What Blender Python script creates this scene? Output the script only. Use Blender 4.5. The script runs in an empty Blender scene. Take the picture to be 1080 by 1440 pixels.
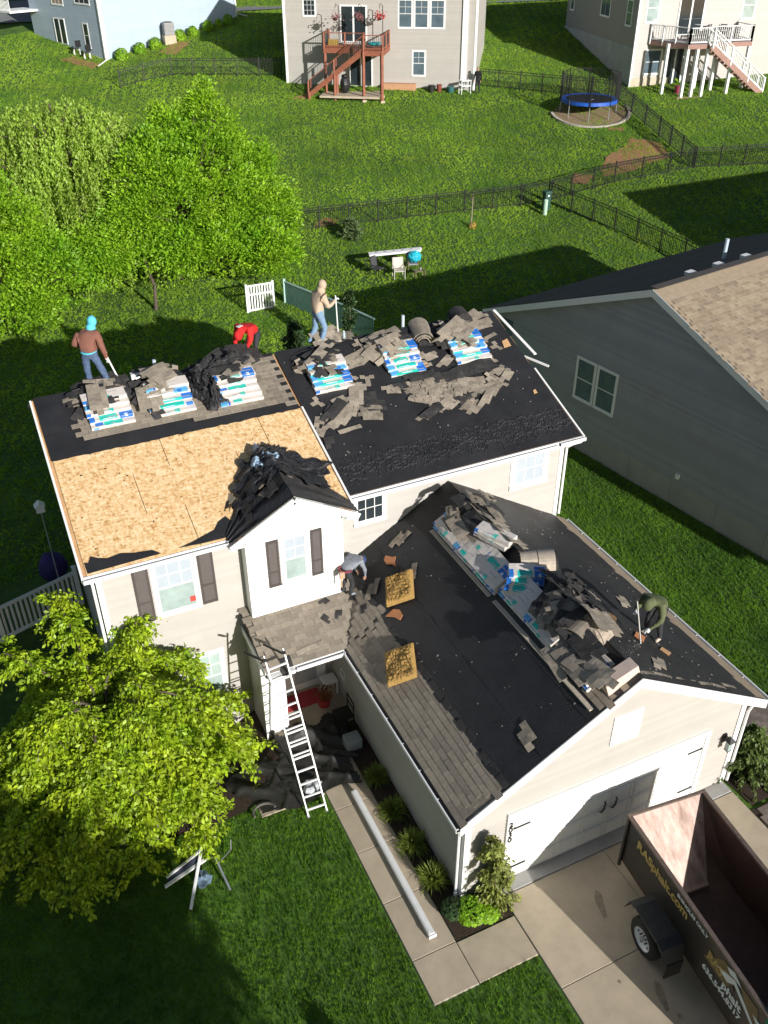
import bpy, bmesh, math, random
import numpy as np
from mathutils import Vector, Matrix
random.seed(7); rng = np.random.default_rng(7)
sc = bpy.context.scene
col = sc.collection
R_ = math.radians
# ---------------- camera, world, sun, exposure ----------------
YAW, PITCH, ROLL = 0.4383, 0.5987, -0.0048
f = Vector((math.sin(YAW)*math.cos(PITCH), math.cos(YAW)*math.cos(PITCH), -math.sin(PITCH)))
r0 = Vector((math.cos(YAW), -math.sin(YAW), 0)); u0 = r0.cross(f)
r = r0*math.cos(ROLL)+u0*math.sin(ROLL); u = u0*math.cos(ROLL)-r0*math.sin(ROLL)
cd = bpy.data.cameras.new('camera'); cam = bpy.data.objects.new('camera', cd); col.objects.link(cam)
cam.matrix_world = Matrix(((r.x, u.x, -f.x, -0.577), (r.y, u.y, -f.y, -16.024), (r.z, u.z, -f.z, 17.378), (0, 0, 0, 1)))
cd.sensor_fit = 'VERTICAL'; cd.sensor_height = 36; cd.sensor_width = 27; cd.lens = 36*1275.85/1440
cd.clip_start = .1; cd.clip_end = 2000
sc.camera = cam
sc.render.resolution_x = 768; sc.render.resolution_y = 1024
SUN_EL, SUN_PHI = 18.6, 11.5
w = bpy.data.worlds.new('World'); sc.world = w; w.use_nodes = True
nt = w.node_tree; bg = nt.nodes['Background']
sky = nt.nodes.new('ShaderNodeTexSky'); sky.sky_type = 'NISHITA'; sky.sun_disc = False
sky.sun_elevation = R_(SUN_EL); sky.sun_rotation = R_(180-SUN_PHI)
nt.links.new(sky.outputs[0], bg.inputs[0]); bg.inputs[1].default_value = .065
sd = bpy.data.lights.new('sun', 'SUN'); sd.energy = 5.0; sd.angle = R_(.5); sd.color = (1, .972, .93)
so = bpy.data.objects.new('sun', sd); col.objects.link(so)
tosun = Vector((math.sin(R_(SUN_PHI))*math.cos(R_(SUN_EL)), -math.cos(R_(SUN_PHI))*math.cos(R_(SUN_EL)), math.sin(R_(SUN_EL))))
so.rotation_euler = tosun.to_track_quat('Z', 'Y').to_euler()
so.location = (10, -30, 40)
sc.view_settings.view_transform = 'Standard'; sc.view_settings.look = 'None'
sc.view_settings.exposure = 0.30; sc.view_settings.gamma = 1
try: sc.view_settings.use_curve_mapping = False
except Exception: pass
# ---------------- materials ----------------
MATS = {}
def M(name, c, rough=.75, var=.12, sc_=3., bump=0., bs=30., metal=0., rand=0., isl=0., trans=0., c2=None, spec=None, stretch=None, coat=0):
    if name in MATS: return MATS[name]
    m = bpy.data.materials.new(name); m.use_nodes = True; n = m.node_tree.nodes; l = m.node_tree.links
    b = n['Principled BSDF']; b.inputs['Roughness'].default_value = rough; b.inputs['Metallic'].default_value = metal
    if spec is not None: b.inputs['Specular IOR Level'].default_value = spec
    if coat: b.inputs['Coat Weight'].default_value = coat
    tc = n.new('ShaderNodeTexCoord'); src = tc.outputs['Object']
    if stretch:
        mp = n.new('ShaderNodeMapping'); mp.inputs['Scale'].default_value = stretch; l.new(src, mp.inputs[0]); src = mp.outputs[0]
    no = n.new('ShaderNodeTexNoise'); no.inputs['Scale'].default_value = sc_; no.inputs['Detail'].default_value = 6; no.inputs['Roughness'].default_value = .65
    l.new(src, no.inputs['Vector'])
    rp = n.new('ShaderNodeValToRGB'); rp.color_ramp.elements[0].position = .3; rp.color_ramp.elements[1].position = .7
    if c2 is None: ca = [x*(1-var) for x in c]; cb = [min(1, x*(1+var)) for x in c]
    else: ca, cb = c, c2
    rp.color_ramp.elements[0].color = (*ca, 1); rp.color_ramp.elements[1].color = (*cb, 1)
    l.new(no.outputs['Fac'], rp.inputs[0]); out = rp.outputs[0]
    for amt, kind in ((rand, 'o'), (isl, 'i')):
        if amt:
            if kind == 'o': q = n.new('ShaderNodeObjectInfo'); v = q.outputs['Random']
            else: q = n.new('ShaderNodeNewGeometry'); v = q.outputs['Random Per Island']
            mr = n.new('ShaderNodeMapRange'); mr.inputs[3].default_value = 1-amt; mr.inputs[4].default_value = 1+amt
            l.new(v, mr.inputs[0]); h = n.new('ShaderNodeHueSaturation'); l.new(mr.outputs[0], h.inputs['Value']); l.new(out, h.inputs['Color'])
            out = h.outputs[0]
    l.new(out, b.inputs['Base Color'])
    if bump:
        n2 = n.new('ShaderNodeTexNoise'); n2.inputs['Scale'].default_value = bs; n2.inputs['Detail'].default_value = 4
        l.new(src, n2.inputs['Vector']); bu = n.new('ShaderNodeBump'); bu.inputs['Strength'].default_value = min(1, bump); bu.inputs['Distance'].default_value = .02*max(1, bump)
        l.new(n2.outputs['Fac'], bu.inputs['Height']); l.new(bu.outputs[0], b.inputs['Normal'])
    if trans:
        t = n.new('ShaderNodeBsdfTranslucent'); l.new(out, t.inputs[0]); mx = n.new('ShaderNodeMixShader'); mx.inputs[0].default_value = trans
        l.new(b.outputs[0], mx.inputs[1]); l.new(t.outputs[0], mx.inputs[2]); l.new(mx.outputs[0], n['Material Output'].inputs[0])
    MATS[name] = m; return m
def glass(name, c, rough=.08):
    return M(name, c, rough, .25, 1.5, spec=.6)
def nodes_of(m): return m.node_tree.nodes, m.node_tree.links
siding_c = M('beige vinyl siding', (.43, .405, .37), .55, .04, 2, isl=.035)
siding_w = M('white vinyl siding', (.80, .80, .78), .5, .03, 2)
siding_g = M('grey vinyl siding', (.31, .32, .33), .55, .06, 1.5, isl=.07)
siding_b = M('light blue siding', (.40, .48, .56), .55, .05, 1.5, isl=.03)
white = M('white vinyl trim', (.82, .82, .80), .45, .04, 4)
whitem = M('white painted metal', (.80, .80, .79), .35, .05, 6)
alu = M('aluminium', (.62, .63, .65), .35, .1, 8, metal=.8)
shut = M('brown shutter', (.075, .062, .058), .5, .1, 8)
felt = M('black roofing felt', (.018, .018, .020), .62, .35, 1.3, bump=.5, bs=22, isl=.12)
felt2 = M('dusty black roofing felt', (.028, .027, .027), .6, .5, .8, bump=.5, bs=14, isl=.1)
shing = M('weathered taupe shingle', (.30, .255, .20), .9, .2, 9, bump=.5, bs=120, rand=.16, isl=.2)
shing_u = M('dark shingle underside', (.035, .033, .032), .85, .35, 6, bump=.4, bs=60, isl=.3)
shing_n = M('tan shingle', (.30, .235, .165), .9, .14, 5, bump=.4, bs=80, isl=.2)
shing_d = M('dark brown and shaded shingle', (.07, .06, .055), .9, .2, 5, bump=.4, bs=80, isl=.2)  # own tone on the blue house roof; painted shade on the neighbour's back slope
conc = M('concrete', (.47, .39, .285), .85, .12, 2.2, bump=.25, bs=60, rand=.05)
conc_g = M('grey concrete', (.36, .35, .33), .85, .12, 1.2, bump=.25, bs=30)
soil = M('brown mulch', (.045, .028, .018), .95, .5, 25, bump=1, bs=45)
dirt = M('bare clay soil', (.30, .15, .07), .95, .3, 5, bump=.8, bs=20)
blackmetal = M('black powder coated metal', (.012, .012, .013), .45, .2, 5)
rubber = M('tyre rubber', (.018, .018, .018), .8, .2, 10, bump=.3, bs=60)
tarpm = M('black tarpaulin', (.022, .021, .018), .5, .3, 2, bump=.3, bs=30)
wood_red = M('red brown stained timber', (.26, .085, .045), .7, .22, 4, bump=.3, bs=40)
wood_mau = M('mauve brown timber', (.33, .19, .15), .7, .15, 4, bump=.3, bs=40)
ply = M('raw plywood', (.55, .33, .16), .8, .2, 5, bump=.2, bs=40)
foam = M('yellow foam cushion', (.46, .29, .09), .95, .3, 18, bump=1.2, bs=22, c2=(.34, .19, .05))
orange = M('terracotta orange scrap', (.55, .23, .10), .8, .12, 6)
steel_br = M('scratched brown steel', (.17, .095, .07), .45, .3, 2.2, metal=.2, c2=(.46, .33, .27), bump=.1, bs=20, stretch=(3, 1, 1))
steel_in = M('dark rusty brown steel', (.055, .030, .024), .55, .3, 3, metal=.25, bump=.15, bs=12)
trailer_p = M('black trailer paint', (.022, .019, .017), .4, .25, 3, coat=.2)
glass_l = glass('pale window glass', (.34, .42, .40))
glass_d = glass('dark window glass', (.025, .035, .04), .05)
glass_b = glass('blue grey window glass', (.10, .14, .17), .05)
leaf_y = M('yellow green leaves', (.24, .42, .018), .5, .3, 1.6, isl=.4, trans=.42, c2=(.48, .58, .025))
leaf_m = M('fresh green leaves', (.20, .44, .02), .5, .3, .5, c2=(.38, .58, .03), isl=.38, trans=.45)
leaf_w = M('willow green leaves', (.36, .52, .07), .5, .25, .5, isl=.28, trans=.45)
leaf_d = M('dark green leaves', (.035, .075, .018), .6, .3, 2, isl=.35, trans=.15)
leaf_e = M('golden green conifer sprays', (.22, .25, .05), .6, .35, 3, isl=.35, trans=.2)
bark = M('grey brown bark', (.10, .075, .055), .9, .3, 8, bump=.8, bs=30)
stone = M('weathered block stone', (.36, .32, .27), .9, .2, 4, bump=.6, bs=25, rand=.15)
paver = M('brown grey paver', (.20, .165, .14), .9, .15, 5, bump=.3, bs=50, rand=.2)
# OSB
def make_osb():
    m = M('oriented strand board', (.62, .40, .19), .8, .1, 4, rand=.05)
    n, l = nodes_of(m); b = n['Principled BSDF']
    tc = n.new('ShaderNodeTexCoord'); cols = []
    prev = None
    for i, (sx, sy, rot) in enumerate(((9, 26, .3), (24, 10, -.5), (16, 19, 1.1))):
        mp = n.new('ShaderNodeMapping'); mp.inputs['Scale'].default_value = (sx, sy, 6); mp.inputs['Rotation'].default_value = (0, 0, rot)
        l.new(tc.outputs['Object'], mp.inputs[0]); vo = n.new('ShaderNodeTexVoronoi'); vo.inputs['Scale'].default_value = 1.; l.new(mp.outputs[0], vo.inputs['Vector'])
        sp = n.new('ShaderNodeSeparateColor'); l.new(vo.outputs['Color'], sp.inputs[0]); cols.append(sp.outputs[0])
    a = n.new('ShaderNodeMath'); a.operation = 'ADD'; l.new(cols[0], a.inputs[0]); l.new(cols[1], a.inputs[1])
    a2 = n.new('ShaderNodeMath'); a2.operation = 'ADD'; l.new(a.outputs[0], a2.inputs[0]); l.new(cols[2], a2.inputs[1])
    mu = n.new('ShaderNodeMath'); mu.operation = 'DIVIDE'; mu.inputs[1].default_value = 3; l.new(a2.outputs[0], mu.inputs[0])
    rp = n.new('ShaderNodeValToRGB'); e = rp.color_ramp.elements; e[0].position = .1; e[0].color = (.42, .22, .075, 1); e[1].position = .85; e[1].color = (.86, .66, .40, 1)
    k = e.new(.35); k.color = (.66, .42, .19, 1); l.new(mu.outputs[0], rp.inputs[0]); l.new(rp.outputs[0], b.inputs['Base Color'])
    return m
osb = make_osb()
def make_wrap(seed):
    # printed bundle wrapper: uv driven flat print (u along the bundle, v around the front)
    m = M('printed shingle wrapper %d' % seed, (.66, .60, .55), .5, .08, 5)
    n, l = nodes_of(m); b = n['Principled BSDF']; uv = n.new('ShaderNodeUVMap'); sp = n.new('ShaderNodeSeparateXYZ'); l.new(uv.outputs[0], sp.inputs[0])
    cur = b.inputs['Base Color'].links[0].from_socket
    def band(u0_, u1_, v0_, v1_, c, cur):
        def cmp(s, a, bb):
            g = n.new('ShaderNodeMath'); g.operation = 'GREATER_THAN'; l.new(s, g.inputs[0]); g.inputs[1].default_value = a
            k = n.new('ShaderNodeMath'); k.operation = 'LESS_THAN'; l.new(s, k.inputs[0]); k.inputs[1].default_value = bb
            q = n.new('ShaderNodeMath'); q.operation = 'MULTIPLY'; l.new(g.outputs[0], q.inputs[0]); l.new(k.outputs[0], q.inputs[1]); return q.outputs[0]
        q = n.new('ShaderNodeMath'); q.operation = 'MULTIPLY'; l.new(cmp(sp.outputs[0], u0_, u1_), q.inputs[0]); l.new(cmp(sp.outputs[1], v0_, v1_), q.inputs[1])
        mx = n.new('ShaderNodeMix'); mx.data_type = 'RGBA'; l.new(q.outputs[0], mx.inputs[0]); l.new(cur, mx.inputs[6]); mx.inputs[7].default_value = (*c, 1); return mx.outputs[2]
    teal = (.02, .50, .42); blue = (.02, .16, .55); lb = (.10, .38, .70)
    sets = [[(0, .12, .3, .8, blue), (.22, .62, .35, .75, teal), (.68, .98, .1, .9, blue), (.79, .86, .35, .65, (.6, .7, .85))],
            [(0, .16, .2, .7, lb), (.3, .5, .4, .7, teal), (.17, .22, .2, .7, blue)],
            [(.0, .24, .3, .9, lb), (.15, .78, .12, .6, teal), (.76, 1, .2, .95, blue)],
            [(0, .1, .2, .6, blue), (.5, .62, .4, .7, teal)],
            [(0, .2, .25, .85, lb), (.25, .8, .3, .7, teal), (.84, 1, .1, .6, blue)],
            [(.05, .16, .15, .5, lb), (.3, .72, .55, .9, teal), (.1, .28, .6, .9, blue)],
            [(.0, .3, .1, .4, teal), (.62, .95, .3, .8, lb), (.7, .8, .42, .66, blue)]][seed]
    ln = (.42, .40, .40)
    rs = random.Random(seed); sets = sets+[(a_, a_+rs.uniform(.06, .3), v_, v_+.035, ln) for a_, v_ in [(rs.uniform(.05, .8), rs.uniform(.1, .95)) for _ in range(9)]]+[(.3, .58, .5, .56, (.6, .75, .72))]
    for s in sets: cur = band(*s, cur)
    l.new(cur, b.inputs['Base Color']); return m
wraps = [make_wrap(i) for i in range(7)]
def make_lawn():
    m = M('lawn turf', (.030, .075, .010), .95, .3, .7, bump=1, bs=9); n, l = nodes_of(m); b = n['Principled BSDF']
    tc = n.new('ShaderNodeTexCoord')
    def noise(s, d=5):
        q = n.new('ShaderNodeTexNoise'); q.inputs['Scale'].default_value = s; q.inputs['Detail'].default_value = d; q.inputs['Roughness'].default_value = .7; l.new(tc.outputs['Object'], q.inputs['Vector']); return q.outputs['Fac']
    rp = n.new('ShaderNodeValToRGB'); e = rp.color_ramp.elements; e[0].position = .30; e[0].color = (.028, .080, .009, 1); e[1].position = .72; e[1].color = (.10, .20, .02, 1)
    l.new(noise(2.2, 8), rp.inputs[0])
    rp2 = n.new('ShaderNodeValToRGB'); e = rp2.color_ramp.elements; e[0].position = .35; e[0].color = (.6, .6, .6, 1); e[1].position = .7; e[1].color = (1.35, 1.25, 1.1, 1)
    l.new(noise(.13, 4), rp2.inputs[0]); mx = n.new('ShaderNodeMix'); mx.data_type = 'RGBA'; mx.blend_type = 'MULTIPLY'; mx.inputs[0].default_value = 1; l.new(rp.outputs[0], mx.inputs[6]); l.new(rp2.outputs[0], mx.inputs[7])
    rp3 = n.new('ShaderNodeValToRGB'); e = rp3.color_ramp.elements; e[0].position = .66; e[0].color = (0, 0, 0, 1); e[1].position = .80; e[1].color = (1, 1, 1, 1); l.new(noise(.9, 7), rp3.inputs[0])
    mx2 = n.new('ShaderNodeMix'); mx2.data_type = 'RGBA'; l.new(rp3.outputs[0], mx2.inputs[0]); l.new(mx.outputs[2], mx2.inputs[6]); mx2.inputs[7].default_value = (.17, .16, .05, 1)
    l.new(mx2.outputs[2], b.inputs['Base Color']); return m
lawn_m = make_lawn()
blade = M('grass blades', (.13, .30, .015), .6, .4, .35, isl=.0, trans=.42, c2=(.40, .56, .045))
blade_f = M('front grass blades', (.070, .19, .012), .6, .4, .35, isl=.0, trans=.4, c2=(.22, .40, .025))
# ---------------- helpers ----------------
def tag(o, label=None, cat=None, group=None, kind=None):
    if label: o['label'] = label
    if cat: o['category'] = cat
    if group: o['group'] = group
    if kind: o['kind'] = kind
    return o
def thing(name, label, cat, loc=(0, 0, 0), rz=0, group=None):
    o = bpy.data.objects.new(name, None); col.objects.link(o); o.location = loc; o.rotation_euler = (0, 0, rz); o.empty_display_size = .2
    return tag(o, label, cat, group)
class MB:
    def __init__(s): s.v = []; s.f = []; s.mi = []; s.uv = {}
    def add(s, vs, fs, mi=0):
        k = len(s.v); s.v.extend([tuple(p) for p in vs])
        for q in fs: s.f.append(tuple(i+k for i in q)); s.mi.append(mi)
        return s
    def quad(s, a, b, c, d, mi=0): return s.add([a, b, c, d], [(0, 1, 2, 3)], mi)
    def box(s, c, sz, rot=None, mi=0):
        hx, hy, hz = sz[0]/2, sz[1]/2, sz[2]/2
        vs = [Vector((x, y, z)) for x in (-hx, hx) for y in (-hy, hy) for z in (-hz, hz)]
        if rot is not None: vs = [rot @ p for p in vs]
        c = Vector(c); vs = [p+c for p in vs]
        return s.add(vs, [(0, 1, 3, 2), (4, 6, 7, 5), (0, 4, 5, 1), (2, 3, 7, 6), (0, 2, 6, 4), (1, 5, 7, 3)], mi)
    def bb(s, x0, x1, y0, y1, z0, z1, mi=0): return s.box(((x0+x1)/2, (y0+y1)/2, (z0+z1)/2), (abs(x1-x0), abs(y1-y0), abs(z1-z0)), None, mi)
    def slab(s, pts, n, t, mi=0):
        # polygon extruded by t along -n
        n = Vector(n).normalized(); a = [Vector(p) for p in pts]; b = [p-n*t for p in a]; k = len(a)
        return s.add(a+b, [tuple(range(k)), tuple(range(2*k-1, k-1, -1))]+[(i, (i+1) % k+0, (i+1) % k+k, i+k)[::-1] for i in range(k)], mi)
    def bar(s, a, b, w_, h_, mi=0, up=(0, 0, 1)):
        a = Vector(a); b = Vector(b); d = (b-a); L = d.length
        if L < 1e-6: return s
        d /= L; up = Vector(up)
        if abs(d.dot(up)) > .98: up = Vector((1, 0, 0))
        x = d.cross(up).normalized(); z = x.cross(d)
        return s.box((a+b)/2, (w_, L, h_), Matrix((x, d, z)).transposed(), mi)
    def tube(s, pts, rad, n=6, mi=0, cap=True):
        pts = [Vector(p) for p in pts]; rs = rad if isinstance(rad, (list, tuple)) else [rad]*len(pts); rings = []
        px = None
        for i, p in enumerate(pts):
            d = (pts[min(i+1, len(pts)-1)]-pts[max(i-1, 0)]).normalized()
            if px is None: px = d.cross(Vector((0, 0, 1)) if abs(d.z) < .95 else Vector((1, 0, 0))).normalized()
            px = (px-d*px.dot(d)).normalized(); py = d.cross(px)
            rings.append([p+(px*math.cos(t)+py*math.sin(t))*rs[i] for t in [2*math.pi*k/n for k in range(n)]])
        vs = [q for g in rings for q in g]; fs = []
        for i in range(len(rings)-1):
            for k in range(n): fs.append((i*n+k, i*n+(k+1) % n, (i+1)*n+(k+1) % n, (i+1)*n+k))
        if cap: fs.append(tuple(range(n-1, -1, -1))); fs.append(tuple(range((len(rings)-1)*n, len(rings)*n)))
        return s.add(vs, fs, mi)
    def ell(s, c, rad, nu=12, nv=8, mi=0, jit=0, rot=None):
        c = Vector(c); vs = []; fs = []
        for j in range(nv+1):
            for i in range(nu):
                a = 2*math.pi*i/nu; b = math.pi*j/nv; k = 1+random.uniform(-jit, jit)
                p = Vector((rad[0]*math.cos(a)*math.sin(b)*k, rad[1]*math.sin(a)*math.sin(b)*k, rad[2]*math.cos(b)*k))
                vs.append((rot @ p if rot is not None else p)+c)
        for j in range(nv):
            for i in range(nu): fs.append((j*nu+i, (j+1)*nu+i, (j+1)*nu+(i+1) % nu, j*nu+(i+1) % nu))
        return s.add(vs, fs, mi)
    def grid(s, fn, nu, nv, mi=0):
        vs = [fn(i/nu, j/nv) for j in range(nv+1) for i in range(nu+1)]
        return s.add(vs, [(j*(nu+1)+i, j*(nu+1)+i+1, (j+1)*(nu+1)+i+1, (j+1)*(nu+1)+i) for j in range(nv) for i in range(nu)], mi)
    def mesh(s, name, mats, smooth=False):
        me = bpy.data.meshes.new(name); me.from_pydata(s.v, [], s.f)
        for m in (mats if isinstance(mats, (list, tuple)) else [mats]): me.materials.append(m)
        if any(s.mi): me.polygons.foreach_set('material_index', s.mi)
        if smooth: me.polygons.foreach_set('use_smooth', [True]*len(s.f))
        me.update(); return me
    def build(s, name, mats, parent=None, world=True, smooth=False, bevel=0, kind=None, label=None):
        o = bpy.data.objects.new(name, s.mesh(name, mats, smooth)); return put(o, parent, world, bevel, kind, label)
def put(o, parent=None, world=True, bevel=0, kind=None, label=None):
    col.objects.link(o)
    if parent is not None:
        o.parent = parent
        if world:
            root = parent; ch = Matrix.Identity(4)
            if parent.parent is None:
                ch = Matrix.Translation(parent.location) @ parent.rotation_euler.to_matrix().to_4x4()
                o.matrix_parent_inverse = ch.inverted()
            # a part of a part: the parent part already sits at world identity unless it was placed itself
            else:
                o.matrix_parent_inverse = Matrix.Identity(4)
                if parent.get('_placed'): pass
    if bevel:
        b = o.modifiers.new('bevel', 'BEVEL'); b.width = bevel; b.segments = 2; b.limit_method = 'ANGLE'
    if kind: o['kind'] = kind
    if label: o['label'] = label
    return o
def smesh(me, name, loc, mat3=None, parent=None):
    # shared-mesh piece with its own transform under an unrotated/unmoved world identity (parent = Empty at world origin offset handled)
    o = bpy.data.objects.new(name, me); col.objects.link(o)
    M4 = Matrix.Translation(loc) @ (mat3.to_4x4() if mat3 is not None else Matrix.Identity(4))
    if parent is not None:
        o.parent = parent
        if parent.parent is None:
            ch = Matrix.Translation(parent.location) @ parent.rotation_euler.to_matrix().to_4x4()
            M4 = ch.inverted() @ M4
    o.matrix_basis = M4; return o
def copy_tree(o, parent=None):
    c = o.copy(); col.objects.link(c)
    if parent is not None: c.parent = parent
    for ch in list(o.children): copy_tree(ch, c)
    return c
def terr(x, y):
    s = .5*x+.87*y; k = (s-31)/3.
    z = .54*(k+math.log1p(math.exp(-k)) if k > 0 else math.log1p(math.exp(k)))
    if s > 82: z = .18*51+ (z-.18*51)*.15
    def sm(t): t = max(0, min(1, t)); return t*t*(3-2*t)
    z -= .4*sm((3.5-x)/.7)*sm((y+1.9)/1.2)*sm((16-y)/6)
    return z
class Fr:
    """wall frame: origin, u direction (angle), outward normal = u rotated -90 deg"""
    def __init__(s, o, ang): s.o = Vector(o); s.U = Vector((math.cos(ang), math.sin(ang), 0)); s.N = Vector((s.U.y, -s.U.x, 0)); s.Z = Vector((0, 0, 1)); s.R = Matrix((s.U, s.N*-1, s.Z)).transposed()
    def p(s, u_, z, d=0): return s.o+s.U*u_+s.N*d+s.Z*z
    def box(s, mb, u0_, u1_, z0, z1, d0, d1, mi=0): return mb.box(s.p((u0_+u1_)/2, (z0+z1)/2, (d0+d1)/2), (abs(u1_-u0_), abs(d1-d0), abs(z1-z0)), s.R, mi)
def siding(fr, lo, hi, z0, z1, course=.11, mb=None, t=.02):
    mb = mb or MB(); z = z0
    while z < z1-1e-4:
        zt = min(z+course, z1)
        a0, a1 = lo(z), hi(z); b0, b1 = lo(zt), hi(zt)
        if a1 > a0:
            if b1 < b0: b0 = b1 = (b0+b1)/2
            mb.quad(fr.p(a0, z, t), fr.p(a1, z, t), fr.p(b1, zt, .003), fr.p(b0, zt, .003))
            mb.quad(fr.p(a0, z, .0), fr.p(a1, z, .0), fr.p(a1, z, t), fr.p(a0, z, t))
        z = zt
    return mb
def window(parent, fr, u0_, u1_, z0, z1, glassm, grid=(0, 0), lower=True, trim=.09, dep=.04, name='window', uppergrid=True, glass_u=None):
    """double hung window: window (frame) > sash rails, panes, muntins"""
    mb = MB(); d = dep
    fr.box(mb, u0_-trim, u1_+trim, z1, z1+trim, 0, d); fr.box(mb, u0_-trim, u1_+trim, z0-trim, z0, 0, d+.02)
    fr.box(mb, u0_-trim, u0_, z0, z1, 0, d-.004); fr.box(mb, u1_, u1_+trim, z0, z1, 0, d-.004)
    wn = mb.build(name, white, parent, bevel=.006)
    zm = (z0+z1)/2
    def pane(a, b, c, e, g): m_ = MB(); fr.box(m_, a, b, c, e, .016, .022); m_.build('pane', g, wn)
    def rails(a, b, c, e, dd):
        m_ = MB(); t = .035
        fr.box(m_, a, b, c, c+t, .0, dd); fr.box(m_, a, b, e-t, e, .0, dd); fr.box(m_, a, a+t, c+t, e-t, 0, dd); fr.box(m_, b-t, b, c+t, e-t, 0, dd); m_.build('sash', white, wn)
    def munt(a, b, c, e, dd, nx, nz):
        if nx+nz == 0: return
        m_ = MB()
        for i in range(1, nx+1): x = a+(b-a)*i/(nx+1); fr.box(m_, x-.009, x+.009, c+.03, e-.03, .02, dd)
        for i in range(1, nz+1): z = c+(e-c)*i/(nz+1); fr.box(m_, a+.03, b-.03, z-.009, z+.009, .02, dd-.002)
        m_.build('muntin', white, wn)
    if lower:
        pane(u0_+.03, u1_-.03, z0+.03, zm, glassm); pane(u0_+.03, u1_-.03, zm, z1-.03, glass_u or glassm)
        rails(u0_, u1_, z0, zm+.02, .032); rails(u0_, u1_, zm-.012, z1, .036)
        munt(u0_, u1_, zm, z1, .034, *grid)
    else:
        pane(u0_+.03, u1_-.03, z0+.03, z1-.03, glassm); rails(u0_, u1_, z0, z1, .034); munt(u0_, u1_, z0, z1, .032, *grid)
    return wn
# ================= SETTING =================
def axis(a, b, c, d, st, big):
    v = list(np.arange(a, b, big))+list(np.arange(b, c, st))+list(np.arange(c, d+.1, big)); return v
xs_ = axis(-120, -12, 64, 260, .4, 9); ys_ = axis(-60, -14, 84, 300, .4, 9)
me = bpy.data.meshes.new('lawn')
vs = [(x, y, terr(x, y)+.03*math.sin(x*1.3+y*.7)*math.sin(y*.9-x*.4)*(1 if y > 14 else .3)) for y in ys_ for x in xs_]
nx = len(xs_); fs = [(j*nx+i, j*nx+i+1, (j+1)*nx+i+1, (j+1)*nx+i) for j in range(len(ys_)-1) for i in range(nx-1)]
me.from_pydata(vs, [], fs); me.materials.append(lawn_m); me.polygons.foreach_set('use_smooth', [True]*len(fs))
lawn = bpy.data.objects.new('lawn', me); col.objects.link(lawn); lawn['kind'] = 'structure'
NOGRASS = []   # (xmin,xmax,ymin,ymax) rectangles without turf
def ground_patch(name, pts, mat_, h=.012, step=.35, rag=0., kind='structure'):
    """irregular patch following the terrain"""
    xs = [p[0] for p in pts]; ys = [p[1] for p in pts]
    b = bmesh.new(); P = [Vector((p[0], p[1], 0)) for p in pts]
    q = []
    for i in range(len(P)):
        a, c = P[i], P[(i+1) % len(P)]; k = max(1, int((c-a).length/step))
        for j in range(k):
            t = a.lerp(c, j/k); q.append((t.x+random.uniform(-rag, rag), t.y+random.uniform(-rag, rag)))
    vv = [b.verts.new((x, y, 0)) for x, y in q]; b.faces.new(vv)
    bmesh.ops.triangulate(b, faces=b.faces[:])
    for _ in range(3):
        bmesh.ops.subdivide_edges(b, edges=[e for e in b.edges if e.calc_length() > step*1.4], cuts=1, use_grid_fill=True)
        bmesh.ops.triangulate(b, faces=b.faces[:])
    for v in b.verts: v.co.z = terr(v.co.x, v.co.y)+h+(.03 if v.co.y > 14 else .01)
    m_ = bpy.data.meshes.new(name); b.to_mesh(m_); b.free(); m_.materials.append(mat_)
    o = bpy.data.objects.new(name, m_); col.objects.link(o); o['kind'] = kind; return o
# driveway: slabs with recessed joints
dw = thing('driveway', None, None, (6.4, -12, 0)); dw['kind'] = 'structure'; del_keys = [k for k in ('label', 'category') if k in dw]
m = MB().bb(6.36, 12.6, -30, -6.62, -.12, .02); m.build('joint_bed', conc_g, dw)
def slab_part(par, x0, x1, y0, y1, zt, mat_=conc, g=.008, name='slab'):
    m_ = MB().bb(x0+g, x1-g, y0+g, y1-g, zt-.08, zt); return m_.build(name, mat_, par, bevel=.008)
for (a, b_) in ((6.36, 8.93), (8.93, 12.6)):
    for (c, d) in ((-9.12, -6.98), (-12.2, -9.12), (-15.3, -12.2), (-20, -15.3)): slab_part(dw, a, b_, c, d, .04+.002*(a > 7))
slab_part(dw, 6.36, 12.6, -6.97, -6.63, .055, conc_g)
NOGRASS.append((6.3, 12.7, -30, -5))
wk = thing('front_walk', None, None, (4.4, -5, 0)); wk['kind'] = 'structure'
MB().bb(4.02, 5.0, -8.36, -1.2, -.1, .012).build('joint_bed', conc_g, wk)
ysl = [-2.2, -3.5, -4.74, -6.07, -7.42, -8.36]
for i in range(5): slab_part(wk, 4.02, 5.0, ysl[i+1], ysl[i], .035)
slab_part(wk, 4.02, 5.0, -2.2, -1.2, .035)
slab_part(wk, 5.0, 6.35, -8.36, -7.44, .036)
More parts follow.
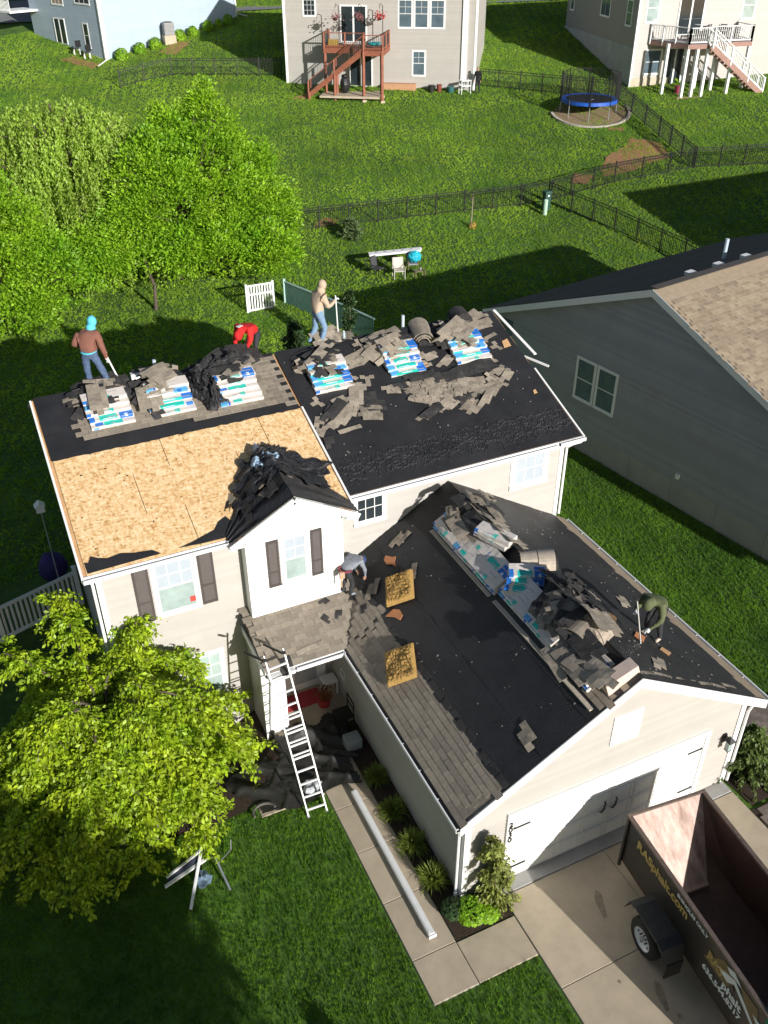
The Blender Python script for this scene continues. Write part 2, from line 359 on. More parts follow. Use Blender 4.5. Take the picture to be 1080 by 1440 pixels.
# short curved walk slab towards the left beneath the tarpaulin
slab_part(wk, 2.45, 4.01, -2.95, -2.15, .03)
NOGRASS += [(3.98, 5.04, -8.4, -1), (5.0, 6.4, -8.4, -7.4), (2.4, 4.05, -3.0, -1)]
ground_patch('planting_bed', [(5.0, -1.3), (5.6, -1.3), (5.6, -6.6), (6.34, -6.6), (6.34, -7.42), (5.02, -7.42)], soil, .02, rag=.0); NOGRASS.append((5.0, 6.36, -7.44, -1))
ground_patch('front_bed', [(-1.6, .3), (3.9, .3), (3.9, -1.3), (2.9, -2.0), (2.2, -2.6), (1.2, -2.75), (.3, -2.6), (-.8, -2.0), (-1.6, -1.0)], soil, .07, rag=.05); NOGRASS.append((-1.7, 3.9, -1.6, 9)); NOGRASS.append((-.6, 2.9, -2.5, 0))
ground_patch('side_bed', [(12.7, -5.9), (13.8, -5.9), (13.9, -7.2), (13.6, -7.5), (12.7, -7.5)], soil, .02, rag=.05); NOGRASS.append((12.6, 13.9, -8.6, -5.9))
for nm, pts in (('bare_soil_patch', [(37.3, 32.2), (38.8, 33.6), (40.6, 34.2), (41.9, 35.2), (43.2, 33.6), (42.3, 31.6), (40.3, 31.4), (38.8, 31.0), (37.0, 31.3)]), ('bare_soil_patch', [(18.2, 33.6), (19.2, 34.4), (19.9, 33.7), (18.9, 33.0)]),
                ('bare_soil_patch', [(24.2, 52.6), (25.4, 53.0), (26.0, 52.4), (24.9, 51.9)]), ('bare_soil_patch', [(34.6, 31.5), (35.6, 32.6), (36.4, 31.8), (35.4, 30.8)]), ('bare_soil_patch', [(41.6, 37.4), (42.5, 37.0), (42.2, 36.3), (41.3, 36.8)]),
                ('bare_soil_patch', [(18, 66.9), (20, 69.2), (21.2, 68.4), (19.2, 66.0)]), ('bare_soil_patch', [(11.6, 69.6), (13.2, 66.6), (12.4, 65.9), (10.4, 69.4)])):
    ground_patch(nm, pts, dirt, .004, .25, .12)
# far roads
def road(name, pts, wd):
    m_ = MB(); n_ = 24; P = [Vector((*p, 0)) for p in pts]
    for i in range(len(P)-1):
        a, b_ = P[i], P[i+1]; d = (b_-a).normalized(); s = Vector((-d.y, d.x, 0))*wd/2
        for j in range(n_):
            q = [a.lerp(b_, j/n_)-s, a.lerp(b_, (j+1)/n_)-s, a.lerp(b_, (j+1)/n_)+s, a.lerp(b_, j/n_)+s]
            m_.add([(p.x, p.y, terr(p.x, p.y)+.12) for p in q], [(0, 1, 2, 3)])
    o = m_.build(name, M('far asphalt', (.19, .19, .20), .9, .1, 1)); o['kind'] = 'structure'; return o
road('road', [(-30, 98), (32, 76), (50, 68), (110, 45)], 6.5)
road('far_pavement', [(-30, 105), (34, 83), (54, 74.5), (110, 54)], 1.6).data.materials[0] = conc_g
# paver patch right of the garage
pp = thing('paver_patio', None, None, (13.5, -7.4, 0)); pp['kind'] = 'structure'
MB().bb(12.62, 14.45, -8.75, -7.55, -.06, .015).build('sand_bed', soil, pp); MB().bb(14.3, 17.4, -7.55, -5.0, -.06, .015).build('sand_bed', soil, pp)
brick_me = MB().box((0, 0, 0), (.2, .1, .05)).mesh('paver', paver)
cnt = 0
for (xa, xb, ya, yb) in ((12.66, 14.4, -8.72, -7.58), (14.34, 16.6, -7.5, -5.0)):
    k = 0; s = .103
    for i in range(int((xb-xa)/s)):
        for j in range(int((yb-ya)/s)):
            x = xa+s/2+i*s; y = ya+s/2+j*s
            t = (i+j) % 4
            if t == 0 and x+s < xb: cx, cy, rz = x+s/2, y, 0
            elif t == 2 and y+s < yb: cx, cy, rz = x, y+s/2, math.pi/2
            else: continue
            if cnt >= 300: continue
            cnt += 1
            smesh(brick_me, 'paver', (cx, cy, .02+random.uniform(-.003, .003)), Matrix.Rotation(rz+random.uniform(-.03, .03), 3, 'Z'), pp)
NOGRASS += [(12.6, 14.5, -8.8, -7.5), (14.25, 17.45, -7.6, -4.95)]

# ================= MAIN HOUSE =================
def zL(y): return 5.68+.325*y
def zRr(y): return 5.68+.3543*(y-.43)
def zGL(x): return 2.85+.5965*(x-5.27)
def zGR(x): return 5.12-.5965*(x-9.08)
def zPO(y): return 2.85+.31*(y+1.46)
nL = Vector((0, -.325, 1)).normalized(); nRr = Vector((0, -.3543, 1)).normalized()
nGL = Vector((-.5965, 0, 1)).normalized(); nGR = Vector((.5965, 0, 1)).normalized(); nPO = Vector((0, -.31, 1)).normalized()
H = thing('two_storey_house', 'beige house with its roof half stripped to bare boards and felt, garage in front', 'house', (6.4, 3, 0))
YR = 5.2; ZR = 7.37
# walls
fm = Fr((0, .35, 0), 0); fr_ = Fr((0, .8, 0), 0); fb = Fr((0, .0, 0), 0); fg = Fr((0, -6.62, 0), 0)
flw = Fr((.3, 8.25, 0), -math.pi/2); frw = Fr((12.55, 0, 0), math.pi/2); fgl = Fr((5.57, .8, 0), -math.pi/2); fgr = Fr((12.58, 0, 0), math.pi/2)
core = MB()
core.bb(.31, 12.54, .81, 8.2, -.6, 5.62); core.bb(.31, 6.15, .36, .9, -.6, 5.6)
core.add([(.31, .4, 5.6), (.31, 8.2, 5.6), (.31, YR, ZR-.14), (12.54, .85, 5.6), (12.54, 8.2, 5.6), (12.54, YR, ZR-.14)], [(0, 1, 2), (3, 5, 4), (0, 2, 5, 3), (1, 4, 5, 2)])
core.build('wall_core', siding_c, H)
wl = siding(fm, lambda z: .3, lambda z: 6.16, -.5, 5.55); wl.build('front_wall', siding_c, H, kind='stuff')
siding(fr_, lambda z: 6.16, lambda z: 12.5, 1.5, 5.6).build('front_wall', siding_c, H, kind='stuff')
def gl(z): return 0 if z < 5.5 else (z-5.5)/.36
siding(flw, lambda z: gl(z)*.6, lambda z: 7.9-gl(z), -.5, 7.2).build('side_wall', siding_c, H, kind='stuff')
siding(frw, lambda z: .85+gl(z), lambda z: 8.2-gl(z)*.6, -.2, 7.2).build('side_wall', siding_c, H, kind='stuff')
# corner boards
cb = MB()
for (x, y) in ((.3, .35), (12.55, .8)):
    (MB().bb(x-.03, x+.09, y-.03, y+.09, -.5, 5.56) if x < 1 else MB().bb(x-.09, x+.03, y-.03, y+.09, .0, 5.56)).build('corner_board', white, H, bevel=.004)
# bump-out (white second floor box)
bm_ = MB(); bm_.bb(3.55, 5.8, .02, .36, 2.9, 5.75); bm_.build('bay_core', siding_w, H)
def bl(z): return 3.53 if z < 5.72 else 3.53+(z-5.72)/.56-.0
def bh(z): return 5.82 if z < 5.72 else 5.82-(z-5.72)/.56
siding(fb, bl, bh, 3.2, 6.36, .11).build('bay_wall', siding_w, H, kind='stuff')
MB().add([(3.4, .03, 5.6), (5.95, .03, 5.6), (4.65, .03, 6.5), (3.4, 3, 5.6), (5.95, 3, 5.6), (4.65, 3, 6.5)], [(0, 1, 2), (0, 2, 5, 3), (1, 4, 5, 2)]).build('bay_gable', siding_w, H)
MB().bb(3.50, 3.60, -.03, .35, 3.1, 5.7).bb(5.76, 5.86, -.03, .35, 3.1, 5.7).bb(3.6, 5.76, -.03, 0.0, 3.2, 3.36).build('bay_corner_board', white, H, bevel=.004)
# window and shutter work
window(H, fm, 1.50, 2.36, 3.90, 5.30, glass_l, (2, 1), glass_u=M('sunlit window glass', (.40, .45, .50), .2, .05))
window(H, fm, 1.85, 2.70, .85, 2.30, glass_l, (2, 1))
window(H, fb, 4.38, 4.93, 4.12, 5.32, glass_l, (1, 1), glass_u=MATS['sunlit window glass'])
window(H, fr_, 6.56, 7.28, 4.60, 5.34, glass_d, (2, 1), lower=False)
window(H, fr_, 11.08, 11.98, 4.45, 5.32, MATS['sunlit window glass'], (2, 1), lower=False, trim=.14)
window(H, flw, 3.4, 4.2, 4.2, 5.4, glass_b, (2, 1))
MB().bb(2.2, 2.33, .318, .324, 4.02, 4.17).build('alarm_sticker', M('red sticker', (.5, .06, .04)), H)
def shutter(fr, a, b, z0, z1):
    m_ = MB(); fr.box(m_, a, b, z0, z1, .01, .03)
    for (c, d) in ((z0, z0+.07), (z1-.07, z1), ((z0+z1)/2-.25, (z0+z1)/2-.19)): fr.box(m_, a+.055, b-.055, c, d, .03, .042)
    fr.box(m_, a, a+.05, z0, z1, .03, .045); fr.box(m_, b-.05, b, z0, z1, .03, .045)
    n_ = int((z1-z0-.1)/.055)
    for i in range(n_):
        z = z0+.08+i*.055
        m_.quad(fr.p(a+.05, z, .042), fr.p(b-.05, z, .042), fr.p(b-.05, z+.05, .031), fr.p(a+.05, z+.05, .031))
    return m_.build('shutter', shut, H)
shutter(fm, 1.03, 1.38, 3.80, 5.34); shutter(fm, 2.48, 2.83, 3.84, 5.36)
shutter(fb, 3.98, 4.27, 4.05, 5.36); shutter(fb, 5.05, 5.33, 4.05, 5.36)
# vent pipe, bath vents
# roof decks
def slabp(name, pts, n_, t, mat_, par=H, **k): return MB().slab(pts, n_, t).build(name, mat_, par, **k)
slabp('roof_deck', [(.02, .0, zL(0)-.02), (6.16, .0, zL(0)-.02), (6.16, YR, ZR-.02), (.02, YR, ZR-.02)], nL, .10, ply)
slabp('roof_deck', [(6.16, .43, zRr(.43)-.02), (12.86, .43, zRr(.43)-.02), (12.86, YR, ZR-.02), (6.16, YR, ZR-.02)], nRr, .10, ply)
slabp('roof_back', [(.02, YR, ZR-.02), (12.86, YR, ZR-.02), (12.86, 8.7, 5.6), (.02, 8.7, 5.6)], Vector((0, .5057, 1)), .1, shing_n)
# OSB sheets (2.44 x 1.22) on the stripped left slope
sl = math.sqrt(1+.325**2)
def sheets():
    y = 0.02; row = 0
    while y < 3.2:
        y1 = min(y+1.22/sl, 3.28); x = .12-(1.22 if row % 2 else 0)*.7
        while x < 6.13:
            xa, xb = max(x, .12), min(x+2.44, 6.13)
            if xb-xa > .1:
                g = .008
                MB().slab([(xa+g, y+g, zL(y+g)+.012), (xb-g, y+g, zL(y+g)+.012), (xb-g, y1-g, zL(y1-g)+.012), (xa+g, y1-g, zL(y1-g)+.012)], nL, .02).build('osb_sheet', osb, H)
            x += 2.44
        y = y1; row += 1
sheets()
# nails / debris specks on the boards
m = MB()
for i in range(60):
    x = random.uniform(.3, 5.9); y = random.uniform(.3, 3.1); s = random.uniform(.01, .03)
    m.box((x, y, zL(y)+.02), (s*random.uniform(.6, 2.2), s, .012), Matrix.Rotation(random.uniform(0, 3), 3, 'Z'))
tag(m.build('roof_debris', felt), kind='stuff')
# felt courses
def felt_strip(pf, n_, x0, x1, y0, y1, rag0=0, rag1=0, mat_=felt, lift=.022, wr=.004, name='felt_strip', nxs=None, vert=False):
    """pf(a,b)->point. strip with wrinkles and ragged ends, a across, b up"""
    na = nxs or max(4, int((x1-x0)/.12)); nb = max(3, int((y1-y0)/.10)); m_ = MB(); ph = random.uniform(0, 9)
    def fn(s, t):
        a = x0+(x1-x0)*s; b_ = y0+(y1-y0)*t
        if t == 0: b_ += random.uniform(-1, 1)*rag0
        if t == 1: b_ += random.uniform(-1, 1)*rag1
        h = lift+wr*(math.sin(a*9+ph+2*math.sin(b_*4))+math.sin(b_*13+a*3+ph))*.5+.006*(1-t)
        return Vector(pf(a, b_))+Vector(n_)*h
    m_.grid(fn, na, nb); return m_.build(name, mat_, H, smooth=True)
pL = lambda x, y: (x, y, zL(y)); pRr = lambda x, y: (x, y, zRr(y))
for i, (a, b_) in enumerate(((3.17, 4.05), (4.0, 4.95), (4.9, 5.22))): felt_strip(pL, nL, .1, 6.12, a, b_, .02 if i == 0 else .01, 0, lift=.03+.004*i)
for i, (a, b_) in enumerate(((1.5, 2.45), (2.4, 3.3), (3.25, 4.2), (4.15, 5.22))): felt_strip(pRr, nRr, 6.2, 12.83, a, b_, .012, 0, lift=.02+.004*i)
# torn bit of felt left on the lower left corner, with its ragged outline
m = MB(); pts = [(.15, .05), (1.7, .08), (1.55, .22), (1.2, .26), (.9, .34), (.62, .30), (.45, .36), (.3, .45), (.22, .3), (.14, .34)]
m.slab([(x, y, zL(y)+.024) for x, y in pts], nL, .004).build('felt_remnant', felt, H)
m = MB(); pts = [(3.1, .05), (2.6, .06), (2.1, .1), (2.4, .16), (2.7, .25), (2.95, .32), (3.1, .5), (3.3, .6), (3.4, .4)]
m.slab([(x, y, zL(y)+.024) for x, y in pts], nL, .004).build('felt_remnant', felt, H)
# wrinkled tar membrane along the right eave
def tar():
    m_ = MB(); nxs = 330; nys = 34; x0, x1, y0, y1 = 6.15, 12.83, .45, 1.56
    hs = np.zeros((nys+1, nxs+1))
    for k in range(420):
        cx = rng.uniform(0, nxs); cy = rng.uniform(12, nys)
        if rng.random() < .75: # vertical ridge
            ln = rng.uniform(4, 14); 
            for j in range(int(ln)):
                jj = int(cy-ln/2+j); ii = int(cx+1.5*math.sin(j*.4+k)); 
                if 0 <= jj <= nys and 0 <= ii <= nxs: hs[jj, ii] = .018*rng.uniform(.6, 1.2)
        else:
            ln = rng.uniform(8, 30)
            for j in range(int(ln)):
                ii = int(cx-ln/2+j); jj = int(cy+1*math.sin(j*.3+k))
                if 0 <= jj <= nys and 0 <= ii <= nxs: hs[jj, ii] = .015
    hs += rng.uniform(0, .003, hs.shape)
    def fn(s, t):
        i = int(round(s*nxs)); j = int(round(t*nys)); x = x0+(x1-x0)*s; y = y0+(y1-y0)*t
        return Vector((x, y, zRr(y)))+nRr*(.012+hs[j, i])
    m_.grid(fn, nxs, nys); m_.build('wrinkled_membrane', felt, H)
tar()
# rake boards, fascia, gutters
def board(a, b_, w_, h_, name='rake_board', mat_=white, par=H): return MB().bar(a, b_, w_, h_).build(name, mat_, par, bevel=.004)
board((.02, -.02, zL(0)-.07), (.02, YR, ZR-.07), .05, .17); board((12.88, 2.9, zRr(2.9)-.05), (12.88, .42, zRr(.43)-.05), .05, .16)
board((6.17, .0, zL(0)-.03), (6.17, 3.2, zL(3.2)-.0), .05, .12)
board((12.86, 3.4, zRr(3.4)-.02), (13.25, 2.75, zRr(2.7)+.12), .05, .05, 'loose_rake_trim'); board((12.86, 5.15, ZR-.08), (12.86, 2.9, zRr(2.9)-.08), .03, .10, 'rake_board', ply)
board((12.93, 5.25, ZR+.02), (13.12, 3.25, zRr(3.2)+.12), .09, .03, 'loose_rake_trim')
def gutter(a, b_, name='gutter', out=(0, -1, 0), par=H, w_=.11, h_=.09):
    a = Vector(a); b_ = Vector(b_); o = Vector(out); Z = Vector((0, 0, 1)); m_ = MB(); t = .012
    def strip(d0, d1, z0, z1, mi=0):
        A = [a+o*d0+Z*z0, a+o*d1+Z*z0, a+o*d1+Z*z1, a+o*d0+Z*z1]; B = [p+(b_-a) for p in A]
        m_.add(A+B, [(0, 1, 2, 3), (7, 6, 5, 4), (0, 4, 5, 1), (1, 5, 6, 2), (2, 6, 7, 3), (3, 7, 4, 0)], mi)
    strip(0, t, -h_, 0); strip(w_-t, w_, -h_, .0); strip(w_-t-.012, w_+.006, -.004, .008); strip(t, w_-t, -h_, -h_+t, 0); strip(t, w_-t, -h_+t, -h_+t+.012, 1)
    L_ = (b_-a).length; k = max(2, int(L_/.75)); d = (b_-a)/L_
    for i in range(k+1):
        c = a+d*min(L_-.02, .02+L_*i/k); m_.box(c+o*w_/2+Z*-.008, (abs(d.x)*.02+abs(o.x)*w_, abs(d.y)*.02+abs(o.y)*w_, .012))
    return m_.build(name, [whitem, M('dark gutter inside', (.05, .05, .055), .8)], par)  # second material darkens the strip along the trough bottom
MB().bb(.05, 3.2, -.018, .03, 5.50, 5.672).build('fascia', white, H); MB().bb(6.2, 12.84, .41, .46, 5.50, 5.672).build('fascia', white, H); MB().bb(.02, 3.2, -.012, .02, 5.673, 5.682).build('drip_edge', whitem, H); MB().bb(6.2, 12.86, .418, .45, 5.673, 5.684).build('drip_edge', whitem, H)
MB().bb(.05, 3.5, .03, .36, 5.50, 5.53).bb(6.2, 12.84, .46, .82, 5.5, 5.53).build('soffit', white, H)
gutter((.02, 0, 5.655), (3.16, 0, 5.655)); gutter((6.22, .43, 5.655), (12.05, .43, 5.655)); gutter((12.12, .43, 5.685), (12.9, .43, 5.685))
MB().tube([(.16, -.05, 5.55), (.16, .1, 5.45), (.2, .29, 5.3), (.2, .29, -.35)], .035, 8).build('downspout', whitem, H)
MB().tube([(12.75, .5, 5.55), (12.72, .6, 5.4), (12.62, .72, 5.25), (12.62, .72, 3.15)], .035, 8).build('downspout', whitem, H)
# bay gable roof: ragged black shingle and felt layers over a small cross gable
def bay_roof():
    pk = Vector((4.65, -.25, 6.52)); el = Vector((3.12, -.25, 5.68)); er = Vector((6.20, -.25, 5.66))
    bk = Vector((4.75, 2.25, 6.50))
    # valley feet on the main slope
    vl = Vector((3.14, .1, 5.72)); vr = Vector((6.14, .15, 5.72))
    for nm, A, B, mm in (('bay_roof_slope', el, vl, felt), ('bay_roof_slope', er, vr, shing_u)):
        def fn(s, t, A=A, B=B):
            a = A.lerp(pk, s); b2 = B.lerp(bk, s); p = a.lerp(b2, t)
            return p+Vector((0, 0, .02+.014*random.random()*(t > .02)+.02*math.sin(t*21+s*5)*(t > .02)))
        m_ = MB(); m_.grid(fn, 22, 26); m_.build(nm, mm, H)
    board(el+Vector((.02, -.02, -.09)), pk+Vector((0, -.02, -.09)), .04, .16); board(er+Vector((-.02, -.02, -.09)), pk+Vector((0, -.02, -.09)), .04, .16)
    MB().bb(3.1, 3.5, -.24, .0, 5.54, 5.58).build('bay_soffit', white, H); MB().bb(5.86, 6.2, -.24, .0, 5.54, 5.58).build('bay_soffit', white, H)
    # crumpled felt heaps around the valleys (pieces pulled loose)
    def piece(cx, cy, w_, l_, rz, amp, mm, tilt=0, zoff=.05, name='torn_felt'):
        ph = random.uniform(0, 9)
        def zs(x, y):
            zb = zL(y); g = 6.56-abs(x-4.65)*.56+.02
            return max(zb, g if (y < 2.75-abs(x-4.65)*1.7) else -9)
        def fn(s, t):
            a = (s-.5)*w_; b2 = (t-.5)*l_; a += .06*math.sin(t*17+ph); b2 += .06*math.sin(s*15+ph)
            x = cx+a*math.cos(rz)-b2*math.sin(rz); y = cy+a*math.sin(rz)+b2*math.cos(rz)
            return Vector((x, y, zs(x, y)+zoff+amp*(math.sin(s*11+ph)*math.cos(t*9+ph*2)*.5+.5)+amp*.22*random.random()+amp*.5*(1-abs(math.sin(s*5+t*7+ph)))**3))
        m_ = MB(); m_.grid(fn, 16, 14); o = m_.build(name, mm, H); return o
    for k, (cx, cy, w_, l_, rz, amp, mm) in enumerate([(4.2, 1.2, .8, 1.1, -.5, .09, felt), (4.85, 1.6, 1.0, .6, .2, .09, felt), (5.45, 1.25, 1.1, .8, -.6, .07, felt), (4.6, 1.0, .7, .8, .2, .10, felt), (3.85, .75, .45, .9, -.7, .05, felt),
                            (5.3, .8, 1.1, .5, -.55, .05, felt), (4.95, 1.85, .5, .4, .8, .08, felt2)]):
        piece(cx, cy, w_, l_, rz, amp, mm)
    for k in range(16):
        s = random.random(); side = random.choice((-1, 1)); x = 4.65+side*(.15+1.2*s); y = random.uniform(-.1, .9+.9*(1-s)); z = 6.56-abs(x-4.65)*.55+.06
        n_ = Vector((side*.56, 0, 1)).normalized(); U = Vector((0, 1, 0)); V = n_.cross(U)
        Rm = Matrix((U, V, n_)).transposed() @ Matrix.Rotation(random.uniform(-.5, .5), 3, 'Z')
        m_ = MB().box((x, y, z+random.uniform(0, .05)), (random.uniform(.15, .4), random.uniform(.1, .2), .01), Rm @ Matrix.Rotation(random.uniform(-.2, .2), 3, 'X'))
        m_.build('torn_shingle', random.choice((shing, shing_u, shing_u)), H)
    m_ = MB(); m_.grid(lambda s, t: Vector((4.25+s*.22+.03*math.sin(t*8), 1.15+t*.4, 6.52+.10*math.sin(s*3)+.05*random.random())), 6, 8); m_.grid(lambda s, t: Vector((4.55+s*.35, 1.35+t*.25+.05*math.sin(s*6), 6.62+.06*random.random())), 7, 5)
    tag(m_.build('plastic_scrap', M('pale blue plastic film', (.32, .45, .58), .35, .2, 6)), 'pale blue plastic scraps caught in the torn black felt on the small gable', 'plastic scrap')
    # rust coloured exposed strip at the left valley
    MB().slab([(3.45, .45, zL(.45)+.04), (3.62, .42, zL(.42)+.04), (4.25, 1.55, zL(1.55)+.04), (4.12, 1.62, zL(1.62)+.04)], nL, .01).build('valley_flashing', M('rusty valley metal', (.25, .09, .035), .8, .4, 7), H)
bay_roof()
# ---------------- garage ----------------
gc = MB(); gc.bb(5.58, 12.57, -6.6, .8, -.1, 2.8); gc.add([(5.58, -6.6, 2.8), (12.57, -6.6, 2.8), (9.08, -6.6, 4.9), (5.58, .8, 2.8), (12.57, .8, 2.8), (9.08, .8, 4.9)], [(0, 1, 2), (0, 2, 5, 3), (1, 4, 5, 2)]); gc.build('garage_core', siding_c, H)
def glo(z): return 5.57 if z < 2.85 else 5.57+(z-2.85)/.5965-.3*(z > 2.85)
def ghi(z): return 12.58 if z < 2.85 else 12.58-(z-2.85)/.5965+.3
g1 = siding(fg, lambda z: 5.57, lambda z: 6.5, 0, 2.2); siding(fg, lambda z: 11.7, lambda z: 12.58, 0, 2.2, mb=g1); siding(fg, lambda z: max(5.57, 5.3+(z-2.85)/.5965), lambda z: min(12.58, 12.85-(z-2.85)/.5965), 2.2, 4.95, mb=g1)
g1.build('garage_front_wall', siding_c, H, kind='stuff')
siding(fgl, lambda z: .0, lambda z: 7.42, 0, 2.75).build('garage_side_wall', siding_c, H, kind='stuff')
siding(fgr, lambda z: -6.62, lambda z: .8, 0, 2.75).build('garage_side_wall', siding_c, H, kind='stuff')
MB().bb(5.53, 5.67, -6.66, -6.52, 0, 2.72).build('corner_board', white, H, bevel=.004); MB().bb(12.48, 12.62, -6.66, -6.52, 0, 2.72).build('corner_board', white, H, bevel=.004)
MB().tube([(5.42, -6.7, 2.7), (5.48, -6.55, 2.55), (5.5, -6.5, 2.45), (5.5, -6.5, .12), (5.42, -6.62, .05)], .04, 8).build('downspout', whitem, H)
MB().tube([(12.72, -6.75, 2.7), (12.7, -6.72, 2.55), (12.66, -6.7, 2.4), (12.66, -6.7, .12)], .035, 8).build('downspout', whitem, H)
slabp('garage_roof_deck', [(5.27, -6.9, zGL(5.27)-.02), (9.08, -6.9, 5.10), (9.08, .8, 5.10), (5.27, .8, zGL(5.27)-.02)], nGL, .08, shing)
slabp('garage_roof_deck', [(9.08, -6.9, 5.10), (12.88, -6.9, zGR(12.88)-.02), (12.88, .8, zGR(12.88)-.02), (9.08, .8, 5.10)], nGR, .08, shing_u)
pGL = lambda y, x: (x, y, zGL(x)); pGR = lambda y, x: (x, y, zGR(x))
for i, (a, b_) in enumerate(((6.15, 7.1), (7.0, 8.05), (7.95, 9.1))): felt_strip(pGL, nGL, -6.88, .78, a, b_, .015, 0, mat_=felt if i else felt, lift=.012+.004*i)
for i, (a, b_) in enumerate(((12.5, 11.6), (11.7, 10.7), (10.8, 9.06))): felt_strip(pGR, nGR, -6.88, .78, a, b_, .015, 0, mat_=felt2, lift=.012+.004*i)
felt_strip(pGR, nGR, -6.88, .78, 12.86, 12.42, .0, .03, mat_=shing_n, lift=.012, name='starter_course')
# fascia, rake, gutters of the garage
def rk(xa, za, xb, zb, wd=.24):
    a = Vector((xa, -6.92, za)); b2 = Vector((xb, -6.92, zb)); n_ = Vector((0, 0, -1))
    return MB().slab([a, b2, b2+n_*wd, a+n_*wd][::1], Vector((0, -1, 0)), .03).build('rake_board', white, H, bevel=.004)
rk(5.25, 2.84, 9.08, 5.115); rk(9.08, 5.115, 12.9, 2.84)
MB().add([(5.3, -6.9, 2.62), (9.08, -6.9, 4.88), (9.08, -6.62, 4.88), (5.3, -6.62, 2.62)], [(0, 1, 2, 3)]).add([(12.86, -6.9, 2.62), (9.08, -6.9, 4.88), (9.08, -6.62, 4.88), (12.86, -6.62, 2.62)], [(0, 1, 2, 3)]).build('soffit', white, H)
MB().bb(5.27, 5.30, -6.9, -1.45, 2.66, 2.84).build('fascia', white, H); MB().bb(12.85, 12.88, -6.9, .8, 2.66, 2.84).build('fascia', white, H); MB().bb(5.30, 5.57, -6.9, -1.45, 2.64, 2.67).build('soffit', white, H)
gutter((5.27, -6.9, 2.82), (5.27, -1.5, 2.82), out=(-1, 0, 0)); gutter((12.89, -6.9, 2.82), (12.89, .75, 2.82), out=(1, 0, 0))
MB().bb(8.88, 9.5, -6.68, -6.63, 3.12, 3.86).bb(8.83, 9.55, -6.66, -6.63, 3.07, 3.91).build('gable_panel', white, H, bevel=.005)
# garage door
gd = MB().bb(6.62, 11.58, -6.66, -6.6, .02, 2.12).build('garage_door', siding_w, H)
pw = 4.96/8
for i in range(8):
    for j in range(4):
        x0 = 6.62+i*pw+.04; z0 = .04+j*.52
        q = MB(); q.bb(x0, x0+pw-.08, -6.675, -6.66, z0+.05, z0+.06); q.bb(x0, x0+pw-.08, -6.675, -6.66, z0+.46, z0+.47); q.bb(x0, x0+.01, -6.675, -6.66, z0+.06, z0+.46); q.bb(x0+pw-.09, x0+pw-.08, -6.675, -6.66, z0+.06, z0+.46)
        q.bb(x0+.05, x0+pw-.13, -6.672, -6.66, z0+.11, z0+.41)
        q.build('door_panel', siding_w, gd)
m = MB()
for z in (.54, 1.06, 1.58): m.bb(6.63, 11.57, -6.664, -6.659, z-.006, z+.006)
m.build('panel_joint', M('grey joint', (.35, .36, .38)), gd)
for z in (1.72, .42):
    for (a, b_) in ((6.66, 7.06), (11.14, 11.54)): MB().bb(a, b_, -6.692, -6.676, z, z+.035).build('hinge_strap', blackmetal, gd)
for x in (8.95, 9.25): MB().tube([(x-.05, -6.68, 1.02), (x-.05, -6.73, 1.06), (x-.01, -6.73, 1.13), (x+.02, -6.73, 1.17), (x-.01, -6.73, 1.22), (x+.03, -6.73, 1.28), (x+.03, -6.68, 1.32)], .018, 6).build('handle', blackmetal, gd)
MB().bb(6.50, 6.62, -6.69, -6.6, 0, 2.12).bb(11.58, 11.70, -6.69, -6.6, 0, 2.12).bb(6.50, 11.70, -6.69, -6.6, 2.12, 2.25).build('door_trim', white, H, bevel=.004)
def text(s, size, M4, mat_, name, parent, ext=.004, bold=0., xs=1.):
    cu = bpy.data.curves.new(name, 'FONT'); cu.body = s; cu.size = size; cu.extrude = ext; cu.offset = bold; cu.align_x = 'LEFT'
    tmp = bpy.data.objects.new('tmp', cu); col.objects.link(tmp); bpy.context.view_layer.update()
    me_ = bpy.data.meshes.new_from_object(tmp.evaluated_get(bpy.context.evaluated_depsgraph_get())); bpy.data.objects.remove(tmp)
    me_.transform(M4 @ Matrix.Diagonal((xs, 1, 1, 1))); me_.materials.clear(); me_.materials.append(mat_)
    return put(bpy.data.objects.new(name, me_), parent)
ROTF = Matrix.Rotation(math.pi/2, 4, 'X')
for i, c in enumerate('2030'): text(c, .2, Matrix.Translation((6.53, -6.70, 1.86-.16*i)) @ ROTF, blackmetal, 'house_number', H, .006, .003)
# wall lantern right of the door
ln = thing('wall_lantern', 'black wall lantern on the beige wall right of the garage door', 'lantern', (12.2, -6.65, 1.7))
MB().bb(12.15, 12.25, -6.68, -6.63, 1.62, 1.85).bar((12.2, -6.66, 1.82), (12.2, -6.82, 1.86), .02, .02).build('bracket', blackmetal, ln)
MB().add([(12.1, -6.92, 1.8), (12.3, -6.92, 1.8), (12.3, -6.72, 1.8), (12.1, -6.72, 1.8), (12.2, -6.82, 1.92)], [(0, 1, 2, 3), (0, 4, 1), (1, 4, 2), (2, 4, 3), (3, 4, 0)]).bb(12.14, 12.26, -6.88, -6.76, 1.5, 1.52).build('cap', blackmetal, ln)
MB().bb(12.145, 12.255, -6.875, -6.765, 1.52, 1.8).build('glass', glass_l, ln)
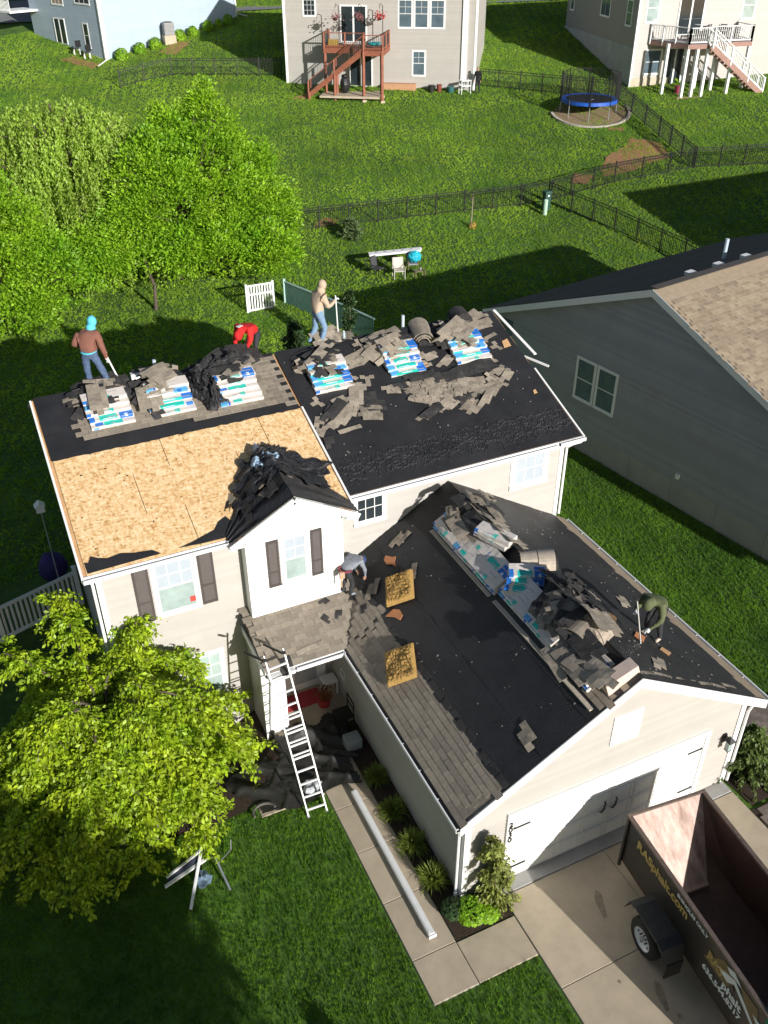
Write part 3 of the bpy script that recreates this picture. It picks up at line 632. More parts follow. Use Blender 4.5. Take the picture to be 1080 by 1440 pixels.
# ---------------- porch ----------------
slabp('porch_roof_deck', [(3.3, -1.46, zPO(-1.46)-.02), (5.35, -1.46, zPO(-1.46)-.02), (6.9, .8, zPO(.8)-.02), (6.1, .8, zPO(.8)-.02), (6.1, .34, zPO(.34)-.02), (3.3, .34, zPO(.34)-.02)], nPO, .08, shing)
MB().bb(3.3, 5.25, -1.46, -1.43, 2.64, 2.83).build('fascia', white, H); MB().bb(3.28, 3.31, -1.43, .34, 2.7, 2.88).build('fascia', white, H)
MB().slab([(3.3, .34, zPO(.34)-.03), (3.3, -1.46, zPO(-1.46)-.03), (3.3, -1.46, zPO(-1.46)-.16), (3.3, .34, zPO(.34)-.16)], (-1, 0, 0), .03).build('rake_board', shut, H)
gutter((4.0, -1.46, 2.82), (5.2, -1.46, 2.82)); MB().bb(3.31, 3.95, -1.6, -1.46, 2.74, 2.82).build('gutter_stub', whitem, H)
MB().bb(3.4, 5.56, -1.1, .36, -.3, .16).build('porch_floor', conc, H, bevel=.01)
MB().bb(3.36, 3.88, -.78, .36, -.4, 2.64).build('porch_side_wall', siding_c, H)
pf = Fr((0, -.79, 0), 0); siding(pf, lambda z: 3.36, lambda z: 3.88, -.1, 2.6).build('porch_front_wall', siding_w, H, kind='stuff')
MB().bb(3.33, 3.41, -.83, -.75, -.3, 2.6).build('corner_board', white, H); MB().bb(3.84, 3.91, -.83, -.75, -.3, 2.6).build('corner_board', white, H)
dr = MB().bb(4.35, 5.25, .29, .34, .18, 2.2).build('front_door', white, H)
MB().bb(4.5, 5.1, .28, .29, .4, 1.1).bb(4.5, 5.1, .28, .29, 1.25, 2.05).build('door_panel', M('grey door panel', (.4, .42, .45)), dr); MB().ell((5.17, .26, 1.1), (.03, .04, .03)).build('door_knob', alu, dr)
MB().bb(4.25, 4.35, .27, .34, .16, 2.3).bb(5.25, 5.35, .27, .34, .16, 2.3).bb(4.25, 5.35, .27, .34, 2.2, 2.32).build('door_frame', white, H)
# ---------------- shingles in place ----------------
def wedge(w_, l_, t=.011): return MB().add([(-w_/2, 0, 0), (w_/2, 0, 0), (w_/2, 0, t), (-w_/2, 0, t), (-w_/2, l_, 0), (w_/2, l_, 0), (w_/2, l_, .002), (-w_/2, l_, .002)], [(0, 1, 2, 3), (3, 2, 6, 7), (4, 7, 6, 5), (0, 3, 7, 4), (1, 5, 6, 2)])
tabm = [wedge(.30, .155).mesh('shingle', shing), wedge(.296, .15, .014).mesh('shingle', shing), wedge(.304, .16, .009).mesh('shingle', shing)]
CAMP = Vector((-.577, -16.02, 17.38))
TABS = []
def field(org, U, V, N_, nu, nv, keep, e=.143, tw=.306, jit=.006):
    U = Vector(U).normalized(); V = Vector(V).normalized(); N_ = Vector(N_).normalized(); org = Vector(org)
    for j in range(nv):
        off = (j % 2)*tw*.5+random.uniform(-.03, .03)
        for i in range(-1, nu):
            c = org+U*((i+.5)*tw+off)+V*(j*e)
            if keep(c): TABS.append((c+N_*.012, Matrix((U, V, N_)).transposed() @ Matrix.Rotation(random.uniform(-jit, jit)*2, 3, 'Z')))
jag = [random.uniform(-.12, .2) for _ in range(40)]
# patch on left roof slope
field((.6, 3.3, zL(3.3)+.04), (1, 0, 0), (0, 1, .325), nL, 19, 13, lambda c: c.x > .95+jag[int(c.y*7) % 40] and c.x < 6.0 and c.y > 3.62-.055*c.x+.0 and c.y < 5.12)
# garage strip: rows run along y, upslope +x
field((5.26, -1.44, zGL(5.26)), (0, -1, 0), (1, 0, .5965), nGL, 19, 8, lambda c: c.y > -6.8 and c.x < 6.12+.0*c.y and c.y < -1.44+(c.x-5.27)*0)
field((5.26, .8, zGL(5.26)), (0, -1, 0), (1, 0, .5965), nGL, 8, 9, lambda c: c.y > -1.44 and c.y < .62 and c.x < 6.15+.1*math.sin(c.y*9) and c.x > 5.35+(c.y+1.44)*.52+.02)
# porch
field((3.28, -1.46, zPO(-1.46)), (1, 0, 0), (0, 1, .31), nPO, 11, 13, lambda c: c.y < (.0 if 3.5 < c.x < 5.9 else .3) and c.x > 3.36 and c.x < 5.35+(c.y+1.44)*.52+.06)
# garage front edge rows near the peak
field((8.2, -6.86, zGL(8.2)+.012), (0, 1, 0), (1, 0, .5965), nGL, 3, 5, lambda c: c.y < -6.1 and c.y > -6.85)
TABS.sort(key=lambda t: (t[0]-CAMP).length)
for i, (c, Rm) in enumerate(TABS[:300]): smesh(tabm[i % 3], 'shingle', c, Rm, H)
m = MB(); W0 = wedge(.30, .155)
for c, Rm in TABS[300:]: m.add([Rm @ Vector(v)+c for v in W0.v], W0.f)
m.build('shingle_courses', shing, H, kind='stuff')
# hip/valley and ridge strips
slabp('drip_edge', [(5.22, -6.92, 2.84), (5.27, -6.92, 2.865), (5.27, -1.46, 2.865), (5.22, -1.46, 2.84)], nGL, .01, blackmetal)
for (x, a, b_) in ((6.17, -6.8, .1),):
    for i in range(22):
        y = -6.7+i*.31
        if random.random() < .85: MB().box((x+.07+random.uniform(-.02, .02), y, zGL(x+.07)+.03), (.14, .29, .008), Matrix.Rotation(-math.atan(.5965), 3, 'Y')).build('shingle_underlap', shing_u, H)
# pipes on ridge
for (x, y, z, hh, mm) in ((3.1, 5.35, 7.2, .55, 'p'), (10.05, 5.35, 7.2, .5, 'p')):
    tag(MB().tube([(x, y, z), (x, y, z+hh)], .045, 10).build('vent_pipe', M('pale pvc pipe', (.5, .58, .66), .5)), 'pale plastic vent pipe standing at the roof ridge '+('behind the three left bundle stacks' if x < 5 else 'behind the heap of dark shingle rolls'), 'vent pipe')
# ================= NEIGHBOUR =================
TH = R_(9.3)
NB = thing('single_storey_house', 'grey sided neighbouring house with paired windows in its long shaded gable wall and a tan shingle roof', 'house', (19, 5.2, 0))
NB['label'] = 'grey sided neighbouring house with paired windows in its shaded gable wall and tan roof'
# local frame: fr u runs along the wall from back (left in the photo) to front, normal towards -x
ang = -math.pi/2+TH
fn_ = Fr((19, 5.2, 0), ang)            # u=0 at ridge line; u>0 towards the front
HW = 7.6; EZ = 4.02; PZ = 7.1; SL = (PZ-EZ)/HW
def nlo(z): return -HW+.1 if z < EZ-.05 else -HW+.1+(z-EZ+.05)/SL
def nhi(z): return HW-.1 if z < EZ-.05 else HW-.1-(z-EZ+.05)/SL
siding(fn_, nlo, nhi, .92, PZ-.15, .105).build('gable_wall', siding_g, NB, kind='stuff')
m = MB(); D = 14.5
def np_(u_, z, d): return fn_.p(u_, z, d)
def prism(mb, pts, d0, d1): # extrude wall polygon in depth
    a = [np_(u_, z, d0) for u_, z in pts]; b_ = [np_(u_, z, d1) for u_, z in pts]; k = len(a)
    mb.add(a+b_, [tuple(range(k)), tuple(range(2*k-1, k-1, -1))]+[(i, i+k, (i+1) % k+k, (i+1) % k) for i in range(k)])
prism(m, [(-HW+.1, -.2), (HW-.1, -.2), (HW-.1, EZ-.05), (0, PZ-.2), (-HW+.1, EZ-.05)], -.01, -D); m.build('wall_core', siding_g, NB)
for i in range(8):
    a = -HW+.1+i*(2*HW-.2)/8; m = MB(); fn_.box(m, a+.006, a+(2*HW-.2)/8-.006, -.3, .93, -.2, .035); m.build('foundation_panel', conc_g, NB)
# roof planes with overhang
def npl(u_, d, off=0): return np_(u_, PZ-abs(u_)*SL+off, d)
for s in (-1, 1):
    U = s*(HW+.35); q = [npl(0, .32, .02), npl(U, .32, .02), npl(U, -D-.3, .02), npl(0, -D-.3, .02)]
    n_ = (q[1]-q[0]).cross(q[2]-q[0]).normalized(); n_ = n_ if n_.z > 0 else -n_
    MB().slab(q, n_, .14).build('roof_slope', shing_d if s < 0 else shing_n, NB)  # back slope takes a shaded, darker copy of the tan shingle
    # rake board + fascia
    m = MB(); a, b_ = npl(0, .34, -.0), npl(U, .34, -.0); dz = Vector((0, 0, -.24)); m.slab([a, b_, b_+dz, a+dz], fn_.N, .03); m.build('rake_board', white, NB)
    m = MB(); m.quad(npl(0, .31, -.18), npl(s*HW, .31, -.18), npl(s*HW, .0, -.18), npl(0, .0, -.18)); m.build('soffit', white, NB)
    m = MB(); m.bar(npl(U, .33, -.1)+fn_.U*s*.03, npl(U, -D, -.1)+fn_.U*s*.03, .1, .13); m.build('gutter', whitem, NB)
m = MB(); U2 = fn_.N*-1; nrm = (fn_.U*SL+Vector((0, 0, 1))).normalized(); V2 = (fn_.U*-1+Vector((0, 0, SL))).normalized()
Rn = Matrix((U2, V2, nrm)).transposed(); W1 = wedge(.30, .16, .012)
for j in range(56):
    for i in range(-1, 48):
        d = .3-((i+.5)*.306+(j % 2)*.153+random.uniform(-.01, .01)); uu = HW+.33-j*.14*.93
        if d > .3 or uu < .12: continue
        c = npl(uu, d, .035); m.add([Rn @ Vector(v)+c for v in W1.v], W1.f)
m.build('shingle_courses', shing_n, NB, kind='stuff')
# back slope courses, shade put into their dark colour
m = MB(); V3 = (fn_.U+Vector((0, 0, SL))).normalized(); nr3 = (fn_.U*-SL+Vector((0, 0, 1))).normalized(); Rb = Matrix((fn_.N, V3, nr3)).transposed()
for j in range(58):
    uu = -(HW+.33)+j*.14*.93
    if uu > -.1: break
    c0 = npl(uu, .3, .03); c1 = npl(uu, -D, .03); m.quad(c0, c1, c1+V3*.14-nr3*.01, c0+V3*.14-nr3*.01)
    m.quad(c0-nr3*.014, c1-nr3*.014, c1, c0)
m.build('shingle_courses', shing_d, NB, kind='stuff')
m = MB(); m.bar(npl(0, .3, .05), npl(0, -D, .05), .3, .02); m.build('ridge_cap', shing_d, NB)
# windows: u for y 8.22..7.3 and 7.2..6.3
for a in (-3.05, -2.03): window(NB, fn_, a+.06, a+.90, 2.08, 3.6, glass_b, (0, 0), trim=.07)
m = MB(); fn_.box(m, -7.2, -6.55, 3.15, 3.75, .01, .03); m.build('window', glass_b, NB)
m = MB(); fn_.box(m, 2.0, 2.14, 1.08, 1.26, .01, .09); m.build('vent_hood', white, NB)
for d in (-2.0, -3.4, -4.85):
    m = MB(); c = npl(-.45, d, .1); m.box(c, (.34, .26, .14), Matrix.Rotation(TH, 3, 'Z')); m.build('roof_vent', whitem, NB, bevel=.02)
m = MB(); c = npl(-2.1, -6.0, 0); m.tube([c, c+Vector((0, 0, .75))], .07, 8); m.build('vent_pipe', M('pale pvc pipe', (.5, .58, .66), .5), NB)
# unseen neighbour front wing, shaped to shade the side lawn (right of the frame)
m = MB(); prism(m, [(HW-.09, -.2), (HW+8, -.2), (HW+8, 3.6), (HW-.09, 3.6)], -.05, -D+1); m.build('unseen_front_wing', siding_g, NB)
m = MB(); q = [np_(HW+.4, 3.75, .3), np_(HW+8.4, 3.75, .3), np_(HW+8.4, 3.75, -D+.7), np_(HW+.4, 3.75, -D+.7)]; m.slab(q, (0, 0, 1), .15); m.build('unseen_front_wing_roof', shing_n, NB)

# next house along the street, right of the frame; its shade falls over the lawn behind the neighbour
t_ = thing('single_storey_house', 'grey house beyond the neighbour, outside the right edge of the view', 'house', (40, 10, 1))
MB().bb(39.5, 56, 5, 16, 0, 5.2).build('wall_core', siding_g, t_)
MB().add([(39, 4.5, 5.2), (56.5, 4.5, 5.2), (56.5, 16.5, 5.2), (39, 16.5, 5.2), (40.2, 10.5, 8.6), (56.5, 10.5, 8.6)], [(0, 1, 5, 4), (2, 3, 4, 5), (3, 0, 4), (1, 2, 5), (3, 2, 1, 0)]).build('roof', shing_n, t_)
# ================= FAR HOUSES =================
def farhouse(name, label, o, ang, W, D_, zt, sid, roofc=shing_n, zb=-3, base=None):
    t = thing(name, label, 'house', o); fr = Fr(o, ang); z0 = o[2]
    fr0 = Fr((o[0], o[1], 0), ang)
    m_ = MB(); fr0.box(m_, .01, W-.01, z0+zb, zt, -.01, -D_); m_.build('wall_core', sid, t)
    siding(fr0, lambda z: 0, lambda z: W, z0-.1, zt, .12).build('siding', sid, t, kind='stuff')
    fs_ = Fr(fr0.p(0, 0, -D_), ang-math.pi/2); siding(fs_, lambda z: 0, lambda z: D_, z0-.5, zt, .12).build('siding', sid, t, kind='stuff')
    fr2 = Fr(fr0.p(W, 0, 0), ang+math.pi/2); siding(fr2, lambda z: 0, lambda z: D_, z0-.5, zt, .12).build('siding', sid, t, kind='stuff')
    for uu in (0, W):
        m_ = MB(); fr0.box(m_, uu-.09, uu+.09, z0-.5, zt, -.09, .04); m_.build('corner_board', white, t)
    # hip roof
    a, b_, c, d = fr0.p(-.5, zt, .5), fr0.p(W+.5, zt, .5), fr0.p(W+.5, zt, -D_-.5), fr0.p(-.5, zt, -D_-.5); r1, r2 = fr0.p(0, zt+2.8, -D_/2), fr0.p(W, zt+2.8, -D_/2)
    MB().add([a, b_, c, d, r1, r2], [(0, 1, 5, 4), (2, 3, 4, 5), (1, 2, 5), (3, 0, 4), (3, 2, 1, 0)]).build('roof', roofc, t)
    return t, fr0, fs_, fr2
h1, f1, f1l, f1r = farhouse('two_storey_house', 'beige house with a red brown timber deck and stair across the far lawn', (25.1, 55.7, 5.1), R_(-34.5), 14.2, 9.5, 11.4, siding_c)
window(h1, f1, 1.5, 2.35, 9.98, 11.0, glass_d, (2, 2), lower=False)
for a in (8.55, 9.72, 10.89): window(h1, f1, a, a+.95, 9.3, 11.05, glass_b, (1, 1))
window(h1, f1, 9.62, 10.5, 6.15, 7.75, glass_b, (1, 1))
def slider(par, fr, a, b_, z0, z1, g=glass_d):
    m_ = MB(); t = .1
    fr.box(m_, a-t, a, z0, z1+t, 0, .06); fr.box(m_, b_, b_+t, z0, z1+t, 0, .06); fr.box(m_, a, b_, z1, z1+t, 0, .058); fr.box(m_, (a+b_)/2-.06, (a+b_)/2+.06, z0, z1, .03, .057); fr.box(m_, a, b_, z0, z0+.05, 0, .056)
    d_ = m_.build('sliding_door', white, par); m_ = MB(); fr.box(m_, a, b_, z0, z1, .01, .03); m_.build('pane', g, d_)
slider(h1, f1, 4.3, 6.1, 8.3, 10.6); slider(h1, f1, 4.9, 6.5, 5.3, 7.45)
m = MB(); f1.box(m, 13.2, 13.6, 5, 11.4, .03, .12); m.build('downspout', whitem, h1)
# deck of house one
def rail(par, pts, h, postm, balm, z_is=True, sp=.13, postw=.11, nb=True, balw=.018):
    for i in range(len(pts)-1):
        a, b_ = Vector(pts[i]), Vector(pts[i+1]); Z = Vector((0, 0, 1))
        MB().bar(a+Z*h, b_+Z*h, .14, .045).build('top_rail', postm, par); MB().bar(a+Z*.1, b_+Z*.1, .045, .08).build('bottom_rail', postm, par)
        k = int((b_-a).length/sp); m_ = MB()
        for j in range(1, k):
            p = a.lerp(b_, j/k); m_.bar(p+Z*.1, p+Z*(h-.02), balw, balw)
        if k > 1: m_.build('balusters', balm, par, kind='stuff')
    for p in pts: p = Vector(p); MB().bb(p.x-postw/2, p.x+postw/2, p.y-postw/2, p.y+postw/2, p.z-.25, p.z+h+.05).build('rail_post', postm, par)
dk = thing('timber_deck', 'raised red brown timber deck with a straight stair on the beige far house', 'deck', f1.p(5, 5.1, 2))
FZ = 8.15
for (a, b_, v0, v1) in ((3.3, 6.4, .02, 2.0), (6.4, 7.9, .02, 3.1)):
    n_ = int((b_-a)/.16)
    for i in range(n_):
        m_ = MB(); f1.box(m_, a+i*(b_-a)/n_+.004, a+(i+1)*(b_-a)/n_-.004, FZ-.04, FZ, v0, v1); m_.build('deck_board', wood_red, dk)
    m_ = MB(); f1.box(m_, a, b_, FZ-.36, FZ-.045, v1-.05, v1+.0); m_.build('skirt_board', wood_red, dk)
m = MB(); f1.box(m, 7.86, 7.91, FZ-.36, FZ-.045, .02, 3.05); m.build('skirt_board', wood_red, dk)
m = MB(); f1.box(m, 3.29, 3.34, FZ-.36, FZ-.045, .02, 1.95); m.build('skirt_board', wood_red, dk)
P1 = lambda u_, v, z=FZ: tuple(f1.p(u_, z, v))
rail(dk, [P1(3.35, .1), P1(3.35, 1.95), P1(4.9, 1.95), P1(6.3, 1.95)], .95, wood_red, blackmetal)
rail(dk, [P1(6.45, 3.05), P1(7.85, 3.05), P1(7.85, 1.6), P1(7.85, .1)], .95, wood_red, blackmetal)
for (uu, v) in ((3.4, 1.9), (6.45, 3.05), (7.8, 3.05), (7.6, 2.0), (4.3, 2.15)):
    a = Vector(P1(uu, v, 5.0)); top = FZ-.1 if uu != 4.3 else 6.6
    MB().bb(a.x-.09, a.x+.09, a.y-.09, a.y+.09, terr(a.x, a.y)-.1, top).build('deck_post', wood_red, dk)
    MB().bb(a.x-.16, a.x+.16, a.y-.16, a.y+.16, terr(a.x, a.y)-.1, terr(a.x, a.y)+.12).build('footing', conc, dk)
nst = 15
for v in (2.2, 3.0):
    a = Vector(P1(6.4, v, FZ-.16)); b_ = Vector(P1(2.3, v, 5.05)); MB().bar(a, b_, .05, .28).build('stringer', wood_red, dk)
    a2 = Vector(P1(6.4, v, FZ-.0)); b2 = Vector(P1(2.3, v, 5.1)); mid = a2.lerp(b2, .52)
    rail(dk, [a2, mid, b2], .92, wood_red, blackmetal, sp=.14)
for i in range(nst):
    t_ = (i+.5)/nst; u_ = 6.4+(2.3-6.4)*t_; z = FZ-.1+(5.1-FZ)*t_
    m_ = MB(); f1.box(m_, u_-.14, u_+.14, z-.02, z+.02, 2.22, 2.98); m_.build('stair_tread', wood_red, dk)
for (uu, v) in ((2.35, 3.0), (2.35, 2.2), (4.3, 3.0)):
    a = Vector(P1(uu, v, 0)); MB().bb(a.x-.08, a.x+.08, a.y-.08, a.y+.08, terr(a.x, a.y)-.1, 5.3 if uu < 3 else 6.5).build('deck_post', wood_red, dk)
a = P1(5.6, 1.8, 0); pat = MB(); f1.box(pat, 3.2, 7.6, 5.0, 5.14, .03, 3.3); pat.build('patio_slab', conc)['kind'] = 'structure'
# things on and under the deck
def tg(o, n_, l_, c_, g=None): return tag(o, l_, c_, g)
p_ = Vector(P1(7.1, 2.2)); m = MB(); m.tube([p_+Vector((math.cos(t)*.45, math.sin(t)*.45, .35)) for t in [i*math.pi/6 for i in range(13)]], .05); m.ell(p_+Vector((0, 0, .3)), (.42, .42, .12)); tg(m.build('round_cushion', M('turquoise fabric', (.02, .38, .42), .8)), '', 'turquoise round cushion seat behind the deck rail of the beige far house', 'cushion seat')
p_ = Vector(P1(3.9, 1.5)); 
t_ = thing('yellow_crate', 'yellow slatted crate at the left end of the red brown deck', 'crate', p_)
for i in range(5): m = MB(); f1.box(m, 3.6+i*.14, 3.71+i*.14, FZ+.02, FZ+.48, 1.5, 1.53); m.build('slat', M('yellow plastic', (.55, .36, .08)), t_)
m = MB(); f1.box(m, 3.6, 4.27, FZ+.02, FZ+.44, 1.15, 1.49); m.build('bin', M('yellow plastic', (.55, .36, .08)), t_)
for k, (uu, cc_, lb) in enumerate(((4.2, 'dusty pink', 'left of the sliding door'), (5.9, 'dusty pink', 'in front of the sliding door'), (7.3, 'red', 'above the right part of the deck'))):
    p_ = Vector(P1(uu, 1.7 if k < 2 else 1.0, FZ+1.9)); t_ = thing('hanging_basket', '%s flower basket on a post hook %s' % (cc_, lb), 'flower basket', p_, 0, 'flower baskets on hooks above the red brown deck')
    fm_ = M('pink blossom', (.32, .12, .13), .8, .3, 8) if k < 2 else M('red blossom', (.5, .03, .02), .8, .3, 8)
    m = MB(); 
    for i in range(70):
        q = p_+Vector((random.gauss(0, .2), random.gauss(0, .2), random.gauss(.05, .14))); m.box(q, (.09, .09, .02), Matrix.Rotation(random.uniform(0, 3), 3, Vector((random.random(), random.random(), 1)).normalized()))
    m.build('flowers', fm_, t_); MB().ell(p_+Vector((0, 0, -.1)), (.16, .16, .12)).build('basket', soil, t_)
    q = p_+Vector((.25, 0, 0)); MB().tube([(q.x, q.y, FZ), (q.x, q.y, FZ+2.6), (q.x-.2, q.y, FZ+2.75), (p_.x, p_.y, FZ+2.5)], .025).build('post_hook', blackmetal, t_); MB().tube([(p_.x, p_.y, FZ+2.5), p_+Vector((0, 0, .1))], .008).build('hanger', blackmetal, t_)
m = MB(); f1.box(m, 7.5, 9.9, 5.1, 5.62, .05, .6); tg(m.build('planter_box', M('orange timber', (.5, .27, .15), .8, .15, 3)), '', 'low orange timber planter against the beige far house right of the deck', 'planter')
bins = []
for k, (px_, py_, w_, h_, cc_, lb) in enumerate(((33.9, 48.9, .5, .45, (.02, .02, .02), 'black round tub beside the orange planter wall'), (34.4, 48.6, .4, .5, (.2, .05, .03), 'dark red tub among the garden pots by the far house corner'), (35.1, 48.1, .55, .4, (.03, .12, .12), 'dark teal bin lying in the garden clutter by the far house corner'))):
    t_ = thing('garden_tub', lb, 'tub', (px_, py_, terr(px_, py_))); z = terr(px_, py_)
    cm = M('tub colour %d' % k, cc_, .5); MB().tube([(px_, py_, z), (px_, py_, z+h_)], [w_*.4, w_*.5], 12).build('tub_body', cm, t_); MB().tube([(px_+math.cos(i*math.pi/6)*w_*.5, py_+math.sin(i*math.pi/6)*w_*.5, z+h_) for i in range(13)], .02).build('rim', cm, t_)
# garden cart by the corner
t_ = thing('garden_cart', 'small pale metal garden cart standing at the right corner of the beige far house', 'cart', (35.9, 47.4, terr(35.9, 47.4))); z = terr(35.9, 47.4)
MB().box((35.9, 47.4, z+.55), (.8, .45, .06)).box((35.9, 47.4, z+.9), (.8, .45, .05)).build('shelf', whitem, t_)
for dx in (-.38, .38):
    for dy in (-.2, .2): MB().bb(35.9+dx-.02, 35.9+dx+.02, 47.4+dy-.02, 47.4+dy+.02, z, z+.95).build('leg', whitem, t_)
# house two
h2, f2, f2l, f2r = farhouse('two_storey_house', 'beige and grey walkout house with a white railed deck at the top right', (47.29, 42.74, 5.1), R_(-14), 16, 14, 11.6, siding_c)
m = MB(); f2.box(m, -.02, .02, 4.5, 11.5, -.1, -13.95); m.build('grey_side_wall', M('grey brown siding', (.30, .28, .26), .6, .05, 2), h2)
m = MB(); f2.box(m, -.06, -.021, 3.0, 8.0, .01, -14.2); m.build('foundation_wall', M('pale concrete', (.36, .37, .37), .8, .15, 1.5), h2)
f2s = Fr(f2.p(-.02, 0, -14), f2l.U and (R_(-14)-math.pi/2))
window(h2, f2s, 7.2, 8.9, 9.5, 10.9, glass_b, (1, 0), lower=False); window(h2, f2s, 12.0, 12.9, 9.3, 10.9, glass_b, (0, 0)); window(h2, f2s, .8, 1.5, 9.3, 10.9, glass_b)
window(h2, f2, .55, 1.45, 9.65, 11.4, glass_l, (0, 0)); window(h2, f2, .95, 2.15, 6.25, 7.8, glass_b); slider(h2, f2, 2.75, 3.9, 5.3, 7.85); slider(h2, f2, 3.1, 4.9, 8.75, 11.2); window(h2, f2, 8.0, 8.95, 9.7, 11.4, glass_l)
m = MB(); f2.box(m, 0, 3, 5.0, 5.95, .0, .05); m.build('foundation_wall', M('cream foundation', (.5, .44, .33), .8), h2)
pat = MB(); f2.box(pat, 2.4, 10.5, 4.7, 5.05, .06, 3.0); pat.build('patio_slab', wood_mau)['kind'] = 'structure'
dk = thing('timber_deck', 'raised deck with white railing, white posts and a stair at the top right house', 'deck', f2.p(4, 5, 2)); FZ = 8.5
P2 = lambda u_, v, z=FZ: tuple(f2.p(u_, z, v))
def polyboards(par, pts, fz, mat_):
    MB().slab([P2(u_, v, fz) for u_, v in pts], (0, 0, 1), .06).build('deck_floor', mat_, par)
polyboards(dk, [(1.0, .05), (2.7, 2.9), (4.3, 2.9), (4.3, 2.3), (7.9, 2.3), (7.9, .05)], FZ, M('grey mauve decking', (.2, .15, .16), .8, .1, 3))
E_ = [(1.0, .05), (2.7, 2.9), (4.3, 2.9), (4.3, 2.3), (7.9, 2.3), (7.9, .05)]
for i in range(5): MB().bar(Vector(P2(*E_[i], FZ-.18)), Vector(P2(*E_[i+1], FZ-.18)), .05, .28).build('skirt_board', wood_mau, dk)
rail(dk, [P2(1.05, .15), P2(1.6, 1.0), P2(2.15, 1.9), P2(2.75, 2.85)], 1.0, white, M('dark balusters', (.2, .2, .22)), sp=.2, balw=.02)
rail(dk, [P2(2.75, 2.85), P2(4.25, 2.85)], 1.0, white, white, sp=.15, balw=.03); rail(dk, [P2(4.6, 2.25), P2(6.2, 2.25), P2(7.85, 2.25)], 1.0, white, white, sp=.15, balw=.03); rail(dk, [P2(7.85, 2.25), P2(7.85, .15)], 1.0, white, white, sp=.15, balw=.03)
for (uu, v) in ((1.7, 1.8), (2.75, 2.8), (3.5, 2.8), (4.3, 2.8), (4.4, 1.4), (5.4, 2.0), (6.2, 2.9), (7.8, 2.2)):
    a = Vector(P2(uu, v, 0)); MB().bb(a.x-.1, a.x+.1, a.y-.1, a.y+.1, terr(a.x, a.y)-.1, (FZ-.06) if uu != 6.2 else 7.0).build('deck_post', white, dk)
for v in (2.4, 3.3):
    MB().bar(Vector(P2(4.3, v, FZ-.16)), Vector(P2(9.0, v, 5.0)), .06, .34).build('stringer', wood_mau, dk)
    a2, b2 = Vector(P2(4.35, v, FZ)), Vector(P2(8.9, v, 5.25)); rail(dk, [a2, a2.lerp(b2, .35), a2.lerp(b2, .7), b2], .95, white, white, sp=.16, balw=.03)
for i in range(16):
    t_ = (i+.5)/16; m_ = MB(); uu = 4.3+4.7*t_; z = FZ-.05+(5.1-FZ)*t_; f2.box(m_, uu-.15, uu+.15, z-.025, z+.02, 2.43, 3.27); m_.build('stair_tread', white, dk)
# patio furniture on the white deck
t_ = thing('patio_table', 'dark rectangular patio table on the white railed deck', 'table', P2(5.9, 1.2)); f2.box((m := MB()), 5.1, 6.8, FZ+.7, FZ+.75, .75, 1.65); m.build('table_top', blackmetal, t_)
for uu in (5.2, 6.7):
    for v in (.85, 1.55): a = Vector(P2(uu, v)); MB().bb(a.x-.03, a.x+.03, a.y-.03, a.y+.03, FZ, FZ+.7).build('leg', blackmetal, t_)
for k, (uu, v, lb) in enumerate(((4.8, 1.2, 'at the left end of the dark deck table'), (5.6, .45, 'behind the left half of the dark deck table'), (6.5, .45, 'behind the right half of the dark deck table'), (7.15, 1.2, 'at the right end of the dark deck table'), (6.6, 1.95, 'in front of the right half of the dark deck table'))):
    t_ = thing('patio_chair', 'black slatted patio chair '+lb, 'chair', P2(uu, v), 0, 'black patio chairs around the deck table'); c = Vector(P2(uu, v))
    MB().box(c+Vector((0, 0, .45)), (.45, .45, .04)).build('seat', blackmetal, t_)
    for dx in (-.2, .2):
        for dy in (-.2, .2): MB().bb(c.x+dx-.015, c.x+dx+.015, c.y+dy-.015, c.y+dy+.015, FZ, FZ+.45).build('leg', blackmetal, t_)
    dirs = (c-Vector(P2(5.95, 1.2))); dirs.z = 0; dirs.normalize(); s_ = Vector((-dirs.y, dirs.x, 0))
    for zz in (.6, .73, .86): MB().bar(c+dirs*.2+s_*.21+Vector((0, 0, zz)), c+dirs*.2-s_*.21+Vector((0, 0, zz)), .02, .07).build('back_slat', blackmetal, t_)
    for q in (-.2, .2): MB().bar(c+dirs*.2+s_*q+Vector((0, 0, .45)), c+dirs*.2+s_*q+Vector((0, 0, .92)), .025, .025).build('back_post', blackmetal, t_)
c = Vector(P2(2.9, 2.0, 5.1)); t_ = thing('plant_pot', 'tall magenta pot with green plant on the patio under the white deck', 'plant pot', c)
MB().tube([c, c+Vector((0, 0, .6))], [.2, .26], 12).build('pot', M('magenta glaze', (.28, .04, .08), .4), t_)
m = MB()
for i in range(40): a = random.uniform(0, 6.3); q = c+Vector((0, 0, .6)); m.add([q, q+Vector((math.cos(a)*.2+.03, math.sin(a)*.2, .3)), q+Vector((math.cos(a)*.35, math.sin(a)*.35, .35+random.random()*.2))], [(0, 1, 2)])
m.build('leaves', leaf_m, t_)
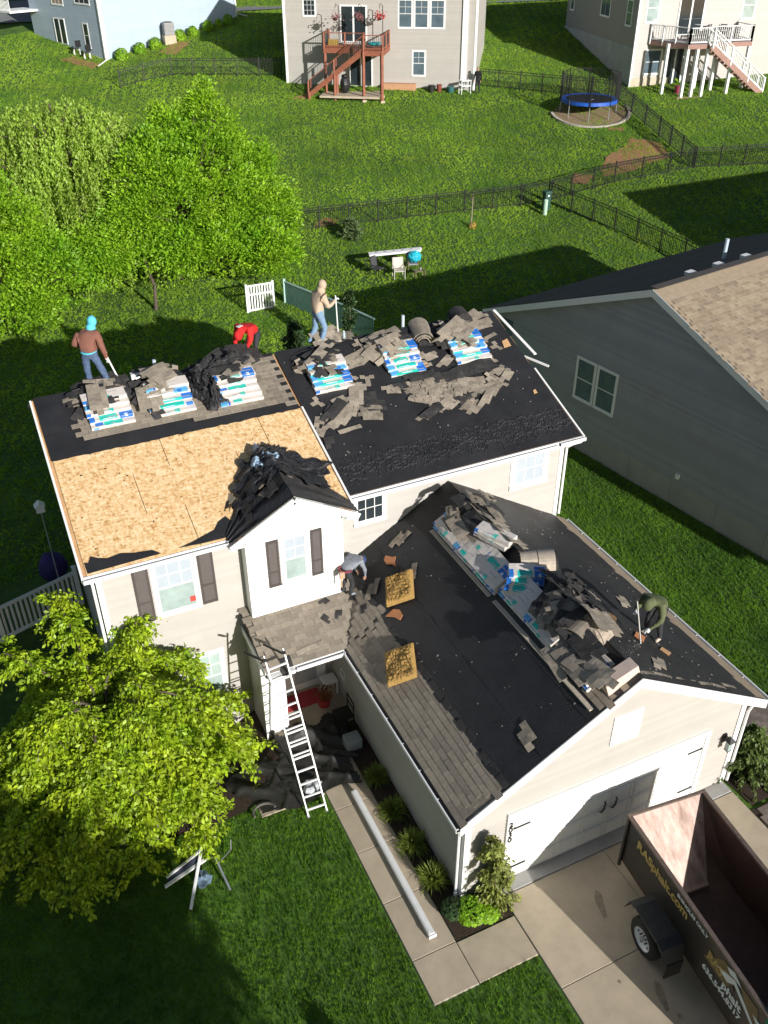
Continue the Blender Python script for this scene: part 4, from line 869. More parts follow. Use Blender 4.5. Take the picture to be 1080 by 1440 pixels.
# blue house
h3, f3, f3l, f3r = farhouse('two_storey_house', 'light blue sided house with a sunlit side wall at the top left', (13.84, 67.47, 6.1), math.atan2(.39, .92), 14.0, 10.5, 13.5, siding_b, shing_d, zb=-1)
g3 = Fr((13.84, 67.47, 0), math.atan2(-.92, .39))
slider(h3, g3, -6.9, -5.4, 6.95, 8.8, glass_d); window(h3, g3, -2.65, -2.0, 7.0, 8.7, glass_d)
window(h3, g3, -6.7, -5.1, 9.9, 11.2, M('tan curtains window', (.3, .22, .15), .3), (2, 0), lower=False); window(h3, g3, -3.25, -1.2, 10.15, 11.5, glass_d, (2, 0), lower=False)
MB().tube([f3.p(.12, 11, .1), f3.p(.12, 6.5, .1), f3.p(-.5, 6.25, .5), f3.p(-1.6, 6.1, 1.2)], .05, 6).build('downspout', whitem, h3)
MB().tube([f3.p(13.9, 11, .1), f3.p(13.9, 8.6, .1), f3.p(14.8, 8.3, .6)], .05, 6).build('downspout', whitem, h3)
m = MB(); g3.box(m, -11.5, -9.2, 9.2, 9.35, .0, 2.6); m.build('balcony_floor', white, h3)
m = MB()
for i in range(12): g3.box(m, -11.5+i*.2, -11.45+i*.2, 9.35, 10.2, 2.5, 2.55)
g3.box(m, -11.5, -9.2, 10.2, 10.28, 2.48, 2.58); tag(m.build('balcony_rail', white, h3), kind='stuff')
# ac unit
c = f3.p(5.9, 0, .75); z = max(terr(c.x, c.y), 7.4)+.15; ac = thing('air_conditioner', 'grey outdoor air conditioner standing against the sunlit blue house wall', 'air conditioner', (c.x, c.y, z))
am = M('grey ac metal', (.28, .28, .28), .5, .1, 5)
MB().bb(c.x-.42, c.x+.42, c.y-.42, c.y+.42, z+.05, z+1.0).build('cabinet', am, ac, bevel=.03); MB().bb(c.x-.48, c.x+.48, c.y-.48, c.y+.48, z-1, z+.05).build('pad', conc, ac); MB().tube([(c.x, c.y, z+1.0), (c.x, c.y, z+1.04)], .35, 16).build('fan_grille', blackmetal, ac)
for i in range(9): MB().bb(c.x-.43, c.x+.43, c.y-.43, c.y+.43, z+.14+i*.095, z+.155+i*.095).build('louvre', M('dark grey louvre', (.1, .1, .1)), ac)
# round clipped shrubs
def leafball(mb, c, rad, n_, s=.05, squash=1.):
    for i in range(n_):
        a = Vector((random.gauss(0, 1), random.gauss(0, 1), random.gauss(0, 1))).normalized(); rr = rad*(1-.25*random.random()**2); p = c+Vector((a.x*rr, a.y*rr, a.z*rr*squash))
        t_ = (a+Vector((random.uniform(-.6, .6), random.uniform(-.6, .6), random.uniform(-.3, .8)))).normalized(); x = t_.cross(Vector((0, 0, 1))); x = x.normalized() if x.length > .1 else Vector((1, 0, 0)); y = t_.cross(x)
        k = s*random.uniform(.7, 1.4); mb.add([p-x*k*.5, p+y*k*.5+t_*k*.3, p+x*k*.5, p-y*k*.5-t_*k*.1], [(0, 1, 2, 3)])
wb = ['nearest the blue house corner', 'second from the blue house corner', 'third from the corner, just left of the air conditioner', 'just right of the grey air conditioner', 'second right of the air conditioner', 'third right of the air conditioner at the shadow edge', 'in shade right of the last sunlit shrub', 'in the shade nearest the white downspout']
for k, (uu, rr) in enumerate(((.9, .52), (2.7, .5), (4.3, .5), (6.9, .5), (8.3, .42), (10.0, .48), (11.2, .3), (12.3, .45))):
    c = f3.p(uu, 0, .9); z = max(terr(c.x, c.y), 0)+.35
    t_ = thing('round_shrub', 'clipped round green shrub '+wb[k], 'shrub', (c.x, c.y, z-.4), 0, 'clipped round shrubs along the sunlit blue house wall')
    m = MB(); leafball(m, Vector((c.x, c.y, z)), rr, 700, .13); m.build('foliage', leaf_m, t_); MB().tube([(c.x, c.y, z-.5), (c.x, c.y, z)], .04).build('stem', bark, t_)
for k, (px_, py_) in enumerate(((12.55, 70.0), (13.1, 68.6))):
    t_ = thing('garden_chair', 'dark folding garden chair %s against the light blue wall' % ('left of its twin' if k == 0 else 'right of its twin'), 'chair', (px_-.5, py_, terr(px_, py_)))
    c = Vector((px_-.6, py_-.3, terr(px_, py_))); MB().box(c+Vector((0, 0, .45)), (.5, .5, .04)).build('seat', blackmetal, t_); MB().box(c+Vector((.2, .2, .75)), (.5, .04, .5), Matrix.Rotation(R_(23), 3, 'Z')).build('backrest', blackmetal, t_)
    for dx in (-.22, .22):
        for dy in (-.22, .22): MB().bb(c.x+dx-.02, c.x+dx+.02, c.y+dy-.02, c.y+dy+.02, c.z, c.z+.45).build('leg', whitem, t_)
# hedge at the far left edge, far garage strip
t_ = thing('clipped_hedge', 'tall clipped green hedge at the top left corner beyond the blue house', 'hedge', (2.5, 84, terr(2.5, 84))); m = MB()
for i in range(5): leafball(m, Vector((3.5+i*.9, 84+i*.35, terr(4, 84)+1.4)), 1.4, 900, .22)
m.build('foliage', leaf_m, t_)

# ================= FENCES =================
def fence(label, pts, h=1.25, sp=1.83, mat_=blackmetal, pick=.115, gate=None, group=None, name='metal_fence'):
    t_ = thing(name, label, 'fence', (*pts[0], terr(*pts[0])), 0, group); pm = MB()
    for i in range(len(pts)-1):
        a, b_ = Vector((*pts[i], 0)), Vector((*pts[i+1], 0)); L_ = (b_-a).length; k = max(1, round(L_/sp))
        for j in range(k):
            p, q = a.lerp(b_, j/k), a.lerp(b_, (j+1)/k); p.z = terr(p.x, p.y)+.03; q.z = terr(q.x, q.y)+.03
            for zz in (h-.04, h-.2, .12): MB().bar(p+Vector((0, 0, zz)), q+Vector((0, 0, zz)), .03, .035).build('rail', mat_, t_)
            n_ = int((q-p).length/pick)
            for s in range(1, n_): c = p.lerp(q, s/n_); pm.bar(c+Vector((0, 0, .08)), c+Vector((0, 0, h-.02)), .018, .018)
            MB().bb(p.x-.032, p.x+.032, p.y-.032, p.y+.032, p.z-.1, p.z+h+.06).build('post', mat_, t_)
    q = Vector((*pts[-1], terr(*pts[-1]))); MB().bb(q.x-.032, q.x+.032, q.y-.032, q.y+.032, q.z-.1, q.z+h+.06).build('post', mat_, t_)
    pm.build('pickets', mat_, t_, kind='stuff'); return t_
fence('black picket fence across the middle lawn from the leafy trees to the utility box', [(12.0, 34.3), (18.45, 33.2), (31.9, 29.9)])
fence('black picket fence running on past the bare clay soil to the right edge', [(31.95, 29.95), (36.9, 30.2), (42.6, 29.6), (47, 27.9), (56, 25.5)])
fence('black picket fence running down towards the neighbouring roof from the utility box', [(31.93, 29.7), (33.3, 25.2), (34.4, 20.5), (34.8, 17)])
fence('black picket fence curving from the trampoline down to the bare clay soil', [(45.0, 40.9), (44.4, 38.6), (43.6, 34.5), (42.65, 29.8)])
fence('black picket fence between the beige far house and the trampoline', [(37.4, 48.2), (41.0, 44.9), (44.9, 41.2)])
fence('black picket fence on the far lawn left of the red brown deck', [(13.4, 60.8), (15.4, 61.3), (17.6, 61.5), (25.2, 57.3)])

# white vinyl fence left of the house
t_ = thing('picket_fence', 'white vinyl picket fence at the left edge beside the house', 'fence', (-1, 6.6, -.3)); m = MB()
A = Vector((-4.5, 5.5, -.42)); B = Vector((.12, 7.1, -.42))
L_ = (B-A).length; n_ = int(L_/.14)
for i in range(n_): c = A.lerp(B, i/n_); MB().bar(c+Vector((0, 0, .08)), c+Vector((0, 0, 1.25)), .02, .07, up=(B-A).normalized()).build('picket', white, t_)
for zz in (1.2, .15): MB().bar(A+Vector((0, 0, zz)), B+Vector((0, 0, zz)), .05, .1).build('rail', white, t_)
for tt in (0, .5, 1): c = A.lerp(B, tt); MB().bb(c.x-.065, c.x+.065, c.y-.065, c.y+.065, -.6, 1.0).build('post', white, t_)
t_ = thing('garden_gate', 'white slatted gate half hidden by leaves behind the roof ridge', 'gate', (12.1, 25.7, .1))
for i in range(9): MB().bb(11.65+i*.14, 11.72+i*.14, 25.7, 25.73, .15, 1.5).build('slat', white, t_)
for zz in (.2, 1.0, 1.45): MB().bb(11.6, 12.9, 25.66, 25.70, zz, zz+.08).build('rail', white, t_)
for x in (11.55, 12.92): MB().bb(x-.05, x+.05, 25.63, 25.75, 0, 1.6).build('post', white, t_)
# pale green panel fence behind the tan hoodie roofer
t_ = thing('panel_fence', 'pale green vertical slat fence behind the roofer in the tan hoodie', 'fence', (13.9, 24, 0)); gm = M('pale green fence', (.10, .20, .17), .5, .1, 4); tm = M('pale green rail', (.35, .5, .45), .5)
for (a, b_) in (((13.6, 25.9), (14.6, 23.2)), ((14.6, 23.2), (15.7, 19.6))):
    a = Vector((*a, .05)); b_ = Vector((*b_, .0)); n_ = int((b_-a).length/.13)
    for i in range(n_): c = a.lerp(b_, i/n_); MB().bar(c+Vector((0, 0, .05)), c+Vector((0, 0, 1.3)), .02, .10, up=(b_-a).normalized()).build('slat', gm, t_)
    MB().bar(a+Vector((0, 0, 1.32)), b_+Vector((0, 0, 1.32)), .08, .06).build('rail', tm, t_); MB().bb(a.x-.06, a.x+.06, a.y-.06, a.y+.06, -.1, 1.5).build('post', tm, t_)
NOGRASS.append((-99, -99, -99, -99))
# ================= TREES =================
def leafquads(P, Dn, size, name, mat_, parent, fold=.25):
    """numpy leaf cloud: P positions, Dn pointing direction per leaf; each a folded 4 point leaf"""
    n_ = len(P); Dn = Dn/np.linalg.norm(Dn, axis=1, keepdims=True)
    rnd = rng.normal(size=(n_, 3)); S = np.cross(Dn, rnd); S /= np.linalg.norm(S, axis=1, keepdims=True)+1e-9; Nn = np.cross(S, Dn)
    sz = size*rng.uniform(.6, 1.35, (n_, 1)); V = np.empty((n_*4, 3))
    V[0::4] = P; V[1::4] = P+Dn*sz*.55+S*sz*.27+Nn*sz*fold*.3; V[2::4] = P+Dn*sz*1.0-Nn*sz*.1; V[3::4] = P+Dn*sz*.55-S*sz*.27+Nn*sz*fold*.3
    me_ = bpy.data.meshes.new(name); me_.vertices.add(n_*4); me_.vertices.foreach_set('co', V.ravel()); me_.loops.add(n_*4); me_.loops.foreach_set('vertex_index', np.arange(n_*4, dtype=np.int32))
    me_.polygons.add(n_); me_.polygons.foreach_set('loop_start', np.arange(0, n_*4, 4, dtype=np.int32)); me_.polygons.foreach_set('loop_total', np.full(n_, 4, dtype=np.int32)); me_.materials.append(mat_); me_.update(); me_.validate()
    return put(bpy.data.objects.new(name, me_), parent)
def clustertree(name, label, base, blobs, n_cl, per, size, mat_, trunk_r=.14, droop=.3, csize=.5, top=None, upw=0., limb=5):
    """blobs: list of (center, radii). leaf clusters on blob shells, limbs to the clusters"""
    bx, by = base; bz = terr(bx, by)-.1; t_ = thing(name, label, 'tree', (bx, by, bz))
    ctr = np.mean([b_[0] for b_ in blobs], axis=0); top = top or ctr[2]+.5
    tr = MB(); tr.tube([(bx, by, bz), (bx+.1, by, bz+(top-bz)*.4), (ctr[0]*.5+bx*.5, ctr[1]*.5+by*.5, top-.5), (ctr[0], ctr[1], top+1)], [trunk_r, trunk_r*.8, trunk_r*.5, .03], 9); tr.build('trunk', bark, t_)
    Ps, Ds = [], []; limbs = MB(); vol = np.array([b_[1][0]*b_[1][1]*b_[1][2] for b_ in blobs]); pr_ = vol**(2/3); pr_ = pr_/pr_.sum()
    for k in range(n_cl):
        c, rad = blobs[rng.choice(len(blobs), p=pr_)]; d = rng.normal(size=3); d /= np.linalg.norm(d)
        if d[2] < -.35: d[2] *= -.6
        rr = rng.uniform(.55, 1.05)**.6; p = np.array(c)+d*np.array(rad)*rr
        if limb and k % limb == 0:
            s0 = Vector((bx*.4+ctr[0]*.6, by*.4+ctr[1]*.6, bz+(p[2]-bz)*rng.uniform(.3, .6))); e = Vector(p); mid = s0.lerp(e, .5)+Vector((0, 0, .25)); limbs.tube([s0, mid, e], [.05, .03, .012], 5)
        q = rng.normal(size=(per, 3))*np.array([csize, csize, csize*.5])*rng.uniform(.6, 1.2); q[:, 2] -= .35*np.hypot(q[:, 0], q[:, 1])*droop*2
        Ps.append(p+q); dd = q*1.2+rng.normal(size=(per, 3))*.35+d*.5; dd[:, 2] += upw-droop; Ds.append(dd)
    limbs.build('limbs', bark, t_); leafquads(np.vstack(Ps), np.vstack(Ds), size, 'foliage', mat_, t_); return t_
# rounded upright trees behind the house
clustertree('leafy_tree', 'rounded bright green tree reaching up against the far lawn, right of the willow', (9.6, 31.0), [((11.0, 31.2, 4.6), (3.6, 3.2, 3.4)), ((12.0, 32.2, 6.6), (2.0, 2.0, 2.2)), ((13.6, 30.0, 3.4), (2.3, 2.2, 2.4)), ((8.9, 30.2, 4.6), (2.5, 2.4, 3.0)), ((13.4, 27.2, 2.2), (1.5, 1.6, 1.8)), ((9.2, 31.4, 6.6), (1.2, 1.2, 1.6)), ((11.2, 28.2, 2.4), (2.6, 1.8, 2.0)), ((12.4, 33.0, 8.2), (.8, .8, 1.5)), ((10.3, 32.6, 7.4), (.9, .9, 1.5)), ((14.3, 31.6, 5.6), (.9, .9, 1.5))], 1900, 44, .165, leaf_m, .2, .1, .25, upw=.35)
clustertree('leafy_tree', 'broad green tree cut off by the left edge behind the roofer in brown', (.6, 29.0), [((.4, 29.0, 3.8), (3.0, 2.8, 3.6)), ((2.6, 27.8, 2.6), (1.8, 1.8, 2.4)), ((-1.0, 30.0, 5.5), (2.2, 2.2, 3.2)), ((1.2, 26.6, 1.6), (1.8, 1.4, 1.5))], 1150, 44, .16, leaf_m, .18, .15, .25, upw=.3)
# willow: hanging curtains of fine leaves
def willow():
    bx, by = 5.0, 34.0; bz = terr(bx, by)-.1; t_ = thing('willow_tree', 'tall weeping willow with hanging pale green strands at the left', 'tree', (bx, by, bz))
    MB().tube([(bx, by, bz), (bx+.1, by, 3), (bx-.2, by, 6.5), (bx, by, 9)], [.35, .28, .18, .05], 10).build('trunk', bark, t_)
    Ps, Ds = [], []; st = MB()
    for k in range(1200):
        a = rng.uniform(0, 2*math.pi); rr = 5.4*math.sqrt(rng.uniform(0, 1)); top = 9.0-rr*rr*.12+rng.uniform(-.6, .5); L_ = rng.uniform(2.0, 6.0)*(1 if rr > 1.8 else .6); L_ = min(L_, top-.4)
        x0 = bx+rr*math.cos(a)*1.05; y0 = by+rr*math.sin(a)*.85; n_ = int(L_*24); tt = np.sort(rng.uniform(0, 1, n_)); ph = rng.uniform(0, 6)
        x = x0+.35*math.cos(a)*np.sqrt(tt)+.07*np.sin(tt*9+ph); y = y0+.35*math.sin(a)*np.sqrt(tt)+.07*np.cos(tt*8+ph); z = top-L_*tt
        P = np.stack([x, y, z], 1)+rng.normal(size=(n_, 3))*.05; D = rng.normal(size=(n_, 3))*.5; D[:, 2] -= 1.1; Ps.append(P); Ds.append(D)
        if k % 14 == 0: st.tube([(bx+(x0-bx)*.15, by+(y0-by)*.15, top-2.4), (bx+(x0-bx)*.7, by+(y0-by)*.7, top-.7), (x0, y0, top-.25), (x0+.25*math.cos(a), y0+.25*math.sin(a), top-1.0)], [.05, .035, .02, .008], 4)
    st.build('limbs', bark, t_); leafquads(np.vstack(Ps), np.vstack(Ds), .15, 'foliage', leaf_w, t_)
willow()
clustertree('leafy_tree', 'small bright green tree with a pale leaning trunk between the willow and the round tree', (7.5, 28.0), [((7.2, 29.5, 3.2), (1.9, 1.6, 2.4)), ((5.2, 28.8, 2.6), (1.6, 1.4, 1.9)), ((9.3, 28.2, 2.6), (1.4, 1.2, 1.6))], 420, 60, .16, leaf_m, .1, .35, .38, limb=0)
# front ornamental cherry with weeping boughs
def cherry():
    bx, by = -.15, -1.1; bz = terr(bx, by)-.05; t_ = thing('weeping_cherry', 'weeping ornamental tree with yellow green drooping leaves in front of the house at lower left', 'tree', (bx, by, bz))
    t_['label'] = 'weeping ornamental tree with drooping yellow green leaves in the front garden'
    MB().tube([(bx, by, bz), (bx+.05, by, 1.2), (bx-.05, by-.1, 2.0), (bx, by, 2.9)], [.16, .13, .11, .05], 10).build('trunk', bark, t_)
    Ps, Ds = [], []; br = MB(); tw = MB()
    for k in range(64):
        a = 2*math.pi*(k*.618 % 1)+rng.uniform(-.2, .2); R1 = rng.uniform(1.0, 3.05)
        if math.sin(a) > .3: R1 *= .85
        if math.cos(a) < -.2: R1 *= 1.15
        low = math.sin(a) < -.3 and math.cos(a) > -.25
        if low: R1 *= .93
        h0 = rng.uniform(1.7, 2.8); h1 = h0+rng.uniform(.5, 1.25)*(1.25-R1/4); he = h1-rng.uniform(.8, 2.1)*(R1/2.7); he = max(he, .95 if low else .5)
        pts = []
        for s in np.linspace(0, 1, 12):
            rr = R1*s; z = h0*(1-s)**2+2*(1-s)*s*(h1*1.45-.3)+s*s*he; wob = .12*math.sin(s*7+k)
            pts.append(Vector((bx+rr*math.cos(a)-wob*math.sin(a), by+rr*math.sin(a)+wob*math.cos(a), z)))
        br.tube(pts, [.05*(1-s)+.008 for s in np.linspace(0, 1, 12)], 5)
        for i in range(3, 12):
            for q in range(int(rng.integers(5, 9))):
                p = pts[i].lerp(pts[i-1], rng.random()); da = a+rng.uniform(-1.9, 1.9); Lt = rng.uniform(.25, .75); dz = rng.uniform(-.2, .45)
                e = [p]; 
                for s in np.linspace(.25, 1, 5): e.append(p+Vector((math.cos(da)*Lt*s, math.sin(da)*Lt*s, dz*Lt*s-.75*Lt*s*s)))
                if q < 4: tw.tube(e, [.008, .007, .006, .005, .004, .003], 3, cap=False)
                for s in range(1, len(e)):
                    n_ = int(rng.integers(9, 15)); c0 = np.array(e[s-1]); c1 = np.array(e[s]); tt = rng.random((n_, 1)); P = c0+(c1-c0)*tt+rng.normal(size=(n_, 3))*.045
                    D = rng.normal(size=(n_, 3))*.55+np.array([math.cos(da)*.55, math.sin(da)*.55, -.65]); Ps.append(P); Ds.append(D)
    for (ex, ey, ez, n_s) in ((-.55, 1.6, 4.1, 9), (.95, .25, 4.0, 9), (-1.9, .9, 3.6, 8), (.5, -1.9, 3.4, 7), (-1.6, -1.4, 3.3, 7)):
        e = Vector((ex, ey, ez)); s0 = Vector((bx, by, 2.0)); pts = [s0.lerp(e, s)+Vector((0, 0, .5*math.sin(s*3.14))) for s in np.linspace(0, 1, 9)]; br.tube(pts, [.05-.004*i for i in range(9)], 5)
        for i in range(3, 9):
            for q in range(n_s):
                p = pts[i]+Vector(rng.normal(size=3)*.06); da = rng.uniform(0, 6.28); Lt = rng.uniform(.3, .7); dz = rng.uniform(-.1, .5); ee = [p]
                for s in np.linspace(.25, 1, 5): ee.append(p+Vector((math.cos(da)*Lt*s, math.sin(da)*Lt*s, dz*Lt*s-.9*Lt*s*s)))
                for s in range(1, len(ee)):
                    c0 = np.array(ee[s-1]); c1 = np.array(ee[s]); P = c0+(c1-c0)*rng.random((9, 1))+rng.normal(size=(9, 3))*.045; Ps.append(P); Ds.append(rng.normal(size=(9, 3))*.5+np.array([math.cos(da)*.5, math.sin(da)*.5, -.65]))
    br.build('limbs', bark, t_); tw.build('twigs', bark, t_, kind='stuff'); leafquads(np.vstack(Ps), np.vstack(Ds), .115, 'foliage', leaf_y, t_)
    print('cherry leaves', sum(len(p) for p in Ps))
cherry()
# street tree outside the frame whose shade falls over the lower left lawn
clustertree('leafy_tree', 'tall street tree standing in front of the lot, out of view', (.4, -19.5), [((-.2, -22, 6.0), (3.4, 3.2, 2.4)), ((-1.4, -18.8, 4.6), (3.2, 2.6, 1.8)), ((-.6, -25, 6.2), (3, 2.5, 2.2))], 1500, 45, .42, leaf_m, .2, .1, .5)
# ================= BUNDLES =================
def bundle_mesh(L_, W, Hh, droop, wrap, seg=10, rag=.004):
    """wrapped shingle bundle, local x along, y depth (front at y=0), z up"""
    m_ = MB(); prof = [(0, 0), (0, Hh*.92), (.012, Hh), (W-.012, Hh), (W, Hh*.92), (W, 0)]; k = len(prof)
    vs = []; uvs = []
    for i in range(seg+1):
        s = i/seg; dz = -droop*(2*s-1)**2
        for (y, z) in prof: vs.append((L_*(s-.5), y+random.uniform(-rag, rag), z+dz+random.uniform(-rag, rag)*.7))
    fs = []
    for i in range(seg):
        for j in range(k): a, b_ = i*k+j, i*k+(j+1) % k; fs.append((a, b_, b_+k, a+k))
    fs.append(tuple(range(k-1, -1, -1))); fs.append(tuple(range(seg*k, seg*k+k))); m_.add(vs, [f_[::-1] for f_ in fs])
    me_ = m_.mesh('shingle_bundle', wrap); uvl = me_.uv_layers.new(name='UVMap')
    for p in me_.polygons:
        for li in p.loop_indices:
            v = me_.vertices[me_.loops[li].vertex_index].co; i = me_.loops[li].vertex_index % k
            vv = {0: 0, 1: .5, 2: .55, 3: 1., 4: 1.05, 5: 1.4}[i] if len(p.vertices) == 4 else 3
            uvl.data[li].uv = ((v.x+L_/2)/L_, vv)
    return me_
BM = {}
def bundle(wrap, L_=1.0, W=.34, Hh=.085, droop=.012):
    key = (wrap, L_, W, Hh, droop)
    if key not in BM: BM[key] = bundle_mesh(L_, W, Hh, droop, wraps[wrap])
    return BM[key]
ORD = ['bottom', 'second from bottom', 'middle', 'second from top', 'top']
stacks = [('leftmost stack of the left roof half', 1.66, 3.80, 'L', [5, 0, 3, 1, 3], 1.03), ('middle stack of the left roof half', 3.12, 3.78, 'L', [3, 4, 2, 6, 1], 1.06), ('right-hand stack of the left roof half', 4.80, 3.68, 'L', [1, 3, 5, 3, 0], 1.10),
          ('left-hand stack of the right roof half', 7.22, 3.52, 'R', [3, 2, 2, 6, 1], 1.05), ('middle stack of the right roof half', 9.34, 3.56, 'R', [2, 4, 0, 5, 2], 1.02), ('rightmost stack of the right roof half', 11.32, 3.50, 'R', [3, 2, 6, 4, 2], 1.05)]
def zr(half, y): return zL(y) if half == 'L' else zRr(y)
for (lb, cx, yf, half, ws, L_) in stacks:
    ang_ = math.atan(.325 if half == 'L' else .3543)
    for i, wi in enumerate(ws):
        y = yf+.135*i; z = zr(half, y)+.03+(.088*i)*1.0
        # each bundle lies parallel to the slope, stepped back from the one below
        o = smesh(bundle(wi, L_), 'shingle_bundle', (cx+random.uniform(-.025, .025), y, zr(half, yf)+.045+.088*i+.02*i), Matrix.Rotation(random.uniform(-.025, .025), 3, 'Z') @ Matrix.Rotation(ang_*.75, 3, 'X'))
        tag(o, '%s wrapped bundle in the %s' % (ORD[i], lb), 'shingle bundle', 'wrapped shingle bundles stacked on the upper roof')
# ================= TORN SHINGLE SHEETS =================
def sheet_mesh(w_, l_, curl, mat_, rag=.05, crump=.02, tabs=True, seed=0):
    """a torn off sheet of 3-tab courses: x width, y length, arched over x"""
    rs = random.Random(seed); m_ = MB(); nx_ = max(2, int(w_/.1)); rows = max(1, int(l_/.145)); th_ = .006
    ph = rs.uniform(0, 6)
    def zf(x, y): return -curl*((x/(w_/2))**2)*(w_/2)+crump*math.sin(x*9+ph)*math.cos(y*7+ph)
    for j in range(rows):
        y0 = j*.145; x0 = -w_/2+rs.uniform(-1, 1)*rag-(.15 if j % 2 else 0)*tabs; x1 = w_/2+rs.uniform(-1, 1)*rag; n_ = max(1, int((x1-x0)/.152)); mi = 0
        for i in range(n_):
            a, b_ = x0+i*.152, x0+(i+1)*.152-(.006 if i % 2 else 0); d = .010*(j % 2); up = .012
            q = [(a, y0-.005, zf(a, y0)+up+d*.3), (b_, y0-.005, zf(b_, y0)+up+d*.3), (b_, y0+.15, zf(b_, y0+.15)+.002), (a, y0+.15, zf(a, y0+.15)+.002)]
            q2 = [(p[0], p[1], p[2]-th_) for p in q]; m_.add(q+q2, [(0, 1, 2, 3), (7, 6, 5, 4), (0, 4, 5, 1), (2, 6, 7, 3), (0, 3, 7, 4), (1, 5, 6, 2)], mi)
    return m_.mesh('shingle_sheet', mat_)
SHM = {'t': [sheet_mesh(.9, .45, .0, shing, seed=1), sheet_mesh(.6, .3, .0, shing, seed=2), sheet_mesh(.75, .6, .03, shing, seed=3), sheet_mesh(.45, .3, .05, shing, seed=4), sheet_mesh(.9, .15, .0, shing, seed=5), sheet_mesh(.3, .45, .02, shing, seed=6)],
       'd': [sheet_mesh(.7, .45, .06, shing_u, seed=7), sheet_mesh(.5, .3, .05, shing_u, seed=8), sheet_mesh(.9, .3, .02, shing_u, seed=9)]}
def plane_R(n_): n_ = Vector(n_).normalized(); X = Vector((1, 0, 0)); X = (X-n_*X.dot(n_)).normalized(); return Matrix((X, n_.cross(X), n_)).transposed()
def lay(me_, x, y, z, n_, rz, lift=.03, tx=0, ty=0, name='torn_shingle_sheet', label='', cat='roof shingle', group=None, sc_=1):
    Rm = plane_R(n_) @ Matrix.Rotation(rz, 3, 'Z') @ Matrix.Rotation(tx, 3, 'X') @ Matrix.Rotation(ty, 3, 'Y')
    o = smesh(me_, name, Vector((x, y, z))+Vector(n_)*lift, Rm @ Matrix.Diagonal((sc_, sc_, sc_)))
    return tag(o, label, cat, group)
G1 = 'torn shingle sheets scattered on the black felt'
def scat(region, lab, pts, half='R', dark=.22):
    for (x, y, rz) in pts:
        k = 'd' if random.random() < dark else 't'; me_ = random.choice(SHM[k])
        lay(me_, x, y, zr(half, y), nRr if half == 'R' else nL, rz, random.uniform(.045, .08), random.uniform(-.06, .06), random.uniform(-.05, .05), sc_=.85, label=('dark ' if k == 'd' else 'taupe ')+lab, group=('dark ' if k == 'd' else 'taupe ')+G1+' '+region)
scat('left', 'torn shingle piece on felt between the white seam and the middle stack', [(6.45, 2.35, .9), (6.6, 2.75, 1.1), (6.85, 2.45, .5), (7.0, 2.95, .8), (7.25, 2.6, .7), (7.35, 3.1, .2), (7.55, 2.85, 1.0), (6.75, 3.15, .3), (7.1, 2.2, .1), (7.85, 3.2, 1.2), (8.15, 3.05, 1.3), (8.05, 2.6, -.2), (8.2, 3.5, 1.2), (7.8, 2.35, -.3), (6.55, 2.1, 1.4), (8.4, 3.75, 1.3), (6.95, 2.75, .6), (7.9, 3.0, .9)])
mid = []
for i in range(14): t_ = i/13; mid.append((8.7+2.3*t_, 3.05-.35*t_+.12*math.sin(i), -.05+random.uniform(-.2, .2)))
for i in range(9): t_ = i/8; mid.append((9.2+1.2*t_, 2.55-.25*t_, -.4+random.uniform(-.2, .2)))
for i in range(8): t_ = i/7; mid.append((9.3+1.2*t_, 2.1+.25*t_, .5+random.uniform(-.2, .2)))
scat('middle', 'torn shingle piece lying below the two right-hand stacks', mid)
scat('right', 'torn shingle piece in the fan reaching towards the right rake', [(10.7, 2.0, .6), (10.95, 2.2, .7), (11.2, 2.3, .8), (11.5, 2.45, .7), (11.8, 2.5, .6), (12.05, 2.75, .7), (11.3, 2.6, .3), (11.6, 2.75, .5), (11.9, 2.95, .4), (10.6, 2.35, .2), (11.05, 2.55, .9)], dark=.12)
scat('upper', 'torn shingle piece near the ridge between the stacks of the right roof half', [(8.3, 4.3, .3), (8.6, 4.75, .2), (9.95, 4.1, .1), (10.25, 3.9, .2), (10.4, 4.35, -.2), (10.1, 4.7, .2), (12.2, 4.2, .3), (12.25, 4.6, .1), (12.1, 4.9, .4), (12.35, 3.75, .2), (10.65, 3.65, .6), (9.95, 3.7, -.1), (11.95, 3.35, .1), (7.95, 3.75, .5), (8.05, 4.15, .1), (12.45, 5.0, .0)], dark=.15)
# dark long strips thrown across
for (x, y, L_, rz) in ((11.0, 3.05, 1.7, .07), (11.1, 3.2, 1.5, .15), (7.1, 2.85, .9, .65), (9.7, 3.25, .9, .0)):
    lay(sheet_mesh(L_, .3, .01, shing_u, seed=int(x*10+y)), x, y, zRr(y), nRr, rz, .10, label='dark upturned shingle strip thrown over the taupe scatter '+{11.0: 'right of centre, lower one', 11.1: 'right of centre, upper one', 7.1: 'near the white seam', 9.7: 'below the middle stack'}[x], name='shingle_strip')
